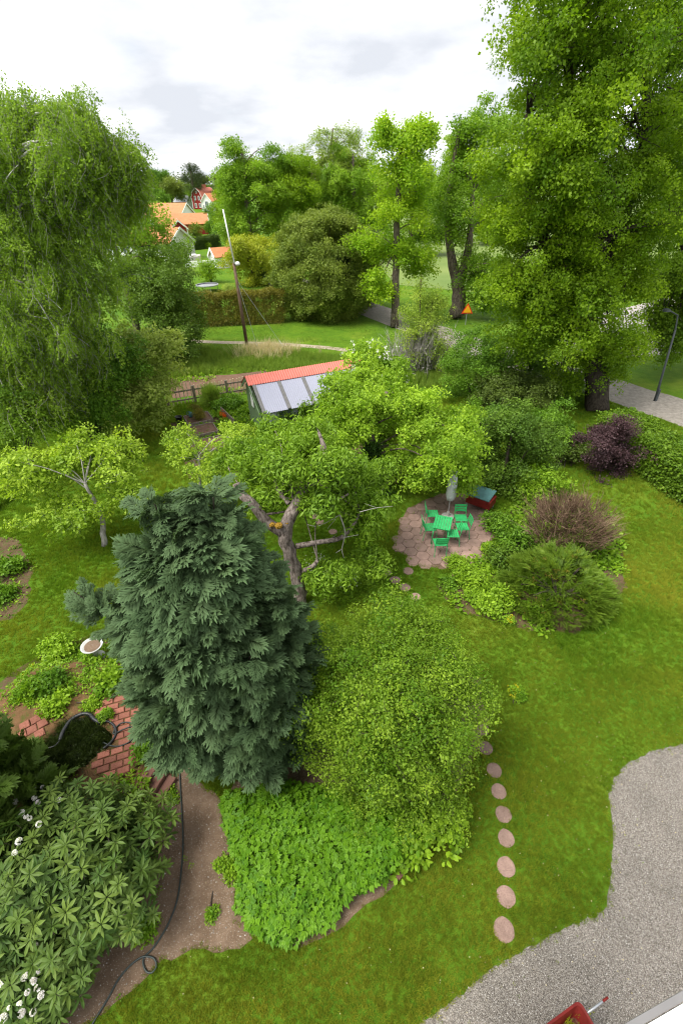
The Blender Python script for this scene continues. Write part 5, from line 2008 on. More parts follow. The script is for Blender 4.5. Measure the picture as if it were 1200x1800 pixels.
for i, (x0, x1, y1, hgt, lb, mt) in enumerate([(362, 395, 415, 6.5, 'dark green bush beside the red garage end', 'green'), (335, 358, 427, 4.5, 'olive bush in front of the long red garage', 'round'), (352, 368, 436, 2.0, 'bright low bush above the far clipped hedge', 'linden'), (395, 440, 425, 9, 'bright tall bush left of the avenue row', 'linden'), (415, 440, 440, 8, 'pointed green bush at the avenue foot', 'green'), (318, 338, 432, 2.4, 'green bush at the corner of the far lawn', 'green')]):
    bb = G((x0 + x1) / 2, y1)
    w_ = (G(x1, y1) - G(x0, y1))[0] / 2
    shrub('garden_bush', lb, 'bush', (*bb[:2], 0), [((bb[0], bb[1], hgt * .48), (w_, w_ * .8, hgt * .54))], 'broad', mt, .6, 1.0, 130 + i, group='bushes in the far gardens', dens=2, fill=2.4)


def hedge(label, pts, w, h, mat, seed, a=.3, leaf='dense', dens=260):
    rng = np.random.default_rng(seed)
    p = spline([(x, y, 0) for x, y in pts], 6)
    seg = np.linalg.norm(np.diff(p, axis=0), axis=1)
    Lh = seg.sum()
    e_ = thing('hedge', label, 'hedge', p[len(p) // 2])
    k = int(dens * Lh)
    s_ = rng.random(k) * Lh
    cs = np.concatenate([[0], np.cumsum(seg)])
    X = np.interp(s_, cs, p[:, 0]); Y = np.interp(s_, cs, p[:, 1])
    i = np.clip(np.searchsorted(cs, s_) - 1, 0, len(seg) - 1)
    t_ = unit(np.diff(p, axis=0))[i]
    nr = np.stack([-t_[:, 1], t_[:, 0], t_[:, 2]], 1)
    f = rng.random(k)
    side = np.where(f < .45, 0, np.where(f < .85, 1, 2))
    off = np.where(side == 0, rng.uniform(-1, 1, k), np.where(side == 1, -1, 1) * rng.uniform(.8, 1, k)) * w / 2
    zz = np.where(side == 0, h * rng.uniform(.93, 1.02, k), rng.uniform(.05, 1, k) * h) + (vnoise(np.stack([X, Y], 1), 1.5, seed) - .5) * h * .12
    P = np.stack([X, Y, zz], 1) + nr * off[:, None]
    sgn = np.sign(off)[:, None]
    Nn = np.where((side == 0)[:, None], np.array([0, 0, 1.]), nr * sgn + np.array([0, 0, .5])) + rng.normal(size=P.shape) * .3
    sc = Scatter(leafset(leaf))
    sc.put(P, spin_frames(Nn, rng), a * rng.uniform(.7, 1.2, k), np.clip(rng.normal(.45, .22, k), 0, 1))
    mb = MB()
    d_ = 0
    while d_ < Lh:
        q = np.array([np.interp(d_, cs, p[:, 0]), np.interp(d_, cs, p[:, 1]), 0])
        mb.tube([q, q + np.array([rng.normal() * .05, rng.normal() * .05, h * .55]), q + np.array([rng.normal() * .15, rng.normal() * .15, h * .95])], [.03, .025, .01], 5, cap=False)
        d_ += .5
    mb.build('stem', M['barkdark'], e_)
    sc.build('foliage', [M[mat], M['barkdark']], e_, seed)
    return e_


hedge('clipped olive brown hedge along the far lawn behind the pole', [G(340, 573)[:2], G(400, 570)[:2], G(500, 565)[:2]], 1.3, 2.6, 'thujahedge', 140, .34, 'dense', 190)
hedge('low dark clipped hedge on the far side of the small lawn', [G(326, 440)[:2], G(350, 438)[:2], G(384, 432)[:2]], 1.2, 1.7, 'darkhedge', 141, .5, 'dense', 120)
hedge('loose green hedge along the gravel road at the lawn edge', [G(1062, 775)[:2], G(1120, 812)[:2], G(1200, 868)[:2], G(1300, 930)[:2]], 1.5, 1.45, 'hedge', 142, .30, 'broad', 300)

# ---- far wood, pine, forest band
for i, (x, y0, gy, w, mt, lf, lb) in enumerate([
    (245, 296, 262, 24, 'avenue', 'broad', 'bright rounded tree at the left end of the far wood'),
    (272, 292, 270, 22, 'green', 'broad', 'darker tree second from the left in the far wood'),
    (293, 300, 268, 20, 'round', 'broad', 'olive tree in the middle of the far wood'),
    (268, 318, 240, 18, 'green', 'broad', 'dense green tree standing forward above the orange roof'),
    (312, 306, 280, 12, 'avenue_pale', 'airy', 'thin pale stemmed birch in the far wood'),
    (356, 303, 275, 16, 'dark', 'broad', 'dark tree right behind the red house'),
    (345, 322, 270, 14, 'avenue', 'broad', 'yellow green tree between the pine and the red house'),
    (384, 310, 268, 14, 'dark', 'broad', 'dark tree right of the red house by the avenue'),
]):
    top = V(x, y0, gy)
    h_ = top[2]
    px = 820 / ((top - C0) @ _F)
    r_ = w / px
    bb = (top[0], top[1], 0)
    tree('forest_tree', lb, 'tree', bb, [bb, (top[0], top[1], h_ * .5), (top[0], top[1], h_ * .9)], [.5, .4, .15], [((top[0], top[1], h_ * .62), (r_, r_, h_ * .40)), ((top[0] + r_ * .5, top[1], h_ * .42), (r_ * .7, r_ * .7, h_ * .3))], lf, mt, 1.3, 2.6, 150 + i, group='trees of the far wood', dens=1.8, fill=2.4)
top = V(332, 281, 262)
bb = (top[0], top[1], 0)
zt = top[2]
tree('pine_tree', 'tall pine with a bare trunk standing above the far wood', 'tree', bb, [bb, (bb[0], bb[1], zt * .6), (bb[0], bb[1], zt)], [.6, .45, .12],
     [((bb[0], bb[1], zt - 3), (2.6, 2.6, 3)), ((bb[0] - 1.5, bb[1], zt - 7), (3, 2.6, 2)), ((bb[0] + 2.2, bb[1], zt - 6), (2.6, 2, 1.6)), ((bb[0] - .5, bb[1], zt - 10.5), (3.4, 2.4, 1.3))], 'needle', 'pine', 1.6, 1.8, 170, dens=1.8, fill=2.2)
rng = np.random.default_rng(172)
n = 2600
th = rng.uniform(-1.05, 1.05, n)
rr = rng.uniform(420, 520, n)
P = np.stack([np.sin(th) * rr, np.cos(th) * rr, rng.uniform(0, 1, n) * (8 + 9 * vnoise(np.stack([th * 40, rr * .05], 1), 1, 3))], 1)
sc = Scatter(leafset('dense'))
sc.put(P, spin_frames(P * 0 + np.array([0, -.5, 1.]) + rng.normal(size=P.shape) * .3, rng), rng.uniform(3.5, 6, n), rng.random(n))
sc.build('forest', [M['dark'], M['barkdark']], None, 173)

# ---- weeping birch on the left
b = G(-15, 905)
rng = np.random.default_rng(180)
e_ = thing('birch_tree', 'large weeping birch with long hanging twigs and pale branches', 'tree', b)
sc, mb = Scatter(leafset('birch')), MB()
ells = [env(-60, 200, 130, 380, 21, 2.4), env(60, 205, 215, 330, 21, 1.8), env(110, 265, 228, 400, 21.5, 1.5), env(-90, 330, 200, 560, 21, 2.8), env(-90, 500, 190, 680, 20, 2.6), env(15, 165, 75, 290, 21, .7), env(-40, 560, 120, 740, 19, 2), env(120, 175, 175, 290, 21, .6), env(195, 240, 245, 330, 21.5, .6), env(75, 190, 110, 260, 21, .5)]
trk = spline([b, ptz(-30, 600, 20), ptz(0, 380, 20.4), ptz(35, 250, 20.8), ptz(45, 175, 21)], 5)
trr = np.interp(np.linspace(0, 1, len(trk)), [0, .5, .8, 1], [.26, .17, .10, .025])
mb.tube(trk, trr, 8)
allc = []
for c, r_ in ells:
    k = int(26 * (r_[0] * r_[1] * r_[2]) ** (1 / 3) ** 1.0 * 1.35)
    d = unit(rng.normal(size=(k, 3)))
    u = rng.uniform(.35, 1.0, (k, 1))
    cc = c + d * np.array(r_) * u
    allc.append(cc)
    m_ = 26
    ph = rng.random((k, m_)) * 6.283
    rr = rng.random((k, m_)) ** .5 * .55
    P = cc[:, None] + np.stack([np.cos(ph) * rr, np.sin(ph) * rr, rng.normal(0, .28, (k, m_))], 2)
    P = P.reshape(-1, 3)
    Nn = np.array([0, 0, 1.]) + rng.normal(size=P.shape) * .26 + np.repeat(rng.normal(size=(k, 1, 3)) * .22, m_, 1).reshape(-1, 3)
    T = np.clip(np.repeat(rng.normal(.5, .2, k), m_) + rng.normal(0, .12, len(P)), 0, 1)
    kz = P[:, 2] > .9
    sc.put(P[kz], spin_frames(Nn[kz], rng), (rng.uniform(.45, 1.15, len(P)))[kz], T[kz])
allc = np.concatenate(allc)
scb = Scatter(leafset('small'))
crown(scb, ells, .30, .6, rng, dens=.5, fill=1.3, hollow=.6)
scb.build('foliage', [M['birch'], M['barkpale']], e_, 182)
limbs(mb, trk, trr, allc, rng, .30, .4, sag=.16, tip=.012)
for q in ([(0, 340), (15, 310), (32, 290)], [(40, 505), (75, 515), (110, 545)], [(20, 590), (55, 600), (80, 630)]):
    pp = spline([ptz(x, y, gq) for (x, y), gq in zip(q, (20.2, 19.0, 18.6))], 5)
    mb.tube(pp, np.linspace(.03, .006, len(pp)), 6)
mb.build('trunk', M['barkbirch'], e_, smooth=True)
sc.build('crown', [M['birch'], M['barkpale']], e_, 181)

# ---- bird cherries and orchard trees left
shrub('hazel_bush', 'fresh green bush filling the space under the right side of the birch', 'bush', (*ptz(150, 720, 20)[:2], 0), [env(70, 600, 225, 770, 20.5, 1.8), env(150, 560, 240, 680, 21.5, 1.4)], 'dense', 'green', .34, .6, 194, dens=1.9)
shrub('hazel_bush', 'low fresh green bush at the foot of the birch, just behind the bright apple tree', 'bush', (*ptz(20, 770, 18)[:2], 0), [env(-70, 660, 100, 800, 18, 1.6)], 'broad', 'hedge', .34, .6, 195, dens=1.8)
b = G(270, 655)
tree('bird_cherry_tree', 'dark dense bird cherry between the birch and the pole', 'tree', (-12.0, 34.5, 0), [(-12, 34.5, 0), (-12.1, 34.5, 3), (-12.3, 34.4, 6)], [.3, .22, .1],
     [dome(-12.3, 34.5, 2.5, 7.0), env(215, 420, 330, 560, 33, 2.2), env(235, 520, 345, 645, 33, 1.8)], 'dense', 'prunus', .42, .8, 190, dens=2.1, fill=2.4)
tree('bird_cherry_tree', 'pale flowering bird cherry in front of the hidden orange roofs', 'tree', (-14.8, 36, 0), [(-14.8, 36, 0), (-14.8, 36, 4), (-14.9, 36, 8)], [.3, .22, .1],
     [env(195, 335, 290, 450, 36, 2.2), env(220, 380, 325, 520, 36.5, 2), env(200, 430, 280, 520, 35, 2)], 'broad', 'avenue', .42, .85, 191, dens=1.6, fill=1.9, hollow=.4)
tree('apple_tree', 'grey green apple tree at the foot of the weeping birch', 'tree', (-10.2, 24.2, 0), [(-10.2, 24.2, 0), (-10.3, 24.2, 1.6), (-10.2, 24.2, 3.4)], [.16, .13, .06],
     [env(180, 570, 320, 720, 23.5, 1.9), env(175, 650, 300, 760, 22, 1.5), env(225, 585, 330, 650, 23, 1.2)], 'fruit', 'applegrey', .34, .6, 192, dens=1.8, fill=2.0)
tree('apple_tree', 'bright yellow green apple tree spreading over the left lawn', 'tree', (*G(185, 960)[:2], 0), [G(185, 960), ptz(178, 905, 13.2), ptz(150, 850, 13.2)], [.10, .085, .05],
     [env(0, 770, 110, 900, 13.4, 1.0), env(70, 745, 200, 850, 13.8, 1.1), env(140, 760, 275, 870, 14, 1.2), env(30, 840, 190, 945, 12.8, .9), env(180, 820, 270, 900, 13.4, .8)], 'fruit', 'apple', .27, .42, 193, bark='barkpale', dens=1.3, fill=1.6, frac=.25, hollow=.3, bough=2.6)
tree('apple_tree', 'thin young fruit tree with pale bare twigs above the raised beds', 'tree', (*G(350, 900)[:2], 0), [G(350, 900), ptz(352, 850, 14.8), ptz(350, 800, 15)], [.06, .05, .025],
     [env(300, 770, 400, 850, 15, .9), env(380, 740, 450, 800, 15.5, .8), env(330, 800, 430, 860, 14.5, .8), env(290, 740, 350, 800, 16, .7)], 'fruit', 'apple', .20, .36, 194, bark='barkpale', dens=1.1, fill=1.3, frac=.5, hollow=.2)

# ---- the old cherry with its forked trunk
b = G(528, 1062)
gy = 9.9
rng = np.random.default_rng(200)
fork = ptz(500, 938, 10.2)
tree('cherry_tree', 'old cherry tree with a thick mossy forked trunk and broken grey branches', 'tree', b,
     [b, ptz(522, 1010, 10.1), fork, ptz(522, 885, 10.5), ptz(545, 855, 10.8), ptz(570, 800, 11.2), ptz(560, 760, 11.6)], [.20, .19, .20, .165, .14, .08, .04],
     [env(400, 760, 560, 850, 12, 1.3), env(470, 725, 600, 830, 12.2, 1.2), env(545, 830, 640, 905, 11.2, .8), env(590, 850, 700, 960, 11.2, .8), env(450, 850, 520, 880, 12, .6), env(560, 770, 650, 850, 11.8, .9), env(600, 950, 690, 1010, 10.6, .55), env(420, 800, 480, 860, 12.4, .7), env(535, 985, 640, 1040, 9.9, .5), env(535, 770, 620, 850, 10.6, .6), env(470, 790, 540, 850, 10.8, .5), env(440, 850, 500, 900, 10.8, .4), env(520, 860, 580, 910, 10.2, .4), env(440, 725, 540, 790, 13.5, .9), env(380, 760, 450, 830, 13, .7), env(620, 800, 700, 870, 12.5, .7)],
     'hang', 'cherry', .21, .36, 201, bark='barkold', dens=1.6, fill=1.9, frac=.06, hollow=.3, bough=2.8,
     extra=[([fork, ptz(470, 918, 10.2), ptz(443, 885, 10.2), ptz(425, 870, 10.3), ptz(415, 850, 10.4)], [.17, .15, .13, .12, .10]),
            ([ptz(520, 960, 10.15), ptz(560, 953, 10.3), ptz(600, 945, 10.5), ptz(622, 920, 10.7), ptz(632, 900, 11)], [.09, .075, .07, .055, .03]),
            ([ptz(530, 1005, 10.1), ptz(550, 995, 10.0), ptz(558, 985, 10.0)], [.075, .065, .055]),
            ([ptz(545, 862, 10.8), ptz(585, 880, 10.8), ptz(612, 868, 11)], [.08, .06, .03]),
            ([ptz(508, 885, 10.5), ptz(490, 865, 10.8), ptz(480, 835, 11.2)], [.07, .055, .03])])
mb = MB()
for q, r0 in (([(597, 905), (606, 935), (601, 965), (604, 980)], .02), ([(601, 965), (590, 972)], .01), ([(604, 945), (630, 940)], .012), ([(597, 905), (580, 915), (558, 925), (540, 922)], .013), ([(590, 912), (575, 930)], .009), ([(632, 900), (660, 893), (690, 890)], .011), ([(660, 892), (640, 885)], .007)):
    pp = spline([ptz(x, y, 10.2) for x, y in q], 5)
    mb.tube(pp, np.linspace(r0, r0 * .4, len(pp)), 5)
dt = mb.build('dead_branch', M['barkpale'], bpy.data.objects[[o.name for o in bpy.data.objects if o.name.startswith('cherry_tree')][0]])
mb = MB()
bmx = bmesh.new(); bmesh.ops.create_icosphere(bmx, subdivisions=3, radius=1)
rr5 = np.random.default_rng(8)
for (x, y, g_, s) in ((490, 924, 10.05, .10), (478, 922, 10.1, .08), (505, 918, 10.2, .07)):
    c = ptz(x, y, g_)
    mb.add([np.array(v.co) * s * (1 + rr5.normal() * .12) * (1, 1, .7) + c for v in bmx.verts], [tuple(v.index for v in f.verts) for f in bmx.faces])
bmx.free()
mb.build('moss', M['moss'], dt.parent)

# ---- pear by the patio with its ivy trunk, flowering lilac behind
b = G(655, 868)
tree('pear_tree', 'spreading bright green pear tree overhanging the patio with pale bare twigs', 'tree', b,
     [b, ptz(650, 790, 16.3), ptz(652, 740, 16.2), ptz(680, 690, 16)], [.22, .20, .16, .07],
     [env(590, 650, 700, 760, 16, 1.5), env(670, 665, 790, 770, 16.2, 1.6), env(740, 700, 850, 800, 15.8, 1.4), env(575, 700, 650, 790, 15.5, 1.0), env(690, 760, 780, 850, 15.2, 1.0), env(740, 745, 845, 845, 14, .8), env(770, 790, 850, 875, 14.8, .7), env(560, 740, 620, 790, 15, .7), env(715, 820, 770, 875, 14.6, .5), env(600, 640, 720, 720, 17.5, 1), env(555, 655, 640, 730, 17, .9), env(530, 705, 620, 775, 15.5, .8)],
     'fruit', 'pear', .225, .38, 210, bark='bark', dens=1.55, fill=1.8, bough=2.8, frac=.12, hollow=.3)
e_ = thing('ivy_plant', 'dark ivy clothing the trunk under the pear tree', 'ivy', b)
sc = Scatter(leafset('ivy'))
crown(sc, [((b[0], b[1] - .05, 1.3), (.52, .5, 1.35)), ((b[0] + .15, b[1] - .2, .5), (.6, .5, .55))], .2, .3, np.random.default_rng(211), dens=2.5, fill=2.5, up=.2)
sc.build('foliage', [M['ivy'], M['barkdark']], e_, 211)
shrub('lilac_bush', 'green bush with white flower spikes at the shed end', 'bush', (1.5, 21.2, 0), [env(588, 592, 722, 720, 21, 1.6), ((1.5, 21.2, 1.3), (1.5, 1.4, 1.3))], 'fruit', 'pear', .30, .48, 212, dens=2)
LC, LR = env(588, 592, 722, 720, 21, 1.6)
e2 = [o for o in bpy.data.objects if o.name.startswith('lilac_bush') and o.parent is None][-1]
rng = np.random.default_rng(213)
sc = Scatter(leafset('petal'))
d = unit(rng.normal(size=(60, 3)) + np.array([0, -.5, .6]))[:36]
sc.put(LC + d * np.array(LR), spin_frames(d, rng), rng.uniform(.07, .13, 36), rng.random(36))
sc.build('flower', [M['whiteflower'], M['bark']], e2, 214)
shrub('kitchen_bush', 'bright leafy bush in front of the shed windows', 'bush', (*G(530, 770)[:2], 0), [(np.array(G(530, 760)) + (0, 0, .7), (1.5, 1.0, .9))], 'hang', 'cherry', .28, .4, 215, dens=1.7)

# ---- bushes on the right
WB = shrub('willow_bush', 'loose twiggy willow bush with thin bare stems in front of the road', 'bush', (5.4, 31, 0), [dome(5.4, 31, 2.0, 4.4), env(705, 480, 785, 610, 33, 1.5)], 'airy', 'avenue_pale', .30, .55, 220, dens=2.2, fill=1.6, stems=50, hollow=.2)
rng = np.random.default_rng(219)
sc = Scatter(leafset('twig'))
P = np.stack([rng.normal(5.4, .85, 80), rng.normal(30.6, .7, 80), rng.uniform(.1, 1.4, 80)], 1)
sc.put(P, spin_frames(np.stack([(P[:, 0] - 5.4) * .25, (P[:, 1] - 30.6) * .25, P[:, 2] * 0 + 1], 1), rng), rng.uniform(1.0, 2.2, 80), rng.uniform(.4, 1, 80))
sc.build('twigs', M['barkpale'], WB, 219)
shrub('garden_bush', 'mid green bush between the twiggy willow and the huge linden', 'bush', (7.9, 26.2, 0), [dome(7.9, 26.2, 2.1, 3.9)], 'dense', 'green', .32, .6, 221, dens=2)
shrub('garden_bush', 'leafy green bush hiding the road under the left linden boughs', 'bush', (10.6, 26.5, 0), [dome(10.6, 26.5, 1.9, 3.4), dome(12.6, 25.6, 1.3, 2.2)], 'broad', 'green', .32, .6, 228, dens=1.9)
shrub('garden_bush', 'dark low bush in the shade below the linden boughs', 'bush', (9.6, 23.4, 0), [dome(9.3, 23.4, 2.3, 2.5)], 'dense', 'dark', .28, .5, 222, dens=2)
shrub('garden_bush', 'tangled dark green bush behind the rounded lilac', 'bush', (9.6, 20, 0), [dome(9.9, 19.6, 1.4, 2.4), dome(6.6, 21.5, 1.3, 2.0)], 'broad', 'green', .26, .45, 223, dens=1.8)
shrub('lilac_bush', 'rounded dark green lilac bush next to the patio', 'bush', (6.6, 16, 0), [dome(6.65, 16.4, 1.45, 3.9), dome(7.6, 16.6, 1.1, 2.8)], 'dense', 'lilac', .26, .48, 224, dens=2.2)
shrub('lime_bush', 'bright lime green bush behind the dry spiraea', 'bush', (8.1, 15.9, 0), [dome(8.1, 15.9, 1.0, 1.6), dome(7.4, 15.2, .5, 1.0)], 'fruit', 'lime', .22, .35, 225, dens=1.6)
shrub('barberry_bush', 'dark purple leaved barberry bush beside the loose hedge', 'bush', (11.3, 17.5, 0), [dome(11.2, 17.5, 1.3, 2.2), env(1050, 725, 1105, 780, 17.5, .5)], 'dense', 'purple', .24, .42, 226, dens=1.9)
shrub('garden_bush', 'dark bush in the shade between lilac and purple barberry', 'bush', (9.6, 18, 0), [dome(9.6, 18.2, .9, 1.8)], 'broad', 'dark', .24, .4, 227, dens=1.8)
# dry spiraea: bare twigs
e_ = thing('spiraea_bush', 'dry brown twiggy bush rising behind the spreading yew', 'bush', (7.6, 12.1, 0))
rng = np.random.default_rng(230)
sc = Scatter(leafset('twig'))
n = 260
th = rng.random(n) * 6.283
r_ = rng.random(n) ** .6
P = np.stack([7.5 + np.cos(th) * r_ * 1.15, 12.1 + np.sin(th) * r_ * .75, rng.uniform(.4, 1.15, n) + (1 - r_) * .6], 1)
Nn = np.stack([np.cos(th) * r_ * .75, np.sin(th) * r_ * .75, np.full(n, 1.)], 1) + rng.normal(size=(n, 3)) * .15
sc.put(P, spin_frames(Nn, rng), rng.uniform(.5, 1.15, n), rng.random(n))
sc.build('twigs', M['twig'], e_, 231)
sc = Scatter(leafset('small'))
P = np.concatenate([P, P * (1, 1, .6)])
Nn = np.concatenate([Nn, Nn])
sc.put(P[:400] + (0, 0, .2), spin_frames(Nn[:400], rng), rng.uniform(.08, .18, 400), rng.random(400))
sc.build('foliage', [M['weed'], M['twig']], e_, 232)
# spreading yew
e_ = thing('yew_bush', 'wide spreading yew with feathery bright tips and a dark hollow', 'bush', (6.4, 10.0, 0))
rng = np.random.default_rng(233)
sc = Scatter(leafset('yew'))
n = 2300
th = rng.random(n) * 6.283
r_ = rng.random(n) ** .55
h_ = .2 + 1.15 * (1 - r_ ** 2.2) * rng.uniform(.35, 1, n) * (.5 + 1.0 * vnoise(np.stack([np.cos(th) * r_, np.sin(th) * r_], 1), 2.6, 17))
P = np.stack([6.45 + np.cos(th) * r_ * 1.6, 10.15 + np.sin(th) * r_ * 1.4, h_], 1)
hole = (np.hypot(P[:, 0] - 6.55, P[:, 1] - 9.75) > .24) & (vnoise(P, 2.6, 7) > .26)
P, th, r_ = P[hole], th[hole], r_[hole]
X = np.stack([np.cos(th) * (.4 + r_), np.sin(th) * (.4 + r_), rng.uniform(.05, .9, len(P))], 1) + rng.normal(size=P.shape) * .3
sc.put(P, frames(X, P * 0 + np.array([0, 0, 1.]) + rng.normal(size=P.shape) * .3), rng.uniform(.24, .44, len(P)), rng.random(len(P)) * .8)
sc.build('foliage', M['yew'], e_, 234)
mb = MB()
for k in range(14):
    a = k * .449 + rng.random() * .3
    c = np.array([6.45 + math.cos(a) * 1.2, 10.05 + math.sin(a) * 1.0, .7])
    mb.tube(spline([(6.5, 9.95, 0), (np.array((6.5, 9.95, .5)) + c) / 2, c], 4), .028, 5)
mb.build('stem', M['barkdark'], e_)
sc = Scatter(leafset('small'))
k = rng.integers(0, len(P), 60)
sc.put(P[k] + (0, 0, .1), spin_frames(P[k] * 0 + np.array([0, 0, 1.]), rng), rng.uniform(.06, .12, 60), rng.random(60))
sc.build('bronze_shoot', [M['bronze'], M['barkdark']], e_, 235)
# small plants round the patio bed
for i, (x, y, r, h, lf, mt, nm, lb, cat) in enumerate([
    (722, 992 - 0, .0, 0, '', '', '', '', ''),
    (801, 992, .30, .42, 'fruit', 'lime', 'potentilla_bush', 'small round lime bush growing on the patio edge', 'bush'),
    (855, 968, .28, .34, 'weed', 'lime', 'potentilla_bush', 'second small lime bush at the rose side of the patio', 'bush'),
    (826, 1022, .42, .55, 'fruit', 'lime', 'young_bush', 'bright leafy bush beside the patio in the rose bed', 'bush'),
    (868, 1068, .48, .70, 'fruit', 'lime', 'young_bush', 'pale bright bush left of the spreading yew', 'bush'),
    (838, 1052, .36, .34, 'fruit', 'weed', 'low_bush', 'low green clump between the bright bushes', 'bush'),
    (790, 1030, .24, .22, 'weed', 'green', 'low_bush', 'small dark green clump at the bed edge on the lawn', 'bush'),
    (880, 1000, .55, .75, 'fruit', 'lilac', 'rose_bush', 'thin rose bush with reddish shoots behind the white stone', 'bush'),
    (905, 975, .6, .9, 'fruit', 'green', 'rose_bush', 'tall rose bush between patio and yew', 'bush'),
    (880, 935, .55, .8, 'fruit', 'green', 'rose_bush', 'leafy rose bush along the right patio edge', 'bush'),
    (893, 1095, .16, .24, 'weed', 'weed', 'daffodil_plant', 'yellow flowering plant at the front of the yew bed', 'flower'),
    (905, 1222, .20, .20, 'weed', 'weed', 'primrose_plant', 'yellow flowering plant alone in the lawn beside the big shrub', 'flower'),
    (110, 1148, .40, .55, 'fruit', 'lime', 'young_bush', 'bright bush at the lawn edge of the flower bed', 'bush'),
    (56, 1192, .20, .25, 'weed', 'weed', 'primrose_plant', 'yellow flowering clump near the thuja in the flower bed', 'flower'),
    (90, 1205, .34, .30, 'weed', 'green', 'daylily_plant', 'long leaved clump in the middle of the flower bed', 'plant'),
    (105, 1240, .34, .20, 'weed', 'lime', 'hosta_plant', 'yellow green leaf clump above the pond', 'plant'),
    (50, 1222, .30, .28, 'weed', 'weed', 'low_bush', 'green clump beside the left pavers', 'plant'),
    (160, 1172, .42, .28, 'weed', 'weed', 'low_bush', 'low leaf mat below the stone basin', 'plant'),
    (185, 1205, .40, .18, 'weed', 'weed', 'low_bush', 'flat leaf mat between stone dish and bricks', 'plant'),
    (165, 1238, .18, .16, 'weed', 'lime', 'hosta_plant', 'pale leaf clump at the top of the brick terrace', 'plant'),
    (185, 1262, .16, .2, 'weed', 'weed', 'fern_plant', 'small green plant between pond rim and bricks', 'plant'),
    (240, 1400, .42, .5, 'fruit', 'weed', 'young_bush', 'leafy green bush beside the stone steps', 'bush'),
    (270, 1312, .32, .3, 'weed', 'green', 'low_bush', 'green clump at the right brick edge under the cypress', 'plant'),
    (352, 745, .0, 0, '', '', '', '', ''),
    (20, 1005, .42, .4, 'weed', 'green', 'rhubarb_plant', 'broad leaved clump in the side bed by the left lawn', 'plant'),
    (8, 1050, .38, .35, 'weed', 'green', 'rhubarb_plant', 'lower broad leaved clump in the side bed', 'plant'),
    (400, 715, .8, .7, 'weed', 'green', 'peony_plant', 'dark leafy clump behind the standing board by the fence', 'plant'),
    (435, 725, .5, .4, 'weed', 'weed', 'low_bush', 'low green clump at the shed gable', 'plant'),
    (375, 690 + 20, .2, .8, 'meadow', 'meadow', 'iris_plant', 'upright sword leaved plant against the picket fence', 'plant'),
    (372, 1605, .07, .10, 'weed', 'weed', 'weed_plant', 'tiny weed alone in the middle of the soil path', 'plant'),
    (395, 1530, .20, .14, 'weed', 'weed', 'weed_plant', 'weed patch where the soil path meets the leafy bed', 'plant'),
    (300, 1400, .16, .12, 'weed', 'weed', 'weed_plant', 'small weed beside the hose near the steps', 'plant'),
    (250, 1640, .22, .18, 'weed', 'weed', 'weed_plant', 'weed patch under the rhododendron edge', 'plant'),
]):
    if not nm:
        continue
    z0 = TZ if 1195 < y < 1330 and x < 285 else 0
    bb = G(x, y, z0)
    if leaf_ := lf:
        shrub(nm, lb, cat, (bb[0], bb[1], z0), [((bb[0], bb[1], z0 + h * .45), (r, r, h * .55))], lf, mt, max(.06, min(.2, r * .45)) if lf != 'meadow' else .7, max(.08, r * .5), 300 + i, dens=2.4, fill=2.0, stems=4, zmin=z0 + .01)
    if 'yellow flowering' in lb:
        e2 = [o for o in bpy.data.objects if o.get('label') == lb][0]
        rg = np.random.default_rng(i)
        sc = Scatter(leafset('petal'))
        P = np.array([bb[0], bb[1], z0 + h * .9]) + rg.normal(size=(14, 3)) * (r * .5, r * .5, .04)
        sc.put(P, spin_frames(P * 0 + np.array([0, 0, 1.]), rg), rg.uniform(.025, .045, 14), rg.random(14))
        sc.build('flower', [M['yellowflower'], M['bark']], e2, i)
# golden conifer and orange flowers in the kitchen garden
bb = G(350, 736, .25)
shrub('golden_conifer', 'small bronze gold conifer growing in the nearest raised bed to the fence', 'conifer', (bb[0], bb[1], .25), [((bb[0], bb[1], .72), (.36, .36, .55))], 'small', 'thujahedge', .14, .2, 340, dens=2.5)
bb = G(394, 738)
e_ = thing('poppy_plant', 'clump of bright orange flowers leaning against the standing board', 'flower', bb)
rg = np.random.default_rng(341)
sc = Scatter(leafset('weed'))
P = bb + np.abs(rg.normal(size=(24, 3))) * (.12, .1, .10)
sc.put(P, spin_frames(P * 0 + np.array([0, 0, 1.]), rg), rg.uniform(.08, .14, 24), rg.random(24))
sc.build('foliage', [M['weed'], M['bark']], e_, 1)
sc = Scatter(leafset('petal'))
P = bb + np.array([.03, 0, .30]) + rg.normal(size=(34, 3)) * (.10, .08, .09)
sc.put(P, spin_frames(P * 0 + np.array([0, -.4, 1.]), rg), rg.uniform(.05, .08, 34), rg.random(34))
sc.build('flower', [M['orangeflower'], M['bark']], e_, 2)
# weeds: ground cover in beds
rng = np.random.default_rng(350)
sc = Scatter(leafset('weed'))
def cover(poly, n, s0, s1, seed, thr=.45, fr=1.6):
    rg = np.random.default_rng(seed)
    p = np.array(poly)
    lo, hi = p.min(0), p.max(0)
    P = np.stack([rg.uniform(lo[0], hi[0], n), rg.uniform(lo[1], hi[1], n), np.full(n, .03)], 1)
    P = P[inside(P, poly) & (vnoise(P, fr, seed) > thr)]
    hz_ = np.maximum(mound_h(P[:, :2]), 0)
    ins = (poly_dist(P[:, :2], POND) > .06) & ~inside(P, POND) & ~inside(P, PAV1) & ~inside(P, PAV2)
    P[:, 2] += np.where((P[:, 0] < -2.9) & (P[:, 1] < 9), hz_, 0)
    P = P[ins]
    sc.put(P, spin_frames(P * 0 + np.array([0, 0, 1.]) + rg.normal(size=P.shape) * .2, rg), rg.uniform(s0, s1, len(P)), rg.random(len(P)))
cover(BEDY, 2600, .12, .28, 1, .28)
cover(KIT, 4200, .14, .34, 2, .34, .9)
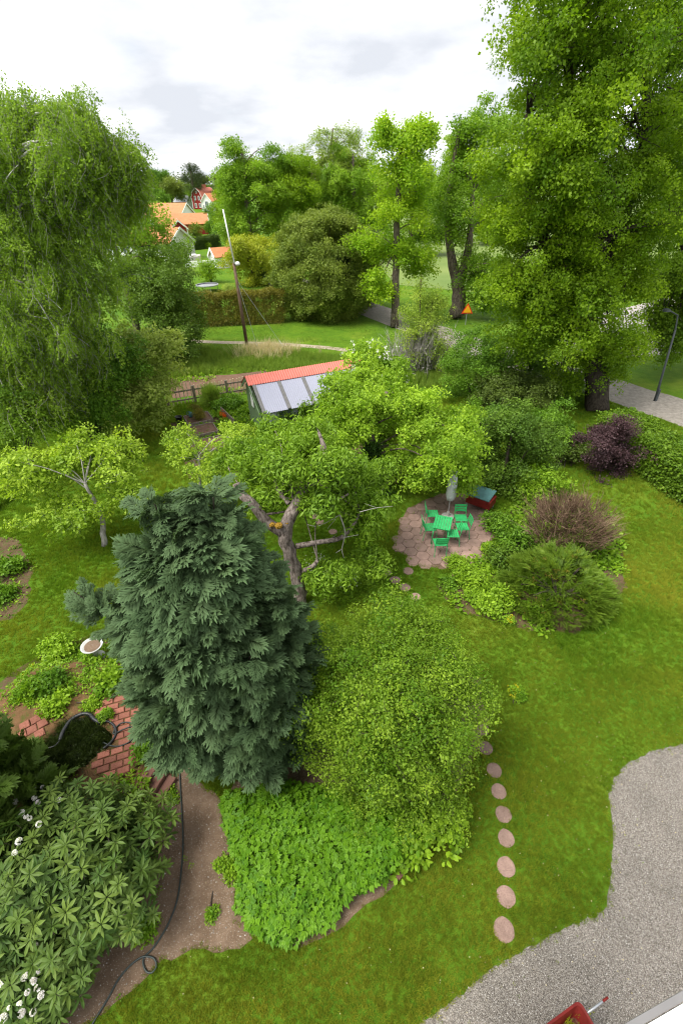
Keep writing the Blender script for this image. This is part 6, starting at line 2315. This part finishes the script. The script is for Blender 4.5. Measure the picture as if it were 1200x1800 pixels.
cover(BEDT, 700, .06, .15, 3, .4)
cover(TERR, 420, .05, .12, 4, .55, 2.5)
cover(BEDL, 160, .1, .22, 5, .3)
cover(SOIL, 260, .03, .07, 6, .66, 2)
cover([tuple(p) for p in PXY([(300, 655), (470, 640), (480, 690), (300, 712)])], 600, .15, .35, 7, .6, .8)
cover([tuple(p) for p in PXY([(520, 985), (620, 985), (700, 1060), (560, 1060)])], 900, .07, .14, 9, .2, 1)
sc.build('undergrowth', [M['weed'], M['bark']], None, 351)
rg = np.random.default_rng(352)
sc = Scatter(leafset('petal'))
P = np.stack([rg.uniform(-1.3, .6, 120), rg.uniform(10.4, 12.2, 120), np.full(120, .14)], 1)
P = P[vnoise(P, 1.5, 4) > .4]
sc.put(P, spin_frames(P * 0 + np.array([0, 0, 1.]), rg), rg.uniform(.015, .035, len(P)), rg.random(len(P)))
sc.build('ground_flowers', [M['whiteflower'], M['bark']], None, 353)
o_ = bpy.data.objects['ground_flowers']

# ---- pond plants
rg = np.random.default_rng(360)
sc = Scatter(leafset('meadow'))
P = np.stack([rg.uniform(-7.6, -4.2, 2600), rg.uniform(4.6, 6.6, 2600), np.full(2600, TZ - .12)], 1)
P = P[inside(P, POND) & (vnoise(P, 2.2, 5) > .35)][:520]
sc.put(P, spin_frames(P * 0 + np.array([.3, -.3, 1.]) + rg.normal(size=P.shape) * .45, rg), rg.uniform(.12, .42, len(P)), rg.random(len(P)))
sc2 = sc.build('pond_reeds', M['pond'], None, 361)
sc = Scatter(leafset('weed'))
P = PXY([(75, 1325), (120, 1345), (150, 1325)], TZ)
P = np.array([(*p, TZ - .08) for p in P])[rg.integers(0, 3, 160)] + rg.normal(size=(160, 3)) * (.28, .16, .02)
sc.put(P, spin_frames(P * 0 + np.array([0, 0, 1.]), rg), rg.uniform(.05, .12, 160), rg.random(160))
sc.build('pond_undergrowth', [M['pond'], M['barkdark']], None, 362)

# ---- blue green false cypress
rng = np.random.default_rng(400)
b = np.array([-2.25, 5.55, 0])
e_ = thing('false_cypress', 'tall blue green false cypress with feathery drooping sprays beside the pond terrace', 'conifer', b)
sc = Scatter(leafset('frond'))
mb = MB()
mb.tube([b, b + np.array([.02, 0, 3.5]), b + np.array([-.1, .05, 6.2])], [.16, .10, .02], 8)
tops = [(np.array([-.50, .15, 6.95]), .60), (np.array([.36, .20, 7.0]), .60), (np.array([-.08, .05, 6.75]), .65), (np.array([.0, .5, 6.2]), .5), (np.array([-1.15, -.1, 5.5]), .5), (np.array([1.15, -.05, 5.3]), .5), (np.array([.1, -.6, 5.6]), .5), (np.array([.75, -.8, 4.6]), .5), (np.array([-.75, -.8, 4.7]), .5)]
body = lambda z: 1.50 * np.clip(1 - ((z - 2.2) / 4.6), .02, 1) ** .75 * np.clip(.44 + z * .22, 0, 1)
sc = Scatter(leafset('plume'))
n = 1250
z = rng.random(n) ** .85 * 5.5 + .55
th = rng.random(n) * 6.283
lump = .62 + .64 * vnoise(np.stack([th * 1.9, z * 1.6], 1), 1, 2)
rr = np.maximum(.05, body(z) * lump * rng.uniform(.55, 1.0, n) * (1 - .13 * np.clip(np.cos(th), 0, 1)) * np.where(rng.random(n) < .12, rng.uniform(1.05, 1.25, n), 1) - .22)
P = np.stack([b[0] - .06 + .55 * np.clip(1 - z / 3, 0, 1) + np.cos(th) * rr, b[1] + np.sin(th) * rr, z], 1)
X = np.stack([np.cos(th), np.sin(th), rng.uniform(-.15, .55, n)], 1) + rng.normal(size=(n, 3)) * .26
Nn = np.stack([np.cos(th) * .45, np.sin(th) * .45, np.full(n, .9)], 1) + rng.normal(size=(n, 3)) * .35
sc.put(P, frames(X, Nn), rng.uniform(.42, .92, n), np.clip(.2 + .55 * vnoise(np.stack([th * 2.5, z * 2.4], 1), 1, 6) + rng.normal(0, .2, n), 0, 1))
for c, r_ in tops:
    k = 95
    hz_ = rng.random(k) ** .8
    th = rng.random(k) * 6.283
    rr = r_ * 1.1 * (hz_ ** .9) * rng.uniform(.2, .9, k)
    P = b + c + np.stack([np.cos(th) * rr, np.sin(th) * rr, -hz_ * 2.2 - .25], 1)
    X = np.stack([np.cos(th), np.sin(th), rng.uniform(.1, 1.1, k)], 1) + rng.normal(size=(k, 3)) * .25
    Nn = np.stack([np.cos(th) * .5, np.sin(th) * .5, np.full(k, .9)], 1) + rng.normal(size=(k, 3)) * .3
    sc.put(P, frames(X, Nn), rng.uniform(.28, .55, k), np.clip(rng.normal(.5, .22, k), 0, 1))
    mb.tube(spline([b + np.array([0, 0, 3.0]), b + c * (.6, .6, .75), b + c - (0, 0, .3)], 4), np.linspace(.05, .01, 9), 5)
# the long bough reaching left towards the lawn
a0, a1 = b + np.array([-.9, -.2, 3.6]), ptz(130, 1040, 5.6)
for q in np.linspace(0, .8, 18):
    c = a0 + (a1 - a0) * q + np.array([0, 0, .10 * math.sin(q * 3)])
    for k in range(2):
        d = (a1 - a0) / np.linalg.norm(a1 - a0)
        P = np.array([c + rng.normal(size=3) * (.16 * (1.2 - q))])
        sc.put(P, frames(np.array([d + rng.normal(size=3) * .4]), np.array([[0, -.2, 1.]]) + rng.normal(size=(1, 3)) * .3), rng.uniform(.3, .55, 1), rng.random(1))
mb.tube([b + np.array([0, 0, 3.2]), a0, a1], [.05, .035, .008], 5)
mb.build('trunk', M['barkdark'], e_)
sc.build('crown', M['cypress'], e_, 401)
sc = Scatter(leafset('twig'))
n = 260
z = rng.uniform(.8, 6, n)
th = rng.random(n) * 6.283
rr = body(z) * rng.uniform(.3, .75, n)
P = np.stack([b[0] + np.cos(th) * rr, b[1] + np.sin(th) * rr, z], 1)
sc.put(P, spin_frames(np.stack([np.cos(th), np.sin(th), rng.uniform(-.2, .3, n)], 1), rng), rng.uniform(.35, .6, n), rng.random(n) * .6)
sc.build('twigs', M['twig'], e_, 404)

# ---- thuja at the left edge
b = np.array([-6.75, 3.75, 0])
e_ = thing('thuja_tree', 'soft green thuja at the edge beside the pond and rhododendron', 'conifer', b)
rng = np.random.default_rng(402)
sc = Scatter(leafset('plume'))
n = 700
z = rng.random(n) * 4.4 + .2
th = rng.random(n) * 6.283
rr = 1.0 * np.clip(1 - (z / 4.9) ** 1.6, .05, 1) * rng.uniform(.6, 1.05, n)
P = np.stack([b[0] + np.cos(th) * rr, b[1] + np.sin(th) * rr, z], 1)
X = np.stack([np.cos(th), np.sin(th), rng.uniform(.3, 1.5, n)], 1) + rng.normal(size=(n, 3)) * .3
Nn = np.stack([np.cos(th), np.sin(th), np.full(n, .4)], 1) + rng.normal(size=(n, 3)) * .4
sc.put(P, frames(X, Nn), rng.uniform(.4, .75, n), np.clip(rng.normal(.5, .25, n), 0, 1))
sc.build('crown', M['thuja'], e_, 403)
mb = MB(); mb.tube([b, b + np.array([0, 0, 2.2]), b + np.array([.05, 0, 4.4])], [.09, .07, .02], 7); mb.build('trunk', M['barkdark'], e_)

# ---- the big rounded shrub in the middle
shrub('quince_shrub', 'big rounded yellow green shrub in the middle of the garden, right of the cypress', 'shrub', (.95, 5.4, 0),
      [dome(.92, 5.4, 1.92, 4.0), ((.45, 5.1, 2.6), (1.15, 1.15, 1.25)), ((1.55, 5.3, 2.4), (1.25, 1.2, 1.3)), ((1.1, 6.1, 2.9), (1.1, 1, 1.1)), ((1.5, 4.5, 1.3), (1.0, .9, 1.1))], 'small', 'shrub', .20, .33, 410, dens=2.5, fill=2.0, hollow=.70, stems=26, bough=1.8, out=.35)
hl = [o for o in bpy.data.objects if o.name.startswith('quince_shrub')][0]

# ---- rhododendrons: whorls of long leaves, each near whorl a part of its own
def whorl(rng, k):
    lv, lf = leaf_ovate(1.0, .30, .10, .16)
    V_, F_ = [], []
    m_ = len(lv)
    for ring, cnt, el, sc_ in ((0, k, .10, 1.0), (1, max(3, k // 2), .62, .62)):
        for i in range(cnt):
            a = 6.2832 * (i + rng.uniform(-.22, .22)) / cnt + ring * .5
            e_l = el + rng.uniform(-.16, .14)
            Rm = np.array(Matrix.Rotation(a, 3, 'Z') @ Matrix.Rotation(-e_l, 3, 'Y') @ Matrix.Rotation(rng.uniform(-.3, .3), 3, 'X'))
            vv = (lv * sc_ * rng.uniform(.8, 1.1) + np.array([.06, 0, .0])) @ Rm.T
            F_ += [tuple(len(V_) + q for q in f) for f in lf]
            V_ += list(vv)
    b_ = len(V_)
    w = .025
    V_ += [(w, 0, 0), (-w, 0, 0), (0, w, 0), (w, 0, -1.1), (-w, 0, -1.1), (0, w, -1.1)]
    F_ += [(b_, b_ + 1, b_ + 4, b_ + 3), (b_ + 1, b_ + 2, b_ + 5, b_ + 4)]
    return np.array(V_), F_, [0] * (len(F_) - 2) + [1, 1], None


def rhodo(label, c, r_, n_part, n_more, flowers, seed, size=.185, cond=None):
    rng = np.random.default_rng(seed)
    c, r_ = np.array(c, float), np.array(r_, float)
    e_ = thing('rhododendron_bush', label, 'bush', (c[0], c[1], 0), None)
    vars_ = [whorl(rng, k) for k in (7, 8, 9, 10)]
    mes = []
    for v, f, m, t_ in vars_:
        me = bpy.data.meshes.new('leaf_whorl')
        me.from_pydata([tuple(q) for q in v], [], f)
        me.polygons.foreach_set('material_index', m)
        me.materials.append(M['rhodo']); me.materials.append(M['bark'])
        mes.append(me)
    # outermost whorls, spread evenly over the side that is open to view
    pts, nrm = [], []
    tries = 0
    while len(pts) < n_part and tries < 60000:
        tries += 1
        d = rng.normal(size=3)
        d /= np.linalg.norm(d)
        if d[2] < -.15 or d @ np.array([.25, -.5, .8]) < -.25:
            continue
        lump = 1 + .15 * math.sin(d[0] * 7 + seed) * math.sin(d[1] * 6 + 1) + rng.uniform(-.24, .05)
        p = c + d * r_ * lump
        if p[2] < .12:
            continue
        if any(np.sum((p - q) ** 2) < (size * .92) ** 2 for q in pts[-260:]):
            continue
        pts.append(p); nrm.append(d)
    for p, d in zip(pts, nrm):
        o = bpy.data.objects.new('leaf_whorl', mes[rng.integers(4)])
        COL.objects.link(o); o.parent = e_
        o.location = tuple(p - np.array([c[0], c[1], 0]))
        nn = unit(d * .45 + np.array([0, 0, .75]) + rng.normal(size=3) * .26)
        q = Vector(nn).to_track_quat('Z', 'Y').to_matrix() @ Matrix.Rotation(rng.random() * 6.28, 3, 'Z')
        o.rotation_euler = q.to_euler()
        s = size * rng.uniform(.72, 1.2)
        o.scale = (s, s, s)
        o['tint'] = float(np.clip(rng.normal(.55, .25), 0, 1))
    sc = Scatter(vars_)
    d = unit(rng.normal(size=(n_more, 3)))
    u = rng.uniform(.45, .9, (n_more, 1))
    P = c + d * r_ * u
    Nn = unit(d * .6 + np.array([0, 0, .7]) + rng.normal(size=d.shape) * .25)
    k = P[:, 2] > .08
    sc.put(P[k], spin_frames(Nn[k], rng), size * rng.uniform(.7, 1.15, k.sum()), np.clip(rng.normal(.15, .15, k.sum()), 0, 1))  # inner whorls tinted darker: shade of the gaps put into their colour
    sc.build('foliage', [M['rhodo'], M['bark']], e_, seed)
    mb = MB()
    for i in range(26):
        t_ = np.array(pts[rng.integers(len(pts))])
        s_ = np.array([c[0] + rng.normal() * .2, c[1] + rng.normal() * .2, 0])
        mb.tube(spline([s_, s_ * .5 + t_ * .5 + np.array([0, 0, -.1]), t_], 4), np.linspace(.03, .008, 9), 5, cap=False)
    mb.build('stem', M['bark'], e_)
    # flower trusses
    pet = []
    for k in range(3):
        v, f = [], []
        for i in range(9):
            dd = unit(rng.normal(size=3) + np.array([0, 0, .6]))
            pc = dd * .55
            a_ = unit(np.cross(dd, rng.normal(size=3)))
            b2 = np.cross(dd, a_)
            for j in range(5):
                t1, t2 = 1.2566 * j, 1.2566 * (j + .8)
                b_ = len(v)
                v += [pc - dd * .1, pc + (a_ * math.cos(t1) + b2 * math.sin(t1)) * .36 + dd * .12, pc + (a_ * math.cos((t1 + t2) / 2) + b2 * math.sin((t1 + t2) / 2)) * .48 + dd * .1, pc + (a_ * math.cos(t2) + b2 * math.sin(t2)) * .36 + dd * .12]
                f.append((b_, b_ + 1, b_ + 2, b_ + 3))
        me = bpy.data.meshes.new('flower_truss')
        me.from_pydata([tuple(q) for q in v], [], f)
        me.materials.append(M['whiteflower'])
        pet.append(me)
    for (x, y) in flowers:
        # the point of the bush's surface behind this photo point
        dd = ray(x, y)
        o_, q_ = (C0 - c) / (r_ * 1.03), dd / (r_ * 1.03)
        A, B, Cc = q_ @ q_, 2 * o_ @ q_, o_ @ o_ - 1
        disc = B * B - 4 * A * Cc
        tt_ = (-B - math.sqrt(disc)) / (2 * A) if disc > 0 else -B / (2 * A)
        p = C0 + dd * tt_
        for rep in range(1):
            o = bpy.data.objects.new('flower_truss', pet[rng.integers(3)])
            COL.objects.link(o); o.parent = e_
            o.location = tuple(p - np.array([c[0], c[1], 0]) + np.array([0, 0, .03]))
            o.rotation_euler = (rng.uniform(-.4, .4), rng.uniform(-.4, .4), rng.random() * 6)
            s = .064 * rng.uniform(.6, 1.2)
            o.scale = (s, s, s)
            o['tint'] = float(rng.random())
    return e_


rhodo('broad rhododendron with pale green leaf whorls beside the brick terrace and soil path', (-4.80, 3.02, .80), (1.62, 1.42, 1.20), 300, 900,
      [(60, 1388), (76, 1385), (30, 1410), (48, 1437), (40, 1430), (70, 1450), (68, 1412), (106, 1407), (35, 1480), (28, 1500), (54, 1440), (62, 1404)], 420)
rhodo('white flowering rhododendron in the corner below the broad one', (-4.75, 1.72, .45), (.62, .62, .62), 60, 160,
      [(30, 1665), (22, 1680), (65, 1662), (5, 1730), (60, 1725), (70, 1708), (50, 1745), (36, 1765), (68, 1738), (18, 1772), (40, 1782), (60, 1780), (8, 1790), (46, 1718), (75, 1750)], 421)


# ---- bleeding heart bed: cut leaves, each near leaf a part of its own
def cutleaf(rng):
    V_, F_ = [], []

    def lobe(o, ang, L_, W_, lift):
        d = np.array([math.cos(ang), math.sin(ang), 0])
        s_ = np.array([-d[1], d[0], 0])
        b_ = len(V_)
        V_.extend([o, o + d * L_ * .5 + s_ * W_ + (0, 0, lift), o + d * L_ - (0, 0, L_ * .12), o + d * L_ * .5 - s_ * W_ + (0, 0, lift)])
        F_.append((b_, b_ + 3, b_ + 2)); F_.append((b_, b_ + 2, b_ + 1))
    for a in (-.95, 0, .95):
        base = np.array([math.cos(a), math.sin(a), 0]) * (.30 if a else .42)
        for q in (-.62, 0, .62):
            lobe(base, a + q + rng.uniform(-.1, .1), (.62 if q == 0 else .45) * rng.uniform(.85, 1.1), .15, .04)
    b_ = len(V_)
    V_.extend([(-.45, -.012, -.25), (-.45, .012, -.25), (.4, .012, 0), (.4, -.012, 0)])
    F_.append((b_, b_ + 1, b_ + 2, b_ + 3))
    return np.array(V_, float), F_, [0] * len(F_), None


rng = np.random.default_rng(430)
HEART = np.array(PXY([(392, 1395), (440, 1380), (520, 1375), (600, 1380), (700, 1410), (740, 1445), (735, 1500), (712, 1530), (680, 1555), (620, 1590), (590, 1625), (530, 1655), (440, 1640), (420, 1590), (405, 1520), (385, 1450)], .25))
vars_ = [cutleaf(rng) for _ in range(4)]
e_ = thing('bleeding_heart_plant', 'dense bright green bed of cut leaved perennials between soil path and shrub', 'plant', (*HEART.mean(0), 0))
mes = []
for v, f, m, t_ in vars_:
    me = bpy.data.meshes.new('leaf')
    me.from_pydata([tuple(q) for q in v], [], f)
    me.materials.append(M['heart'])
    mes.append(me)
n = 6200
P = np.stack([rng.uniform(HEART[:, 0].min(), HEART[:, 0].max(), n), rng.uniform(HEART[:, 1].min(), HEART[:, 1].max(), n), np.zeros(n)], 1)
P = P[inside(P, HEART)]
sd0 = poly_dist(P[:, :2], HEART)
P = P[sd0 > .02 + .30 * (vnoise(P, 1.9, 31) - .35)]
ed = np.clip(poly_dist(P[:, :2], HEART) / .6, 0, 1)
top = .10 + .46 * np.sqrt(ed) + (vnoise(P, 2.0, 3) - .5) * .34 + (vnoise(P, 5, 4) - .5) * .16
lay = rng.random(len(P))
P[:, 2] = np.maximum(.05, top * (1 - .55 * (lay > .45) * rng.random(len(P))))
c2 = HEART.mean(0)
outw = unit(np.stack([P[:, 0] - c2[0], P[:, 1] - c2[1], P[:, 0] * 0], 1)) * (1.15 - ed[:, None])
X = outw + rng.normal(size=P.shape) * .7
X[:, 2] = -.15 + rng.normal(size=len(P)) * .15
Nn = np.array([0, 0, 1.]) + outw * .45 + rng.normal(size=P.shape) * .34
S_ = .07 + .13 * rng.random(len(P)) ** .8
T_ = np.clip(rng.normal(.5, .22, len(P)) + (lay < .45) * .12, 0, 1)
Rm = frames(X, Nn)
big = np.where(lay <= .45)[0]
big = big[rng.permutation(len(big))][:300]
E_ = euler_from(Rm)
for i in big:
    o = bpy.data.objects.new('leaf', mes[rng.integers(4)])
    COL.objects.link(o); o.parent = e_
    o.location = tuple(P[i] + (0, 0, .02) - np.array(e_.location))
    o.rotation_euler = tuple(E_[i])
    o.scale = (S_[i] * 1.1,) * 3
    o['tint'] = float(min(1, T_[i] + .1))
k = np.ones(len(P), bool)
k[big] = False
k &= rng.random(len(P)) < .75
sc = Scatter(vars_)
sc.put(P[k], Rm[k], S_[k], T_[k])
sc.build('foliage', M['heart'], e_, 431)
mb = MB()
for i in range(120):
    q = P[rng.integers(len(P))]
    mb.tube([(q[0], q[1], 0), (q[0] + rng.normal() * .03, q[1] + rng.normal() * .03, q[2])], .005, 4, cap=False)
mb.build('stem', M['heart'], e_)
# larger leaves poking out between this bed and the shrub
shrub('hydrangea_plant', 'broad leaved plant squeezed under the right side of the rounded shrub', 'plant', (*G(745, 1470)[:2], 0), [(np.array(G(748, 1455)) + (0, 0, .35), (.55, .45, .5)), (np.array(G(715, 1490)) + (0, 0, .3), (.35, .3, .35))], 'weed', 'weed', .20, .26, 440, dens=2.2)
